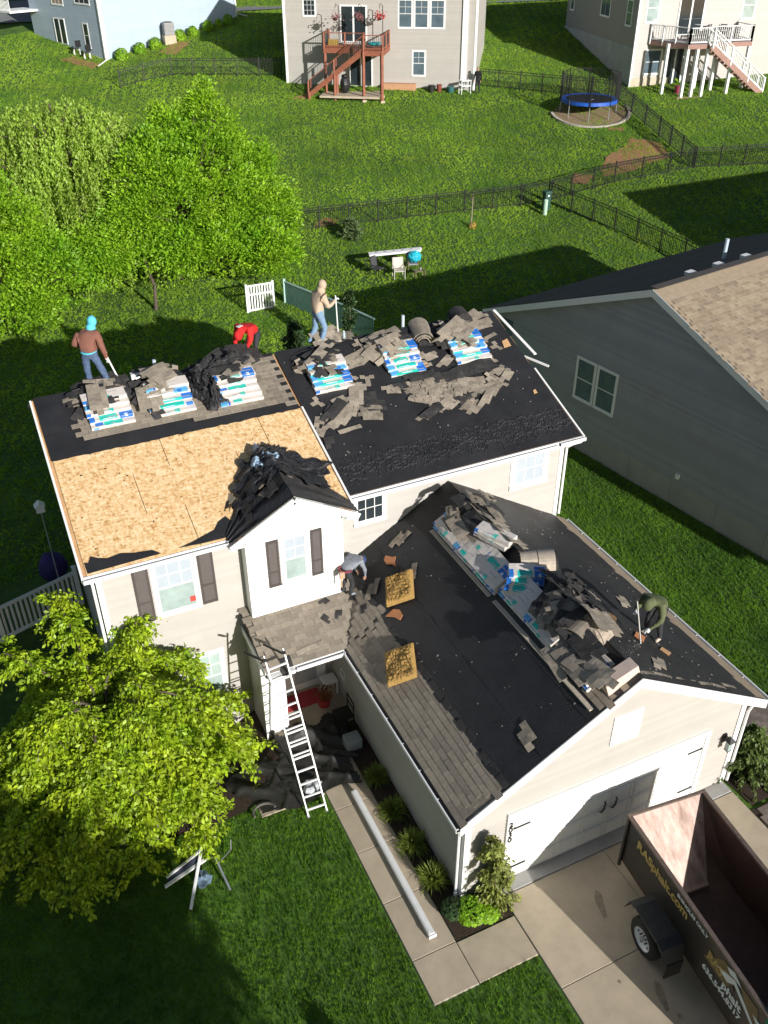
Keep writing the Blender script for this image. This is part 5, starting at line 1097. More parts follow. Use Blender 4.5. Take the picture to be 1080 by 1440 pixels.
# heaps draped over the stacks
def heap(lab, grp, cx, cy, zf, n_, count, wx, wy, hmax, darkf=.5, curl=True):
    for i in range(count):
        a = random.uniform(-1, 1); b_ = random.uniform(-1, 1); x = cx+a*wx; y = cy+b_*wy; hh = hmax*max(0, 1-a*a*.8)*max(.15, 1-b_*b_*.5)*random.uniform(.75, 1.05)
        k = 'd' if random.random() < darkf else 't'; me_ = random.choice(SHM[k])
        lay(me_, x, y, zf(x, y), n_, random.choice((0, .1, .3, -.2, math.pi/2+.1, .6))+random.uniform(-.2, .2), .08+hh, random.uniform(-.12, .12)-b_*.15, a*.35, label=('dark ' if k == 'd' else 'taupe ')+lab.replace('loose dark', 'loose'), group=grp)
for (lb, cx, yf, half, ws, L_), n_, dk_ in zip(stacks, (12, 14, 8, 13, 14, 12), (.6, .55, .7, .55, .25, .3)):
    heap('loose shingle sheet over the back of the '+lb, 'shingle sheets over the '+lb, cx, yf+.80, (lambda x, y, half=half: zr(half, y)), nL if half == 'L' else nRr, n_, .5, .34, .36, dk_)
# arched dark rolls of shingle between the right stacks at the ridge
def roll(name, label, c, axis_, R1, L_, arc0, arc1, layers, mat_, n_=12, cat='shingle roll'):
    t_ = thing(name, label, cat, c); A = Vector(axis_).normalized(); Z = Vector((0, 0, 1)); B = A.cross(Z).normalized()
    for k in range(layers):
        rr = R1*(1-.10*k); sh = random.uniform(-.05, .05)*L_
        m_ = MB()
        for i in range(n_):
            t0, t1 = arc0+(arc1-arc0)*i/n_, arc0+(arc1-arc0)*(i+1)/n_
            P = lambda t, s, r_: Vector(c)+A*s+B*math.cos(t)*r_+Z*math.sin(t)*r_
            for (s0, s1) in ((-L_/2+sh, -.01+sh), (.01+sh, L_/2+sh)):
                q = [P(t0, s0, rr), P(t0, s1, rr), P(t1, s1, rr), P(t1, s0, rr)]; q2 = [P(t0, s0, rr-.02), P(t0, s1, rr-.02), P(t1, s1, rr-.02), P(t1, s0, rr-.02)]
                m_.add(q+q2, [(3, 2, 1, 0), (4, 5, 6, 7), (0, 1, 5, 4), (3, 7, 6, 2), (1, 2, 6, 5), (0, 4, 7, 3)])
        m_.build('layer', mat_ if k % 2 == 0 else shing_u, t_)
    return t_
roll('shingle_roll', 'arched bunch of taupe shingle strips at the ridge between middle and right stacks', (10.35, 4.85, 7.22), (.25, 1, .2), .33, .75, .2, 2.6, 5, shing)
roll('shingle_roll', 'black arched bunch of shingle strips at the ridge above the right stack', (11.75, 5.15, 7.35), (.1, 1, .1), .30, .5, .1, 3.0, 6, shing_u)
heap('loose shingle sheet in the small pile beside the tan hooded roofer', 'small pile of sheets beside the tan hooded roofer', 7.9, 5.05, lambda x, y: zRr(y), nRr, 7, .3, .12, .12, .4)
heap('loose dark shingle sheet strewn along the ridge on the left roof half', 'dark sheets along the left ridge', 2.3, 5.02, lambda x, y: zL(y), nL, 9, 1.2, .12, .08, .85)
heap('loose dark shingle sheet in the heap below the red hooded roofer', 'dark sheets below the red hooded roofer', 5.0, 4.95, lambda x, y: zL(y), nL, 16, .75, .25, .30, .92)
# crumpled black felt bundles
def crumple(name, label, c, w_, l_, h_, rz, n_, mat_=felt, cat='roofing felt', seed=1, rough_=.35):
    rs = np.random.default_rng(seed); g = 22; hm = rs.normal(size=(g+1, g+1))
    for _ in range(1): hm = (hm+np.roll(hm, 1, 0)+np.roll(hm, 1, 1)+np.roll(hm, -1, 0))/2.6
    Rm = plane_R(n_) @ Matrix.Rotation(rz, 3, 'Z'); m_ = MB()
    def fn(s, t):
        i, j = int(round(s*g)), int(round(t*g)); e = math.sin(math.pi*s)**.5*math.sin(math.pi*t)**.5
        x = (s-.5)*w_*(1+.2*math.sin(t*9+seed)); y = (t-.5)*l_*(1+.15*math.sin(s*7+seed*2)); return Vector(c)+Rm @ Vector((x+rs.normal()*.015, y+rs.normal()*.015, e*h_*(.7+rough_*hm[j, i])+.02))
    m_.grid(fn, g, g); return tag(m_.build(name, mat_), label, cat)
crumple('crumpled_felt', 'crumpled black felt spilling down between the middle and right left-side stacks', (4.05, 4.25, zL(4.25)+.1), .62, 1.25, .42, .25, nL, seed=3)
crumple('crumpled_felt', 'crumpled black felt heap along the ridge behind the right left-side stack', (4.7, 4.95, zL(4.95)+.1), 1.7, .5, .38, .05, nL, seed=4)
tag(MB().bb(2.45, 2.98, 5.12, 5.3, 7.42, 7.56).build('metal_offcut', whitem, bevel=.01), 'pale metal offcut lying on the ridge right of the roofer in brown', 'metal offcut')
# small plywood / orange scraps on the garage felt
def scrap(label, x, y, pts, zf, n_, mat_, th_=.012, cat='wood scrap', name='wood_scrap'):
    Rm = plane_R(n_); q = [Vector((x, y, zf(x, y)))+Rm @ Vector((a, b_, .05)) for a, b_ in pts]; return tag(MB().slab(q, n_, th_).build(name, mat_), label, cat)
zg = lambda x, y: zGL(x)
scrap('jagged orange scrap on garage felt above the left foam cushion', 7.05, -.2, [(-.12, .2), (-.02, .28), (.08, .1), (.16, .02), (.05, -.1), (.02, -.25), (-.05, -.08), (-.14, .0)], zg, nGL, orange)
scrap('wedge shaped orange scrap on garage felt below the foam cushion', 6.45, -1.62, [(-.2, .12), (.05, .14), (.16, .0), (.14, -.2), (.02, -.26), (-.04, -.08)], zg, nGL, orange)
for (x, y, lb) in ((12.55, 3.9, 'orange plywood offcut at the right rake of the upper roof'), (9.95, 3.75, 'small orange plywood offcut between the middle and right stacks'), (12.4, 2.1, 'tiny orange offcut on the felt near the right rake')):
    s = .13 if x > 12.5 else .08 if x < 12 else .06
    scrap(lb, x, y, [(-s, -s), (s*.8, -s*.8), (s, s*1.4), (-s*.5, s)], lambda x, y: zRr(y), nRr, ply)
# foam cushions
def cushion(label, x, y, rz, w_, l_, h_, seed):
    rs = np.random.default_rng(seed); m_ = MB(); Rm = plane_R(nGL) @ Matrix.Rotation(rz, 3, 'Z'); c = Vector((x, y, zGL(x)))+nGL*.05; g = 22
    def fn(s, t):
        e = min(1, min(s, 1-s, t, 1-t)*9); return c+Rm @ Vector(((s-.5)*w_, (t-.5)*l_, h_*(.35+.65*e**.4)+rs.normal()*.012*e+.02*math.sin(s*9+seed)*math.sin(t*8)*e))
    m_.grid(fn, g, g); k = g+1
    edge = [(i, 0) for i in range(g)]+[(g, j) for j in range(g)]+[(g-i, g) for i in range(g)]+[(0, g-j) for j in range(g)]
    base = len(m_.v)
    for (i, j) in edge: s, t = i/g, j/g; m_.v.append(tuple(c+Rm @ Vector(((s-.5)*w_*.98, (t-.5)*l_*.98, 0))))
    n_ = len(edge)
    for q in range(n_): a = edge[q][1]*k+edge[q][0]; b_ = edge[(q+1) % n_][1]*k+edge[(q+1) % n_][0]; m_.f.append((a, base+q, base+(q+1) % n_, b_)); m_.mi.append(0)
    return tag(m_.build('foam_cushion', foam), label, 'foam cushion')
cushion('rough yellow brown foam cushion in the middle of the black garage felt', 6.85, -1.12, 1.1, .84, .72, .15, 1)
cushion('rough yellow brown foam cushion on the taupe shingles near the garage eave', 5.98, -2.95, 1.15, .90, .72, .13, 2)
for (x, y, rz, k, lb) in ((7.1, -.75, .5, 'd', 'dark torn shingle piece leaning on the upper edge of the foam cushion'), (7.35, -.95, .9, 't', 'grey torn shingle piece on felt just above the foam cushion'), (6.55, -.55, .8, 't', 'small grey shingle scrap left of the foam cushion'), (7.6, .1, .2, 't', 'single taupe shingle lying left of the long wrapped stack'), (7.15, -6.2, 1.5, 't', 'single taupe shingle on felt near the garage rake'), (11.35, -3.75, 1.2, 't', 'single grey shingle on the right garage slope above the olive roofer'), (10.2, -6.3, .9, 't', 'pale shingle scrap on the right garage slope near the peak')):
    f_ = zGL(x) if x < 9.08 else zGR(x); lay(SHM[k][3 if k == 't' else 1], x, y, f_, nGL if x < 9.08 else nGR, rz, .05, label=lb, name='torn_shingle')
lay(SHM['t'][4], 4.5, -1.25, zPO(-1.25), nPO, .1, .03, label='loose taupe shingle strip lying on the porch roof edge right of the ladder', name='loose_shingle', sc_=.9)
lay(SHM['d'][1], 3.95, -1.3, zPO(-1.3), nPO, 1.5, .03, label='dark shingle piece on the porch roof edge beside the ladder top', name='loose_shingle')
for (x, y, rz) in ((5.35, -.2, .3), (5.55, -.55, 1.1), (5.15, -.5, 2.1), (5.75, .2, .7), (6.0, -.35, .4), (6.1, -.8, 1.2), (6.0, .3, .1)):
    z_ = max(zPO(y), zGL(x)) ; lay(SHM['d'][1], x, y, z_, nGL if zGL(x) > zPO(y) else nPO, rz, .035, label='dark torn shingle scrap in the valley around the crouching roofer', group='dark scraps around the crouching roofer', name='torn_shingle', sc_=.55)
# shingle rows along the right front rake of the garage
for i in range(7): x = 9.35+i*.42; lay(SHM['t'][4], x, -6.72+random.uniform(-.05, .05), zGR(x), nGR, random.uniform(-.12, .12), .02, label='taupe starter shingle along the right rake edge of the garage gable', group='starter shingles along the right garage rake', name='starter_shingle', sc_=.6)

# long stacks along the garage ridge: bundles lengthwise, tilted with the slope
Rg = plane_R(nGL) @ Matrix.Rotation(-math.pi/2, 3, 'Z')     # local x along -y, local y upslope
def gstack(nm, ys_, x0, rows, lay_n, L_=1.0, side='near'):
    for li in range(lay_n):
        for bi, y in enumerate(ys_):
            for ri in range(rows):
                x = x0+.34*ri*.86+.05*li; c = Vector((x, y+random.uniform(-.03, .03), zGL(x)))+nGL*(.03+.1*li)
                o = smesh(bundle([1, 3, 0, 3][(li*3+bi+ri) % 4], L_), 'shingle_bundle', c, Rg @ Matrix.Rotation(random.uniform(-.03, .03), 3, 'Z'))
                tag(o, '%s wrapped bundle, %s from the wall, %s, %s' % (('lower', 'upper')[li], ('first', 'second', 'third')[bi], ('eave row', 'ridge row')[ri], nm), 'shingle bundle', 'wrapped bundles in the '+nm)
gstack('long garage stack nearer the house', [-.75, -1.75, -2.55], 8.17, 2, 2)
gstack('long garage stack nearer the street', [-3.65, -4.65, -5.9], 8.25, 2, 2)
m = MB()
for (a, b_, lb) in ((-.25, -3.0, 'long pale plank under the house-side garage stack'), (-3.2, -6.75, 'long pale plank under the street-side garage stack')):
    MB_ = MB().bar((8.11, a, zGL(8.11)+.03), (8.11, b_, zGL(8.11)+.03), .14, .03).build('plank', M('weathered plank', (.50, .44, .36), .8, .2, 6)); tag(MB_, lb, 'plank')
def gsheet(lab, grp, pts, dark, hx=.0):
    for (x, y, h_, rz, tx, ty, sc__) in pts:
        k = 'd' if random.random() < dark else 't'; me_ = random.choice(SHM[k][:3]); n_ = (nGL*.55+Vector((0, 0, 1))*.45).normalized() if x < 9.1 else nGR
        lay(me_, x, y, zGL(min(x, 9.08)) if x < 9.1 else zGR(x), n_, rz, h_, tx, ty, label=lab, group=grp, sc_=sc__)
gsheet('torn shingle sheet heaped on the house-side end of the garage ridge stacks', 'sheets on the house-side garage stack',
       [(8.85+random.uniform(-.35, .65), -.40-random.uniform(0, 1.0), random.uniform(.24, .42), random.uniform(1.1, 1.9), random.uniform(-.15, .15), random.uniform(-.1, .15), random.uniform(.5, .8)) for _ in range(24)], .35)
gsheet('torn shingle sheet draped over the ridge side of the house-side garage stack', 'sheets draped on the ridge side of the house-side stack', [(9.2+.1*random.random(), -.8-i*.4, .16, 1.57+random.uniform(-.1, .1), 0, .1, 1.2) for i in range(5)], .1)
gsheet('dark torn shingle sheet in the heap on the middle of the street-side garage stack', 'dark sheets on the street-side garage stack',
       [(8.9+random.uniform(-.35, .45), -4.1-random.uniform(0, 1.3), random.uniform(.25, .5), random.uniform(-.6, 2.2), random.uniform(-.3, .3), random.uniform(-.3, .3), random.uniform(.55, .85)) for _ in range(34)], .8)
gsheet('long dark sheet laid flat along the ridge side of the street-side stack', 'flat dark sheets by the ridge', [(9.15, -3.9-i*.35, .22+.03*i, 1.57+random.uniform(-.1, .1), 0, .1, 1.2) for i in range(4)], 1)
gsheet('curved taupe shingle sheet fanned over the street end of the garage stack', 'curved sheets at the street end of the stack',
       [(8.75+random.uniform(-.25, .4), -5.35-.12*i, .36+.02*i, 1.25+.06*i+random.uniform(-.1, .1), .0, -.1+.03*i, 1.15) for i in range(9)], .35)
roll('shingle_roll', 'fan of curved shingle strips at the street end of the garage stack', (8.85, -5.35, zGL(8.55)+.12), (1, .35, .1), .52, .8, .35, 2.3, 4, shing)
# white wrapped bundle pair on top of the first stack
for i in range(2):
    o = smesh(bundle(3, .92, .36, .12, .0), 'shingle_bundle', (8.62+.02*i, -2.0-.06*i, 5.17+.125*i), Matrix.Rotation(-1.25+.12*i, 3, 'Z') @ Matrix.Rotation(.12, 3, 'X')); tag(o, 'pale wrapped bundle lying loose on top of the house-side stack, %s of two' % ('lower', 'upper')[i], 'shingle bundle')
t_ = roll('shingle_bundle', 'arched pale tan open bundle resting between the two garage stacks', (9.25, -3.05, 4.98), (.9, -.45, .1), .42, .75, .5, 2.5, 5, M('tan bundle edge', (.50, .42, .33), .8, .15, 8, isl=.15), cat='shingle bundle')
for i in range(3):
    o = smesh(bundle(0, .8, .36, .1, .02), 'shingle_bundle', (8.75-.12*i, -3.42-.1*i, 5.12-.1*i), Matrix.Rotation(-.5-.1*i, 3, 'Z') @ Matrix.Rotation(.25, 3, 'X')); tag(o, 'blue printed bundle sloping below the arched tan bundle, %s of three' % ('top', 'middle', 'lowest')[i], 'shingle bundle')
tag(MB().box((8.75, -6.62, zGL(8.55)+.25), (.75, .28, .3), Matrix.Rotation(-.35, 3, 'Y')).build('cardboard_end', M('pale wrapper end', (.66, .52, .44), .7, .08, 5), bevel=.01), 'pale pink end of the wrapped stack facing the garage peak', 'bundle end')
# tool scraps specks over the felt
m = MB()
for i in range(160):
    x = random.uniform(6.3, 12.2); y = random.uniform(-6.6, .6); n_, zz = (nGL, zGL(x)) if x < 9.08 else (nGR, zGR(x)); s = random.uniform(.008, .022); m.box(Vector((x, y, zz))+n_*.045, (s*random.uniform(1, 3), s, .008), plane_R(n_) @ Matrix.Rotation(random.uniform(0, 3), 3, 'Z'))
for i in range(70):
    x = random.uniform(6.3, 12.7); y = random.uniform(1.5, 5.0); s = random.uniform(.01, .022); m.box(Vector((x, y, zRr(y)))+nRr*.05, (s*2, s, .008), plane_R(nRr) @ Matrix.Rotation(random.uniform(0, 3), 3, 'Z'))
tag(m.build('roof_debris', M('pale debris', (.3, .28, .25))), kind='stuff')

# ================= PEOPLE =================
skin_m = M('skin', (.42, .24, .16), .6, .05)
def person(label, base, face, J, mats_, hood=None, extra=None, radii=None, scale=1.):
    """J: joint dict in body space (x right, y forward, z up); face: heading angle of 'forward' measured from +x"""
    t_ = thing('person', label, 'person', base)
    c, s = math.cos(face-math.pi/2), math.sin(face-math.pi/2)
    def W(p): x, y, z = [q*scale for q in p]; return Vector((base[0]+x*c-y*s, base[1]+x*s+y*c, base[2]+z))
    RD = dict(pelvis=.155, waist=.15, chest=.165, neck=.065, chin=.085, head=.105, crown=.085, sh=.085, el=.055, wr=.035, ha=.04, hip=.10, kn=.068, an=.045, toe=.04, heel=.045); RD.update(radii or {})
    V = []; Rr = []; E = []; Mt = []; idx = {}
    def av(nm, p, r_): idx[nm] = len(V); V.append(W(p)); Rr.append(r_*scale); return idx[nm]
    for nm in ('pelvis', 'waist', 'chest', 'neck', 'chin', 'head', 'crown'): av(nm, J[nm], RD[nm])
    def ed(a, b_, mt): E.append((idx[a], idx[b_])); Mt.append(mt)
    ed('pelvis', 'waist', 1); ed('waist', 'chest', 0); ed('chest', 'neck', 0); ed('neck', 'chin', 2); ed('chin', 'head', 2); ed('head', 'crown', 2)
    for sd in 'LR':
        for nm in ('sh', 'el', 'wr', 'ha', 'hip', 'kn', 'an', 'toe'): av(nm+sd, J[nm+sd], RD[nm])
        ed('chest', 'sh'+sd, 0); ed('sh'+sd, 'el'+sd, 0); ed('el'+sd, 'wr'+sd, 0); ed('wr'+sd, 'ha'+sd, 3); ed('pelvis', 'hip'+sd, 1); ed('hip'+sd, 'kn'+sd, 1); ed('kn'+sd, 'an'+sd, 1); ed('an'+sd, 'toe'+sd, 4)
        h = Vector(J['ha'+sd]); w_ = Vector(J['wr'+sd]); d = (h-w_).normalized(); sd_ = d.cross(Vector((0, 0, 1))); sd_ = sd_.normalized() if sd_.length > .1 else Vector((1, 0, 0)); pn = d.cross(sd_)
        for k in range(4):
            b_ = h+sd_*(k-1.5)*.022+d*.02; L_ = (.07, .08, .075, .06)[k]; av('f%d%s' % (k, sd), b_+d*L_*.5+pn*.012, .010); av('g%d%s' % (k, sd), b_+d*L_*.75+pn*.045, .009); E.append((idx['ha'+sd], idx['f%d%s' % (k, sd)])); Mt.append(3); E.append((idx['f%d%s' % (k, sd)], idx['g%d%s' % (k, sd)])); Mt.append(3)
        av('t'+sd, h+sd_*(-.06)+pn*.03, .011); E.append((idx['ha'+sd], idx['t'+sd])); Mt.append(3)
    me_ = bpy.data.meshes.new('body'); me_.from_pydata(V, E, []); o = bpy.data.objects.new('body', me_); col.objects.link(o)
    sk = o.modifiers.new('skin', 'SKIN'); sk.use_smooth_shade = True; me_.skin_vertices[0].data[0].use_root = True
    for i, r_ in enumerate(Rr): me_.skin_vertices[0].data[i].radius = (r_, r_)
    ss = o.modifiers.new('sub', 'SUBSURF'); ss.levels = 2; ss.render_levels = 2
    bpy.context.view_layer.update(); ev = o.evaluated_get(bpy.context.evaluated_depsgraph_get()); nm_ = bpy.data.meshes.new_from_object(ev); bpy.data.objects.remove(o)
    nm_.materials.clear()
    from mathutils import noise as _nz
    for v_ in nm_.vertices:
        q_ = v_.co-Vector(base); v_.co += v_.normal*(.016*_nz.noise(q_*9)+.010*_nz.noise(Vector((q_.x*14, q_.y*14, q_.z*26))))
    for m_ in mats_: nm_.materials.append(m_)
    A = np.array([V[a] for a, b_ in E]); B = np.array([V[b_] for a, b_ in E]); AB = B-A; L2 = (AB**2).sum(1)+1e-9; rad = np.array([(Rr[a]+Rr[b_])/2 for a, b_ in E])
    cen = np.empty(len(nm_.polygons)*3); nm_.polygons.foreach_get('center', cen); cen = cen.reshape(-1, 3); best = np.full(len(cen), 1e9); mi_ = np.zeros(len(cen), dtype=np.int32)
    for k in range(len(E)):
        tt = np.clip(((cen-A[k])@AB[k])/L2[k], 0, 1); d = np.linalg.norm(A[k]+np.outer(tt, AB[k])-cen, axis=1)-rad[k]*.6; mt = np.full(len(cen), Mt[k])
        if k == 0: mt[tt > .15] = 0
        w_ = d < best; best[w_] = d[w_]; mi_[w_] = mt[w_]
    nm_.polygons.foreach_set('material_index', mi_); nm_.polygons.foreach_set('use_smooth', [True]*len(cen))
    bo = put(bpy.data.objects.new('body', nm_), t_)
    if hood:
        hm, jit = hood; hc = (W(J['head'])+W(J['crown']))/2; m_ = MB(); m_.ell(hc+Vector((0, 0, .005)), (.115*scale, .12*scale, .14*scale), 14, 10); nk = W(J['neck']); m_.ell((hc+nk)/2+(nk-hc)*.25, (.12*scale, .12*scale, .12*scale), 12, 8, jit=.04); m_.build('hood', hm, t_, smooth=True)
        pass
    if extra: extra(t_, W)
    return t_, W
jeans = M('blue denim', (.07, .11, .20), .85, .25, 12); jeans_l = M('light blue denim', (.17, .27, .40), .85, .2, 12); jeans_k = M('dark charcoal trousers', (.025, .026, .03), .85, .2, 10)
brown_h = M('brown hoodie', (.20, .085, .06), .9, .12, 15, bump=.3, bs=18); tan_h = M('tan hoodie', (.48, .37, .27), .9, .08, 15, bump=.3, bs=18); red_h = M('red hoodie', (.60, .015, .015), .85, .1, 12, bump=.3, bs=18)
grey_s = M('mottled grey shirt', (.22, .24, .27), .9, .35, 25, bump=.3, bs=18); olive_j = M('olive green jacket', (.10, .115, .05), .85, .18, 12, bump=.4, bs=16); glove = M('white work glove', (.7, .7, .68), .7, .05); cyan = M('cyan fleece hood', (.10, .50, .62), .8, .08, 10)
boot = M('tan leather boot', (.45, .26, .11), .7, .1, 8); shoe = M('grey shoe', (.25, .27, .3), .7, .1); bootw = M('pale boot', (.55, .45, .36), .7, .2, 20)
def J_(**k):
    b = dict(pelvis=(0, 0, .95), waist=(0, .01, 1.1), chest=(0, .02, 1.32), neck=(0, .04, 1.48), chin=(0, .08, 1.56), head=(0, .08, 1.64), crown=(0, .06, 1.71),
             shL=(-.20, .01, 1.40), elL=(-.27, .0, 1.12), wrL=(-.26, .12, .90), haL=(-.25, .16, .83), shR=(.20, .01, 1.40), elR=(.27, .0, 1.12), wrR=(.26, .12, .90), haR=(.25, .16, .83),
             hipL=(-.10, 0, .88), knL=(-.13, .04, .48), anL=(-.15, -.02, .08), toeL=(-.16, .16, .04), hipR=(.10, 0, .88), knR=(.13, .04, .48), anR=(.15, -.02, .08), toeR=(.16, .16, .04)); b.update(k); return b
def shingle_fork(t_, W, a, b_, name='pry_bar', mat_=whitem, label=None): pass
# 1 roofer in brown
F = R_(62)
def ex1(t_, W):
    a, b_ = W((.30, .12, 1.28)), W((.30, .30, .0))
def tool(name, label, cat, a, b_, rad, mat_h, head=None, hm=None, grip=False):
    t_ = thing(name, label, cat, b_); a = Vector(a); b_ = Vector(b_); MB().tube([a, b_], rad, 8).build('handle', mat_h, t_)
    if head: MB().box(b_, head, (b_-a).to_track_quat('Z', 'Y').to_matrix()).build('blade', hm or alu, t_, bevel=.005)
    if grip:
        d = (a-b_).normalized(); s = d.cross(Vector((0, 1, .2))).normalized(); MB().tube([a, a+s*.06+d*.04, a+s*.06+d*.11, a-s*.06+d*.11, a-s*.06+d*.04, a], .013, 6).build('grip', blackmetal, t_)
    return t_
p1, W1_ = person('roofer in a brown hoodie, cyan hood and jeans standing at the left ridge', (1.62, 5.32, 7.32), F,
    J_(pelvis=(-.02, -.05, .94), waist=(-.02, 0, 1.08), chest=(0, .10, 1.30), neck=(.04, .19, 1.43), chin=(.07, .25, 1.50), head=(.08, .27, 1.58), crown=(.09, .26, 1.66), shL=(-.22, .10, 1.36), elL=(-.36, .0, 1.14), wrL=(-.34, .18, 1.02), haL=(-.33, .25, .98),
       shR=(.21, .10, 1.36), elR=(.30, .05, 1.05), wrR=(.35, .08, .80), haR=(.36, .10, .72), hipL=(-.12, -.05, .86), hipR=(.10, -.04, .86), knL=(-.15, -.02, .46), anL=(-.10, -.06, .08), toeL=(-.10, .12, .04), knR=(.22, .0, .46), anR=(.36, -.04, .08), toeR=(.40, .14, .04)),
    [brown_h, jeans, skin_m, glove, shoe], (cyan, 0), radii=dict(chest=.215, waist=.195, pelvis=.17, sh=.11, el=.08, wr=.05, kn=.085, an=.06))
tool('pry_bar', 'short pale pry bar in the right hand of the roofer in brown', 'pry bar', W1_((.36, .10, .76)), W1_((.52, .22, .06)), .022, whitem, (.10, .03, .02))
MB().tube([W1_((math.cos(a)*.178-.02, math.sin(a)*.165-.02, .985+.012*math.sin(a))) for a in [i*math.pi/8 for i in range(17)]], .022, 6).build('shirt_hem', cyan, p1)
# 2 roofer in red, bent over
p2, W2_ = person('roofer in a red hoodie bending over behind the left roof ridge', (5.75, 5.75, 6.95), R_(215),
    J_(pelvis=(0, -.18, .88), waist=(0, -.06, 1.02), chest=(0, .16, 1.12), neck=(0, .33, 1.08), chin=(0, .41, 1.03), head=(0, .46, 1.00), crown=(0, .51, .96), shL=(-.2, .22, 1.10), elL=(-.24, .30, .82), wrL=(-.16, .42, .62), haL=(-.12, .46, .56), shR=(.2, .22, 1.10), elR=(.26, .28, .82), wrR=(.18, .42, .64), haR=(.12, .46, .56),
       hipL=(-.1, -.18, .82), hipR=(.1, -.18, .82), knL=(-.14, -.02, .46), knR=(.14, -.02, .46)), [red_h, jeans_k, skin_m, glove, shoe], (red_h, 0), radii=dict(chest=.21, waist=.18, sh=.11, el=.075, wr=.05))
tool('roofing_shovel', 'dark tear-off tool held by the roofer in red at the ridge', 'shovel', W2_((.0, .40, .74)), W2_((.1, .95, .45)), .016, blackmetal, (.16, .02, .14), blackmetal)
MB().box(W2_((0, .40, 1.21)), (.16, .10, .012), Matrix.Rotation(.5, 3, 'Z')).build('chest_print', glove, p2)
# 3 roofer in tan
p3, W3_ = person('roofer in a tan hoodie and pale jeans holding a pole at the ridge', (7.5, 5.28, 7.33), R_(12),
    J_(pelvis=(0, -.02, .93), chest=(0, .06, 1.30), waist=(0, 0, 1.08), neck=(0, .12, 1.45), chin=(0, .17, 1.52), head=(0, .19, 1.60), crown=(0, .18, 1.67), shR=(.2, .08, 1.37), elR=(.24, .20, 1.10), wrR=(.16, .44, 1.18), haR=(.13, .51, 1.21), shL=(-.2, .08, 1.37), elL=(-.24, .22, 1.12), wrL=(-.08, .42, 1.08), haL=(-.02, .48, 1.10),
       knR=(.12, .14, .50), anR=(.12, -.02, .08), toeR=(.13, .16, .04), knL=(-.12, .0, .48), anL=(-.14, -.22, .10), toeL=(-.14, -.04, .04)), [tan_h, jeans_l, skin_m, glove, boot], (tan_h, 0), radii=dict(chest=.20, waist=.175, sh=.10, el=.072, wr=.045, kn=.085, an=.06))
tool('roofing_pole', 'upright pale pole held by the roofer in the tan hoodie', 'pole', W3_((.10, .52, 1.30)), W3_((.06, .60, .02)), .018, whitem, (.2, .02, .12), alu)
bt = thing('water_bottle', 'clear plastic water bottle standing at the ridge beside the tan roofer', 'bottle', (8.18, 5.15, 7.42)); MB().tube([(8.18, 5.15, 7.42), (8.18, 5.15, 7.60), (8.18, 5.15, 7.64)], [.04, .04, .016], 10).build('bottle_body', M('clear plastic', (.4, .5, .55), .15), bt); MB().tube([(8.18, 5.15, 7.64), (8.18, 5.15, 7.67)], .018, 8).build('cap', whitem, bt)
# 4 crouching roofer
def ex4(t_, W):
    MB().tube([W((math.cos(a)*.165, -.12+math.sin(a)*.15, .86)) for a in [i*math.pi/8 for i in range(17)]], .028, 6).build('tool_belt', M('maroon belt', (.22, .04, .05), .8), t_)
    MB().box(W((.05, -.30, .78)), (.12, .06, .18)).build('tool_pouch', M('tan leather', (.45, .30, .2), .8), t_); MB().tube([W((.05, -.33, .78)), W((.08, -.36, .45))], .018).build('hammer_handle', ply, t_)
p4, W4_ = person('roofer in a mottled grey shirt and tool belt bent over by the white bay', (5.93, -.12, 3.3), R_(25),
    J_(pelvis=(0, -.14, .82), waist=(0, -.02, .92), chest=(0, .22, .98), neck=(0, .40, .90), chin=(0, .47, .84), head=(0, .51, .79), crown=(0, .55, .73), shL=(-.19, .28, .95), elL=(-.22, .40, .66), wrL=(-.14, .46, .42), haL=(-.1, .48, .34), shR=(.19, .28, .95), elR=(.24, .36, .66), wrR=(.2, .42, .42), haR=(.18, .44, .34),
       hipL=(-.1, -.14, .76), hipR=(.1, -.14, .76), knL=(-.13, .0, .42), knR=(.13, .0, .42), anL=(-.14, -.12, .07), anR=(.14, -.12, .07), toeL=(-.15, .06, .03), toeR=(.15, .06, .03)), [grey_s, jeans_k, skin_m, skin_m, shoe], None, ex4, scale=.93)
m = MB(); hc = W4_((0, .53, .77)); m.ell(hc, (.115, .115, .12), 12, 8); m.build('cap', M('dark blue cap', (.03, .05, .12), .8), p4, smooth=True)
# 5 roofer in olive with a shovel
z5 = zGR(10.95)
p5, W5_ = person('roofer in an olive green jacket bending over a shovel on the right garage slope', (10.85, -5.2, zGR(10.85)+.02), R_(200),
    J_(pelvis=(0, -.14, .86), waist=(0, -.02, .99), chest=(0, .18, 1.13), neck=(0, .34, 1.20), chin=(0, .42, 1.20), head=(0, .47, 1.20), crown=(0, .52, 1.19), shR=(.2, .22, 1.14), elR=(.27, .34, .92), wrR=(.20, .55, .98), haR=(.17, .62, 1.0), shL=(-.2, .22, 1.12), elL=(-.30, .34, .86), wrL=(-.18, .52, .68), haL=(-.13, .58, .64),
       hipL=(-.1, -.14, .80), hipR=(.1, -.14, .80), knL=(-.16, .06, .46), knR=(.15, .02, .42), anL=(-.18, -.04, .05), anR=(.17, -.08, .05), toeL=(-.19, .14, .08), toeR=(.18, .10, .07)), [olive_j, jeans_k, skin_m, glove, bootw], (olive_j, 0), radii=dict(chest=.20, waist=.18, sh=.10, el=.07))
tool('roofing_shovel', 'long handled roofing shovel gripped by the roofer in olive green', 'shovel', W5_((.16, .66, 1.30)), W5_((-.28, .80, -.02)), .017, alu, (.24, .03, .26), M('pale shovel blade', (.5, .52, .47), .5), grip=True)
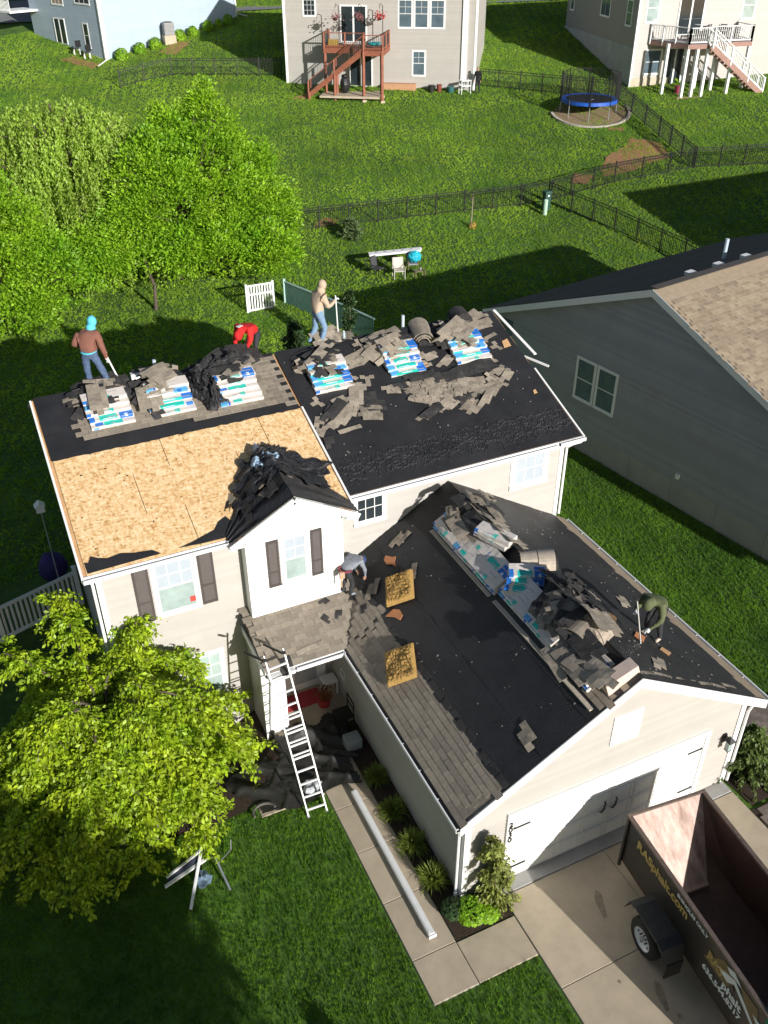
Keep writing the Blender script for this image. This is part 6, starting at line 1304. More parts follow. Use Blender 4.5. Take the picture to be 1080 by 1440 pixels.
for (x, y, rz, lb, mm) in ((10.35, -5.35, .7, 'orange brown board scrap lying by the shovel', orange), (10.05, -4.75, .7, 'brown ridged board scrap left of the shovel', M('brown ridged board', (.25, .14, .07), .8, .3, 20)), (10.75, -5.75, .6, 'pale plywood scrap below the boots of the olive roofer', ply)):
    s = .2 if x != 10.75 else .13; Rm = Matrix.Rotation(rz, 2); pts = [tuple(Rm @ Vector(p)) for p in ((-s, -.1), (s, -.12), (s*.9, .1), (-s*.8, .12))]
    scrap(lb, x, y, pts, lambda x, y: zGR(x), nGR, mm)

# ================= LADDER, TARP, PORCH THINGS =================
A0, A1 = Vector((3.42, -3.36, .02)), Vector((3.30, -1.52, 3.25)); B0, B1 = Vector((3.86, -3.38, .02)), Vector((3.76, -1.50, 3.28))
ld = thing('extension_ladder', 'aluminium extension ladder leaning from the lawn up to the porch roof edge', 'ladder', (3.64, -3.37, 0))
for a, b_ in ((A0, A1), (B0, B1)):
    MB().bar(a, b_, .03, .075, up=(0, -1, .5)).build('rail', whitem, ld)
    e = (b_-a); o2 = Vector((0, .045, .03)); MB().bar(a+e*.38+o2, b_+e*.03+o2, .026, .06, up=(0, -1, .5)).build('fly_rail', whitem, ld)
    MB().box(b_+e*.02, (.05, .1, .06)).build('end_cap', blackmetal, ld); MB().box(a, (.07, .09, .04)).build('foot', alu, ld)
for i in range(12):
    t_ = .04+i*.083; a, b_ = A0.lerp(A1, t_), B0.lerp(B1, t_); MB().bar(a, b_, .035, .035).build('rung', whitem, ld)
    if 4 <= i <= 7: MB().bar(a+Vector((0, .05, .07)), b_+Vector((0, .05, .07)), .03, .03).build('rung', whitem, ld)
for p in (A1, B1): MB().bar(p+Vector((-.05, .0, .08)), p+Vector((-.32, .55, .0)), .03, .05).build('stabiliser_arm', blackmetal, ld)
def tarp():
    rs = np.random.default_rng(5); g = (60, 46)
    def fn(s, t):
        x = 2.1+s*3.1+(.15*math.sin(t*9)); y = -3.0+t*2.3+.12*math.sin(s*11)
        if s < .45 and t > .55: y -= (t-.55)*1.6*(.45-s)*2
        h = .05+.10*(1-abs(math.sin(x*2.1+y*3.3+1.2*math.sin(y*2+x))))**2.2+.07*(1-abs(math.sin(y*4.1-x*1.4+math.sin(x*5))))**3+.03*(1-abs(math.sin(x*7.3+y*2.2+2*math.sin(y*3))))**2+.006*rs.random()
        if x > 3.4 and y > -1.15: h += .18
        elif x > 3.4: h += .18*max(0, 1-(-1.15-y)/.35)
        if x < 3.4 and y > -1.5: h = h-.1
        return Vector((x, y, h))
    m_ = MB(); m_.grid(fn, *g)
    def keep(f_):
        c = sum((Vector(m_.v[i]) for i in f_), Vector())/4
        return not (c.y > -.95+.15*math.sin(c.x*8) and c.x > 3.5) and not (c.x < 3.3 and c.y > -1.35+.1*math.sin(c.x*9)) and not (c.x < 2.5 and c.y < -2.6) and not (4.9 < c.x and c.y < -2.3)
    m_.f = [f_ for f_ in m_.f if keep(f_)]; m_.mi = [0]*len(m_.f); tag(m_.build('tarpaulin', tarpm, smooth=True), 'crumpled black tarpaulin spread over the walk below the porch', 'tarpaulin')
tarp()
tag(MB().bb(3.95, 5.05, -.32, .2, .165, .178).build('door_mat', M('red door mat', (.42, .045, .055), .95, .2, 12)), 'red mat on the porch floor in front of the door', 'door mat')
pc = Vector((5.0, -.45, .16)); t_ = thing('flower_pot', 'red flower pot with dark orange plants on the porch', 'plant pot', pc)
MB().tube([pc, pc+Vector((0, 0, .3))], [.14, .19], 14).build('pot', M('red pot glaze', (.40, .03, .03), .4), t_); m = MB()
for i in range(120): a = random.uniform(0, 6.3); rr = random.uniform(0, .24); q = pc+Vector((math.cos(a)*rr, math.sin(a)*rr, .3+random.random()*.22)); m.box(q, (.06, .03, .01), Matrix.Rotation(a, 3, 'Z') @ Matrix.Rotation(.6, 3, 'X'))
m.build('flowers', M('dark orange foliage', (.18, .07, .02), .8, .4, 20), t_)
c = Vector((5.3, -.05, .16)); t_ = thing('plastic_stool', 'white plastic stool with a plant standing by the garage side of the porch', 'stool', c)
MB().box(c+Vector((0, 0, .42)), (.4, .36, .04)).build('seat', whitem, t_, bevel=.01)
for dx in (-.17, .17):
    for dy in (-.15, .15): MB().bb(c.x+dx-.02, c.x+dx+.02, c.y+dy-.02, c.y+dy+.02, c.z, c.z+.4).build('leg', whitem, t_)
c = Vector((5.2, -1.25, .1)); t_ = thing('metal_chair', 'dark metal chair in shade by the porch side wall', 'chair', c)
MB().box(c+Vector((0, 0, .42)), (.42, .42, .03)).build('seat', blackmetal, t_); MB().bar(c+Vector((.2, -.2, .85)), c+Vector((.2, .2, .85)), .02, .05).bar(c+Vector((.2, -.2, .65)), c+Vector((.2, .2, .65)), .02, .04).build('backrest', blackmetal, t_)
for dx in (-.2, .2):
    for dy in (-.2, .2): MB().bb(c.x+dx-.012, c.x+dx+.012, c.y+dy-.012, c.y+dy+.012, 0, c.z+(.88 if dx > 0 else .42)).build('leg', blackmetal, t_)
tag(MB().tube([(5.56, -.5, 1.0+.0)]+[(5.53, -.5+math.sin(a)*.16, 1.05-math.cos(a)*.16) for a in [i*math.pi/6 for i in range(13)]], .018, 6).build('garden_hose', whitem), 'pale hose loop hanging on the garage side wall in the porch', 'hose')
tag(MB().bb(4.95, 5.35, -2.1, -1.75, .05, .38).build('storage_tub', M('grey plastic', (.25, .28, .3), .5), bevel=.03), 'grey plastic tub in shade beside the tarpaulin', 'tub')
tag(MB().ell((3.75, -2.75, .22), (.22, .16, .1), 10, 6, jit=.25).build('plastic_bag', M('clear plastic film', (.45, .47, .5), .25, .3, 9)), 'crumpled clear plastic bag on the tarpaulin under the ladder', 'plastic bag')
t_ = thing('bed_edging', 'curved black edging bucket shape beside the tarpaulin at the lawn edge', 'edging', (2.45, -2.75, 0)); t_['label'] = 'low dark curved edging ring at the lawn edge left of the ladder'
MB().tube([(2.55+.26*math.cos(a), -2.85+.2*math.sin(a), .10) for a in [i*math.pi/9 for i in range(11)]], .035, 6).build('ring', M('grey brown plastic', (.09, .085, .07), .7), t_)
# downspout length lying on the walk
t_ = thing('gutter_length', 'long white box gutter lying on the front walk', 'gutter', (4.63, -5.2, .1)); MB().bar((4.60, -3.25, .12), (4.60, -7.15, .12), .14, .12).build('gutter_body', whitem, t_, bevel=.012); MB().bb(4.56, 4.58, -7.1, -3.3, .181, .19).build('lip', whitem, t_); MB().bb(4.52, 4.69, -7.18, -7.12, .06, .17).build('end_cap', M('grey end', (.6, .6, .62)), t_)
# folding frame on the lawn
t_ = thing('folding_stand', 'white folding stand lying tipped over on the front lawn', 'folding stand', (.6, -4.1, 0))
P = [(.02, -3.9, .28), (.95, -3.75, .45), (1.15, -3.78, .45), (1.25, -4.45, .12), (.38, -4.5, .08), (.92, -3.6, .6), (.1, -3.75, .35)]
for a, b_, w_ in ((0, 1, .07), (4, 5, .06), (6, 5, .05)): MB().bar(P[a], P[b_], w_, .045).build('bar', whitem, t_, bevel=.006)
MB().tube([P[1], P[2], P[3]], .025, 8).build('leg', alu, t_); MB().slab([Vector((.1, -3.78, .33)), Vector((.9, -3.62, .55)), Vector((.85, -3.72, .45)), Vector((.1, -3.88, .28))], (0, -.5, 1), .01).build('fabric_panel', M('dark navy fabric', (.02, .025, .05), .8), t_)
MB().ell((.78, -4.0, .18), (.18, .2, .12), 8, 6, jit=.3).build('net_bag', M('blue grey netting', (.15, .22, .3), .6, .3, 20), t_)
tag(MB().bar((1.2, -3.75, .15), (1.55, -3.55, .18), .02, .02).bar((1.55, -3.55, .18), (1.6, -3.4, .3), .02, .02).build('metal_rod', alu), 'thin metal rod lying on the grass right of the folding stand', 'rod')
# tree ring
t_ = thing('stone_ring', 'round stacked stone edging under the weeping front tree', 'stone edging', (-.2, -1.3, -.1)); bmx = MB().box((0, 0, 0), (.27, .2, .12)).mesh('stone_block', stone)
for l_ in range(2):
    for i in range(22):
        a = 2*math.pi*(i+.5*l_)/22; smesh(bmx, 'stone_block', (-.25+.95*math.cos(a), -1.3+.95*math.sin(a), .02+.125*l_+random.uniform(-.005, .005)), Matrix.Rotation(a+math.pi/2+random.uniform(-.05, .05), 3, 'Z'), t_)
MB().tube([(-.25, -1.3, -.1), (-.25, -1.3, .14)], .88, 22).build('soil_fill', M('pale soil', (.20, .13, .08), .95, .3, 8), t_)
# ornamental grasses, shrubs
lbs = ['nearest the tarpaulin', 'second from the tarpaulin', 'third from the tarpaulin', 'in shade beside the black tarpaulin']
gm_ = M('yellow green ornamental grass', (.20, .26, .04), .6, .3, 4, isl=.35, trans=.25)
for k, (x, y, rr) in enumerate(((5.22, -4.1, .38), (5.22, -5.05, .40), (5.22, -6.0, .42), (5.28, -3.05, .34))):
    n_ = 420; a = rng.uniform(0, 6.283, n_); el = rng.uniform(.2, 1.3, n_); t_ = thing('ornamental_grass', 'yellow green grass clump beside the garage wall, '+lbs[k], 'ornamental grass', (x, y, .02), 0, 'grass clumps along the garage wall'); m = MB()
    for i in range(n_):
        d = Vector((math.cos(a[i])*math.cos(el[i]), math.sin(a[i])*math.cos(el[i]), math.sin(el[i]))); L_ = rr*rng.uniform(.7, 1.25); s = Vector((-d.y, d.x, 0)).normalized()*.012; b0 = Vector((x, y, .03))+Vector((rng.normal()*.05, rng.normal()*.05, 0)); mid_ = b0+d*L_*.6; tip = b0+d*L_; tip.z -= .25*L_*math.cos(el[i])**2
        m.add([b0-s, b0+s, mid_+s, mid_-s, tip], [(0, 1, 2, 3), (3, 2, 4)])
    m.build('blades', gm_, t_)
for (x, y, rr, lb) in ((5.55, -7.05, .32, 'low bright green leafy shrub left of the golden conifer'), (5.85, -7.2, .25, 'small bright green shrub at the foot of the golden conifer'), (5.25, -6.85, .25, 'dark low shrub at the garage corner bed')):
    t_ = thing('low_shrub', lb, 'shrub', (x, y, .02)); m = MB(); leafball(m, Vector((x, y, .18)), rr, 900, .055, .7); m.build('foliage', leaf_m if 'bright' in lb else leaf_d, t_); MB().tube([(x, y, 0), (x, y, .15)], .02).build('stem', bark, t_)
def conifer(label, x, y, h_, rr, mat_, n_=90, per=70, lean=(0, 0), size=.1, cat='conifer', z0=None, sprd=1):
    z0 = terr(x, y) if z0 is None else z0; t_ = thing('conifer', label, cat, (x, y, z0)); MB().tube([(x, y, z0), (x+lean[0]*.6, y+lean[1]*.6, z0+h_*.6), (x+lean[0], y+lean[1], z0+h_)], [.05, .03, .01], 7).build('trunk', bark, t_); Ps, Ds = [], []
    for k in range(n_):
        s = rng.uniform(.05, 1); a = rng.uniform(0, 6.283); R1 = rr*(1-s)**.7*rng.uniform(.6, 1.1)+.06; n = per; tt = rng.random((n, 1)); d = np.array([math.cos(a), math.sin(a), 0]); o_ = np.array([x+lean[0]*s, y+lean[1]*s, z0+h_*s])
        P_ = o_+d*R1*tt+np.array([0, 0, -.45*R1*sprd])*tt**2+rng.normal(size=(n, 3))*.035; D_ = d*.6+rng.normal(size=(n, 3))*.4; D_[:, 2] -= .7*sprd; Ps.append(P_); Ds.append(D_)
    leafquads(np.vstack(Ps), np.vstack(Ds), size, 'foliage', mat_, t_); return t_
conifer('weeping golden green conifer against the garage corner by the door', 6.15, -6.98, 2.1, .55, leaf_e, 70, 70, (-.15, .0), .10)
conifer('weeping dark green conifer beside the trailer and paver patch', 13.35, -6.5, 1.6, 1.1, M('mid green sprays', (.10, .15, .03), .6, .35, 3, isl=.35, trans=.2), 110, 80, (-.2, -.2), .11)
conifer('dark shrub in shade along the right garage wall', 13.6, -5.2, .9, .7, leaf_d, 50, 60, (0, 0), .1)
conifer('small dark spruce seen behind the roofer in red', 10.9, 17.0, 3.0, 1.1, leaf_d, 110, 70, (0, 0), .12, sprd=.4)
conifer('narrow upright conifer behind the pole of the tan roofer', 14.1, 18.7, 3.2, .45, leaf_d, 70, 60, (0, 0), .12, sprd=-.5)
conifer('low juniper bush in front of the black picket fence', 19.6, 31.2, 1.15, .75, M('grey green juniper', (.10, .15, .05), .7, .3, 4, isl=.3), 70, 60, (0, 0), .12, sprd=-.3)
conifer('green shrub top showing behind the roofer in brown', 3.0, 10.5, 5.8, .8, leaf_m, 70, 60, (0, 0), .13, sprd=-.4)
# sapling
t_ = thing('sapling', 'thin leafless young tree with a flower tuft at its foot on the middle lawn', 'tree', (26.3, 29.3, terr(26.3, 29.3))); z = terr(26.3, 29.3); MB().tube([(26.3, 29.3, z), (26.32, 29.3, z+1.9)], [.04, .02], 6).build('trunk', M('pale bark', (.3, .25, .18), .9), t_)
for i in range(9): a = i*.7; MB().tube([(26.3, 29.3, z+1.2+i*.07), (26.3+math.cos(a)*.3, 29.3+math.sin(a)*.3, z+1.6+i*.08)], [.012, .005], 4).build('branch', bark, t_)
m = MB(); leafball(m, Vector((26.35, 29.2, z+.15)), .22, 120, .08); m.build('flowers', M('yellow orange petals', (.45, .28, .05), .8, .3, 10), t_)
# utility pedestals
x, y = 30.9, 28.7; z = terr(x, y); t_ = thing('utility_pedestal', 'short pale green utility post on the middle lawn', 'utility post', (x, y, z)); MB().tube([(x, y, z), (x, y, z+.85)], .13, 12).build('post_body', M('pale mint plastic', (.42, .58, .45), .5), t_); MB().ell((x, y, z+.85), (.13, .13, .06), 12, 6).build('cap', M('pale mint plastic', (.42, .58, .45), .5), t_)
x, y = 31.3, 29.2; z = terr(x, y); t_ = thing('utility_box', 'dark green utility cabinet behind the pale green post', 'utility box', (x, y, z)); gk = M('dark green cabinet', (.02, .07, .05), .5); MB().bb(x-.2, x+.2, y-.17, y+.17, z, z+.95).build('cabinet', gk, t_, bevel=.02); MB().bb(x-.23, x+.23, y-.2, y+.2, z+.95, z+1.1).build('lid', gk, t_, bevel=.03); MB().bb(x-.06, x+.06, y-.18, y-.17, z+.8, z+.9).build('plate', whitem, t_)
# trampoline
x, y = 41.9, 40.3; z = terr(x, y)-.1; R0 = 1.95; t_ = thing('trampoline', 'round blue edged trampoline with a black safety net on the far lawn', 'trampoline', (x, y, z))
bl_ = M('bright blue pad', (.015, .09, .45), .5, .1, 3); zt = z+1.0
m = MB(); N_ = 40
for i in range(N_):
    a, b_ = 2*math.pi*i/N_, 2*math.pi*(i+1)/N_; P = lambda r_, t, zz: (x+r_*math.cos(t), y+r_*math.sin(t), zz); m.quad(P(R0-.32, a, zt), P(R0-.32, b_, zt), P(R0, b_, zt+.02), P(R0, a, zt+.02)); m.quad(P(R0, a, zt+.02), P(R0, b_, zt+.02), P(R0+.02, b_, zt-.2), P(R0+.02, a, zt-.2))
m.build('spring_pad', bl_, t_); MB().tube([(x, y, zt-.02), (x, y, zt-.005)], R0-.3, 40).build('jumping_mat', blackmetal, t_); MB().bb(x-.25, x+.1, y-.5, y-.42, zt, zt+.003).build('mat_print', whitem, t_)
for i in range(8):
    a = 2*math.pi*i/8+.2; MB().tube([(x+R0*math.cos(a), y+R0*math.sin(a), terr(x+R0*math.cos(a), y+R0*math.sin(a))), (x+R0*math.cos(a), y+R0*math.sin(a), zt)], .03).build('leg', alu, t_)
    MB().tube([(x+R0*math.cos(a)*1.02, y+R0*math.sin(a)*1.02, zt-.3), (x+R0*math.cos(a)*1.02, y+R0*math.sin(a)*1.02, zt+1.75)], .045 if i % 2 else .03).build('net_pole', blackmetal, t_)
m = MB()
for i in range(110):
    a = 2*math.pi*i/110; m.bar((x+R0*math.cos(a), y+R0*math.sin(a), zt), (x+R0*math.cos(a), y+R0*math.sin(a), zt+1.7), .012, .012)
for j in range(12): m.tube([(x+R0*math.cos(a), y+R0*math.sin(a), zt+.14*j+.1) for a in [2*math.pi*i/24 for i in range(25)]], .004 if j < 11 else .018, 3, cap=False)
m.build('safety_net', blackmetal, t_, kind='stuff')
t_ = thing('stone_ring', 'curved pale block edging round the trampoline', 'stone edging', (x, y-.5, z)); k_ = 54
for i in range(k_):
    a = math.pi*(.86+1.12*i/k_); px_, py_ = x+.1+2.75*math.cos(a), y-.2+2.6*math.sin(a); smesh(bmx, 'stone_block', (px_, py_, terr(px_, py_)+.07), Matrix.Rotation(a+math.pi/2+random.uniform(-.06, .06), 3, 'Z'), t_)
ground_patch('gravel_bed', [(x+.1+2.6*math.cos(a), y-.2+2.45*math.sin(a)) for a in [i*math.pi/8 for i in range(16)]], M('tan gravel bed', (.26, .18, .11), .95, .3, 6, bump=.8, bs=25), .01)
# person by the far house corner, seen small
pz = terr(36.9, 47.1); person('person in black clothes standing at the right corner of the beige far house', (36.75, 47.0, pz), R_(220), J_(), [M('black clothes', (.012, .012, .014), .9), jeans_k, skin_m, skin_m, jeans_k], None)
# barbecue and clutter under the deck
c = Vector(P1(4.9, 2.1, 5.15)); t_ = thing('covered_barbecue', 'black covered barbecue under the red brown deck', 'barbecue', c); MB().ell(c+Vector((0, 0, .6)), (.4, .35, .6), 12, 8, jit=.06).build('cover', blackmetal, t_); MB().ell(c+Vector((0, 0, 1.15)), (.3, .25, .15), 12, 6).build('lid_bulge', blackmetal, t_)
# gutter table and chairs on the lawn
tx, ty = 20.4, 27.2; tz = terr(tx, ty); t_ = thing('gutter_length', 'long white gutter pieces laid across chairs on the back lawn', 'gutter', (tx, ty, tz)); A = Vector((18.9, 27.3, tz+.85)); B = Vector((21.6, 26.6, tz+.95)); d = (B-A).normalized(); s = Vector((-d.y, d.x, 0))
for k in range(3): MB().bar(A+s*(.16*k-.2), B+s*(.16*k-.2)+d*.05*k, .14, .1).build('gutter_piece', whitem, t_)
for k in range(5): q = A.lerp(B, .15+.17*k); MB().box(q+Vector((0, 0, .055)), (.12, .06, .02)).build('bracket', M('grey bracket', (.2, .2, .22)), t_)
def gchair(label, x, y, rz, fr_m, seat_m):
    z = terr(x, y); t_ = thing('garden_chair', label, 'chair', (x, y, z)); Rz = Matrix.Rotation(rz, 3, 'Z'); c = Vector((x, y, z)); q = lambda a, b_, d_: c+Rz @ Vector((a, b_, d_))
    MB().box(q(0, 0, .43), (.5, .5, .04), Rz).build('seat', seat_m, t_); MB().box(q(0, .27, .75), (.5, .04, .55), Rz @ Matrix.Rotation(-.15, 3, 'X')).build('backrest', seat_m, t_)
    for sx in (-1, 1):
        MB().tube([q(.28*sx, -.27, 0), q(.28*sx, -.27, .62), q(.28*sx, .25, .64)], .02).build('armrest', fr_m, t_); MB().tube([q(.28*sx, .3, 0), q(.28*sx, .25, .64), q(.27*sx, .33, 1.02)], .02).build('leg', fr_m, t_)
    return t_
gchair('cream garden chair with arms in front of the white gutter pieces', 20.0, 25.9, R_(-14), M('cream metal', (.62, .58, .5), .5), M('cream sling', (.55, .5, .44), .7)); gchair('dark grey garden chair under the left part of the white gutter pieces', 19.1, 26.6, R_(30), blackmetal, M('dark grey sling', (.06, .06, .065), .7)); gchair('grey garden chair half hidden beneath the turquoise bag', 21.0, 26.3, R_(-14), M('bronze metal', (.2, .16, .08), .5), M('grey lilac sling', (.3, .3, .36), .7))
tag(MB().ell((21.05, 26.15, tz+.75), (.38, .3, .3), 14, 9, jit=.13).build('plastic_bag', M('turquoise plastic bag', (.02, .42, .55), .4, .3, 7)), 'turquoise plastic bag on the chair at the right end of the white gutters', 'bag')
c = Vector((20.95, 25.4, terr(20.95, 25.4))); t_ = thing('side_table', 'small bronze framed side table with a white cup right of the cream chair', 'table', c); MB().bb(c.x-.3, c.x+.3, c.y-.18, c.y+.18, c.z+.4, c.z+.43).build('table_top', M('bronze metal', (.2, .16, .08), .5), t_); MB().tube([c+Vector((.1, 0, .43)), c+Vector((.1, 0, .56))], .04).build('cup', whitem, t_)
for dx in (-.27, .27):
    for dy in (-.15, .15): MB().bb(c.x+dx-.02, c.x+dx+.02, c.y+dy-.02, c.y+dy+.02, c.z, c.z+.4).build('leg', M('bronze metal', (.2, .16, .08), .5), t_)
# bird house pole and purple cover left of the house
t_ = thing('birdhouse_pole', 'tall thin pole with a small white birdhouse beside the left house wall', 'birdhouse', (-.35, 7.6, -.4)); MB().tube([(-.35, 7.6, -.4), (-.35, 7.6, 2.8)], .02, 6).build('pole', alu, t_); MB().bb(-.47, -.23, 7.5, 7.7, 2.8, 3.0).build('box', whitem, t_); MB().add([(-.5, 7.47, 3.0), (-.2, 7.47, 3.0), (-.2, 7.73, 3.0), (-.5, 7.73, 3.0), (-.35, 7.47, 3.12), (-.35, 7.73, 3.12)], [(0, 1, 4), (1, 2, 5, 4), (2, 3, 5), (3, 0, 4, 5)]).build('roof', whitem, t_)
tag(MB().ell((-.4, 8.5, .2), (.45, .4, .5), 14, 8, jit=.08).build('purple_cover', M('deep purple fabric', (.03, .015, .12), .7, .2, 5), smooth=True), 'dark purple covered bundle behind the white picket fence', 'cover')
# yard plant at the bottom edge
conifer('tip of a yellow green shrub poking in at the bottom edge of the lawn', 2.15, -8.75, .5, .22, leaf_y, 24, 40, (0, 0), .10, sprd=.2)
# ================= TRAILER =================
Td = Vector((-.097, -.995, 0)).normalized(); Ts = Vector((-Td.y, Td.x, 0)); T0 = Vector((8.81, -7.57, 0))      # Ts points to the right (+x)
if Ts.x < 0: Ts = -Ts
def TP(a, b_, z): return T0+Td*a+Ts*b_+Vector((0, 0, z))      # a along towards the street, b across
TR_ = thing('dump_trailer', 'black dump trailer with tall brown steel walls and company lettering on the driveway', 'trailer', TP(2, .9, 0)); L_ = 5.2; Wd = 1.78; zt = 2.0; zb_ = .72
Rt = Matrix((Ts, -Td, Vector((0, 0, 1)))).transposed()
def tb(a0, a1, b0, b1, z0, z1, mat_, name, par=TR_, bevel=.004, **k): return MB().box(TP((a0+a1)/2, (b0+b1)/2, (z0+z1)/2), (abs(b1-b0), abs(a1-a0), abs(z1-z0)), Rt).build(name, mat_, par, bevel=bevel, **k)
tb(0, L_, 0, .035, zb_, zt-.04, trailer_p, 'side_wall'); tb(0, L_, .036, .046, zb_+.03, zt-.05, steel_in, 'wall_lining'); tb(0, L_, Wd-.035, Wd, zb_, zt-.04, trailer_p, 'side_wall'); tb(0, L_, Wd-.046, Wd-.036, zb_+.03, zt-.05, steel_in, 'wall_lining')
tb(0, L_, -.03, .055, zt-.04, zt+.02, M('worn brown top rail', (.16, .12, .10), .5, .3, 8, metal=.3), 'top_rail'); tb(0, L_, Wd-.055, Wd+.03, zt-.04, zt+.02, MATS['worn brown top rail'], 'top_rail'); tb(0, L_, 0, Wd, zb_-.08, zb_, steel_in, 'floor')
tb(L_-.04, L_, 0, Wd, zb_, zt, trailer_p, 'end_wall')
MB().slab([TP(0, .04, zt-.0), TP(0, Wd-.04, zt-.0), TP(1.22, 1.27, zb_+.06), TP(1.22, .04, zb_+.06)], (0, -1, 1), .03).build('sloped_gate', steel_br, TR_); tb(-.03, .03, -.03, Wd+.03, zt-.02, zt+.03, MATS['worn brown top rail'], 'gate_hinge_rail')
tb(1.18, 1.26, .06, 1.27, zb_+.05, zb_+.1, steel_br, 'gate_lip')
for a in (.02,): tb(a, a+.06, -.05, .0, zb_-.25, zt-.06, trailer_p, 'side_post')
tb(0, L_, .1, .2, zb_-.28, zb_-.08, blackmetal, 'chassis_rail'); tb(0, L_, Wd-.2, Wd-.1, zb_-.28, zb_-.08, blackmetal, 'chassis_rail')
# fender
fd = M('dull black fender', (.03, .033, .035), .5, .3, 8)
for (bs_, sg) in ((0, -1), (Wd, 1)):
    b0 = bs_+sg*.03; b1 = bs_+sg*.52
    m = MB(); pr = [(1.0, .62), (1.12, .98), (1.28, 1.04), (2.02, 1.04), (2.2, .96), (2.3, .62)]
    for i in range(len(pr)-1):
        (a0, z0), (a1, z1) = pr[i], pr[i+1]; m.quad(TP(a0, b0, z0), TP(a1, b0, z1), TP(a1, b1, z1), TP(a0, b1, z0)); m.quad(TP(a0, b1, z0), TP(a1, b1, z1), TP(a1, b1, z1-.08), TP(a0, b1, z0-.02)); m.quad(TP(a0, b0, z0-.012), TP(a0, b1, z0-.012), TP(a1, b1, z1-.012), TP(a1, b0, z1-.012))
    m.build('fender', fd, TR_); tb(2.3, 2.33, min(b0, b1)+.12 if sg < 0 else b0, max(b0, b1) if sg < 0 else b1-.12, .15, .6, rubber, 'mud_flap')
    bc = bs_+sg*.36; ax = TP(1.62, bc, .42); A1_ = Ts*sg
    def wheel(ax, out):
        X = Td; Z = Vector((0, 0, 1)); n_ = 28; prof = [(.24, -.11), (.36, -.12), (.41, -.08), (.42, 0), (.41, .08), (.36, .12), (.24, .11)]; m_ = MB(); k = len(prof)
        vs = [ax+X*math.cos(2*math.pi*i/n_)*r_+Z*math.sin(2*math.pi*i/n_)*r_+out*h_ for i in range(n_) for (r_, h_) in prof]
        m_.add(vs, [(i*k+j, i*k+(j+1), ((i+1) % n_)*k+j+1, ((i+1) % n_)*k+j) for i in range(n_) for j in range(k-1)]); w_ = m_.build('wheel', rubber, TR_, smooth=True)
        m_ = MB(); prof = [(.0, .05), (.07, .05), (.09, .03), (.17, .045), (.22, .08), (.25, .115), (.25, .1)]; k = len(prof); vs = [ax+X*math.cos(2*math.pi*i/n_)*r_+Z*math.sin(2*math.pi*i/n_)*r_+out*h_ for i in range(n_) for (r_, h_) in prof]
        m_.add(vs, [(i*k+j, i*k+(j+1), ((i+1) % n_)*k+j+1, ((i+1) % n_)*k+j) for i in range(n_) for j in range(k-1)]); m_.build('rim', M('white wheel rim', (.75, .77, .8), .35), w_)
        for i in range(8): a = 2*math.pi*i/8; c_ = ax+X*math.cos(a)*.1+Z*math.sin(a)*.1+out*.055; MB().tube([c_, c_+out*.035], .016, 6).build('lug_nut', blackmetal, w_)
        MB().tube([ax+out*.04, ax+out*.12], [.06, .045], 10).build('hub', alu, w_)
        for i in range(5): a = 2*math.pi*(i+.5)/5; c_ = ax+X*math.cos(a)*.19+Z*math.sin(a)*.19+out*.066; MB().tube([c_-out*.005, c_+out*.004], .028, 8).build('rim_hole', blackmetal, w_)
    wheel(ax, A1_)
    ax_ = TP(2.0, bc, .42)
tb(1.55, 1.7, .0, Wd, .36, .48, blackmetal, 'axle')
# lettering on the driveway side
Mt4 = lambda a, z: Matrix.Translation(TP(a, -.012, z)) @ Matrix((Td, Vector((0, 0, 1)), -Ts)).transposed().to_4x4()
gold = M('gold lettering', (.42, .30, .10), .5, .1); lwh = M('white lettering', (.75, .77, .8), .5, .05)
text('RASphalt.com', .31, Mt4(.42, 1.55), gold, 'lettering', TR_, .003, .010, .95); text('SHINGLES ONLY', .125, Mt4(1.72, 1.79), lwh, 'lettering', TR_, .003, .003, 1.0)
text('636.544.8317', .19, Mt4(2.72, 1.04), lwh, 'lettering', TR_, .003, .006, 1.02); text('phalt', .26, Mt4(3.22, 1.24), lwh, 'lettering', TR_, .0035, .008, 1.0); text('RAS', .30, Mt4(2.75, 1.42), gold, 'lettering', TR_, .003, .01, .8)
def dec(pts, mat_, name='emblem', d=-.014): MB().slab([TP(a, d, z) for a, z in pts], -Ts, .004).build(name, mat_, TR_, bevel=0)
dec([(2.68, 1.34), (3.1, 1.86), (3.5, 1.86), (3.3, 1.34)], M('brown gold emblem', (.20, .13, .055), .5, .2, 6), d=-.008); dec([(3.55, 1.84), (4.0, 1.84), (4.15, 1.4), (3.8, 1.5)], MATS['brown gold emblem'], d=-.008)
dec([(3.0, 1.55), (3.45, 1.78), (4.25, 1.26), (4.12, 1.26), (3.45, 1.66), (3.3, 1.5)], lwh); dec([(3.2, 1.84), (3.38, 1.93), (3.52, 1.86), (3.6, 1.80), (3.42, 1.80), (3.3, 1.76)], lwh); dec([(3.95, 1.62), (4.2, 1.62), (4.45, 1.3), (4.33, 1.3)], lwh); dec([(3.36, 1.42), (3.45, 1.6), (3.5, 1.42), (3.45, 1.48)], trailer_p, d=-.019)
bgc = TP(4.35, .35, 1.9)
tag(MB().ell(bgc, (.38, .4, .28), 14, 9, jit=.12).build('plastic_bag', M('green plastic bag', (.03, .30, .20), .35, .35, 7)), 'crumpled green plastic bag at the street end of the dump trailer', 'bag')
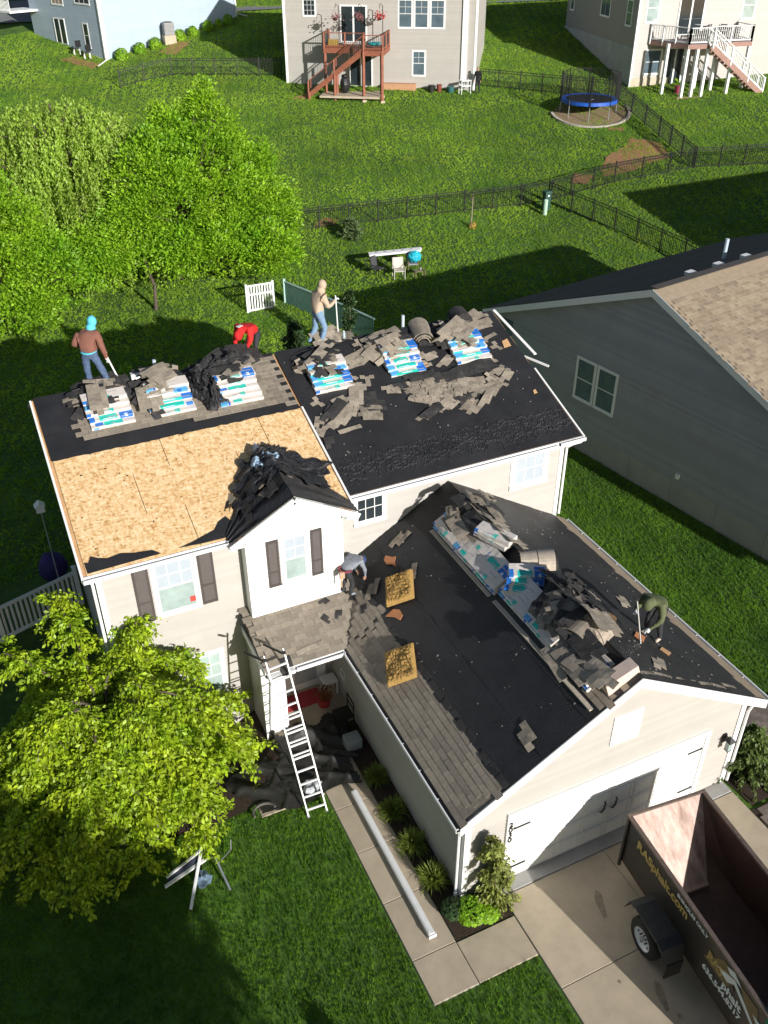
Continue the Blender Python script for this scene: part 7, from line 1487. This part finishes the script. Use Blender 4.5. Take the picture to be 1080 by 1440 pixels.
# oil stains on the driveway
for (x, y, a, w_, l_) in ((8.1, -8.0, .3, .10, .32), (8.0, -10.05, .25, .09, .30), (8.05, -10.5, 0, .04, .05), (8.1, -10.75, 0, .035, .04), (7.45, -9.5, 0, .03, .03)):
    pts = [(x+math.cos(t)*w_*(1+.2*math.sin(3*t))*math.cos(a)-math.sin(t)*l_*math.sin(a)*-1, y+math.sin(t)*l_*math.cos(a)+math.cos(t)*w_*math.sin(a), .0465) for t in [i*math.pi/8 for i in range(16)]]
    o = MB().add(pts, [tuple(range(16))]).build('oil_stain', M('oil stain', (.29, .235, .165), .6, .3, 9), dw)
# ================= GRASS =================
def grass_field(name, label, N_, box_, size, dens_skip=None, hscale=1., m_=None):
    x0, x1, y0, y1 = box_; P = rng.uniform((x0, y0), (x1, y1), (N_, 2)); ok = np.ones(N_, bool)
    for (a, b_, c, d) in NOGRASS: ok &= ~((P[:, 0] > a) & (P[:, 0] < b_) & (P[:, 1] > c) & (P[:, 1] < d))
    for (a, b_, c, d) in ((.3, 12.6, .3, 8.5), (5.5, 12.62, -6.7, .8), (3.3, 5.6, -1.2, .4)): ok &= ~((P[:, 0] > a) & (P[:, 0] < b_) & (P[:, 1] > c) & (P[:, 1] < d))
    if dens_skip is not None: ok &= dens_skip(P)
    P = P[ok]; n_ = len(P); Z = np.array([terr(x, y) for x, y in P]); Z += np.where(P[:, 1] > 14, .03, .01)*np.sin(P[:, 0]*1.3+P[:, 1]*.7)*np.sin(P[:, 1]*.9-P[:, 0]*.4)
    me_ = bpy.data.meshes.new(name); me_.vertices.add(n_); me_.vertices.foreach_set('co', np.column_stack([P, Z]).ravel()); me_.update()
    o = bpy.data.objects.new(name, me_); col.objects.link(o); tag(o, label, 'grass', None, 'stuff'); o['label'] = label
    g = MB()
    for i in range(11):
        a = random.uniform(0, 6.28); b0 = Vector((math.cos(a)*random.uniform(0, size*.5), math.sin(a)*random.uniform(0, size*.5), -.01)); d = Vector((random.uniform(-.5, .5), random.uniform(-.5, .5), 1)); h_ = size*random.uniform(.7, 1.2)*hscale; s = Vector((math.sin(a*3), math.cos(a*3), 0))*size*(.042 if size < .1 else .085)
        g.add([b0-s, b0+s, b0+d*h_*.6+s*.6, b0+d*h_*.6-s*.6, b0+d*h_+Vector((d.x, d.y, 0))*h_*.2], [(0, 1, 2, 3), (3, 2, 4)])
    return o, g
def gn_instances(o, tuft_me, smin, smax):
    to = bpy.data.objects.new('grass_tuft_source', tuft_me)
    ng = bpy.data.node_groups.new('turf', 'GeometryNodeTree'); ng.interface.new_socket('Geometry', in_out='INPUT', socket_type='NodeSocketGeometry'); ng.interface.new_socket('Geometry', in_out='OUTPUT', socket_type='NodeSocketGeometry')
    n = ng.nodes; l = ng.links; gi = n.new('NodeGroupInput'); go = n.new('NodeGroupOutput'); ip = n.new('GeometryNodeInstanceOnPoints'); oi = n.new('GeometryNodeObjectInfo'); oi.inputs[0].default_value = to
    rr = n.new('FunctionNodeRandomValue'); rr.data_type = 'FLOAT_VECTOR'; rr.inputs[0].default_value = (-.25, -.25, 0); rr.inputs[1].default_value = (.25, .25, 6.28)
    rs = n.new('FunctionNodeRandomValue'); rs.data_type = 'FLOAT'; rs.inputs[2].default_value = smin; rs.inputs[3].default_value = smax; rs.inputs['Seed'].default_value = 5
    l.new(gi.outputs[0], ip.inputs['Points']); l.new(oi.outputs['Geometry'], ip.inputs['Instance']); l.new(rr.outputs[0], ip.inputs['Rotation']); l.new(rs.outputs[1], ip.inputs['Scale']); l.new(ip.outputs[0], go.inputs[0])
    md = o.modifiers.new('turf', 'NODES'); md.node_group = ng
# blade colour from world position so patches vary
def blade_mat(nm__='grass blades'):
    m_ = MATS[nm__]; n, l = nodes_of(m_); ge = n.new('ShaderNodeNewGeometry')
    for q in n:
        if q.type == 'TEX_NOISE' and not q.inputs['Vector'].is_linked or q.type == 'TEX_NOISE':
            for lk in list(q.inputs['Vector'].links): l.remove(lk)
            l.new(ge.outputs['Position'], q.inputs['Vector'])
blade_mat(); blade_mat('front grass blades')
def stripes(nm__='grass blades'):
    m_ = MATS[nm__]; n, l = nodes_of(m_); ge = n.new('ShaderNodeNewGeometry'); wv = n.new('ShaderNodeTexWave'); mp = n.new('ShaderNodeMapping'); mp.inputs['Rotation'].default_value = (0, 0, .35); mp.inputs['Scale'].default_value = (.42, .42, .42)
    l.new(ge.outputs['Position'], mp.inputs[0]); l.new(mp.outputs[0], wv.inputs['Vector']); wv.inputs['Scale'].default_value = 1; wv.inputs['Distortion'].default_value = 1.2; wv.inputs['Detail'].default_value = 2
    no = n.new('ShaderNodeTexNoise'); no.inputs['Scale'].default_value = .22; no.inputs['Detail'].default_value = 5; l.new(ge.outputs['Position'], no.inputs['Vector'])
    ad = n.new('ShaderNodeMath'); ad.operation = 'MULTIPLY_ADD'; l.new(wv.outputs['Fac'], ad.inputs[0]); ad.inputs[1].default_value = .22; mr = n.new('ShaderNodeMapRange'); mr.inputs[1].default_value = .3; mr.inputs[2].default_value = .7; mr.inputs[3].default_value = .68; mr.inputs[4].default_value = 1.12; l.new(no.outputs['Fac'], mr.inputs[0]); l.new(mr.outputs[0], ad.inputs[2])
    rp = [q for q in n if q.type == 'VALTORGB'][0]; h = n.new('ShaderNodeHueSaturation'); l.new(ad.outputs[0], h.inputs['Value']); l.new(rp.outputs[0], h.inputs['Color'])
    for q in n:
        if q.type == 'BSDF_PRINCIPLED': l.new(h.outputs[0], q.inputs['Base Color'])
        if q.type == 'BSDF_TRANSLUCENT': l.new(h.outputs[0], q.inputs[0])
stripes(); stripes('front grass blades')
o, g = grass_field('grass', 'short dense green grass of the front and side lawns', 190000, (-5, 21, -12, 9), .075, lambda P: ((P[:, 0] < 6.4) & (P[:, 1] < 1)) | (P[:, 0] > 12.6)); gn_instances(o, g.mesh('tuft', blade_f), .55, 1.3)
o, g = grass_field('grass', 'short green grass of the back lawns up to the far houses', 250000, (-6, 66, 9, 78), .16, lambda P: (np.abs(P[:, 0]*.9+4-P[:, 1]*.35) < 60) & (P[:, 0] > (P[:, 1]-60)*.1-2) & (P[:, 0] < P[:, 1]*1.2+24), hscale=.55); gn_instances(o, g.mesh('tuft', blade), .6, 1.3)
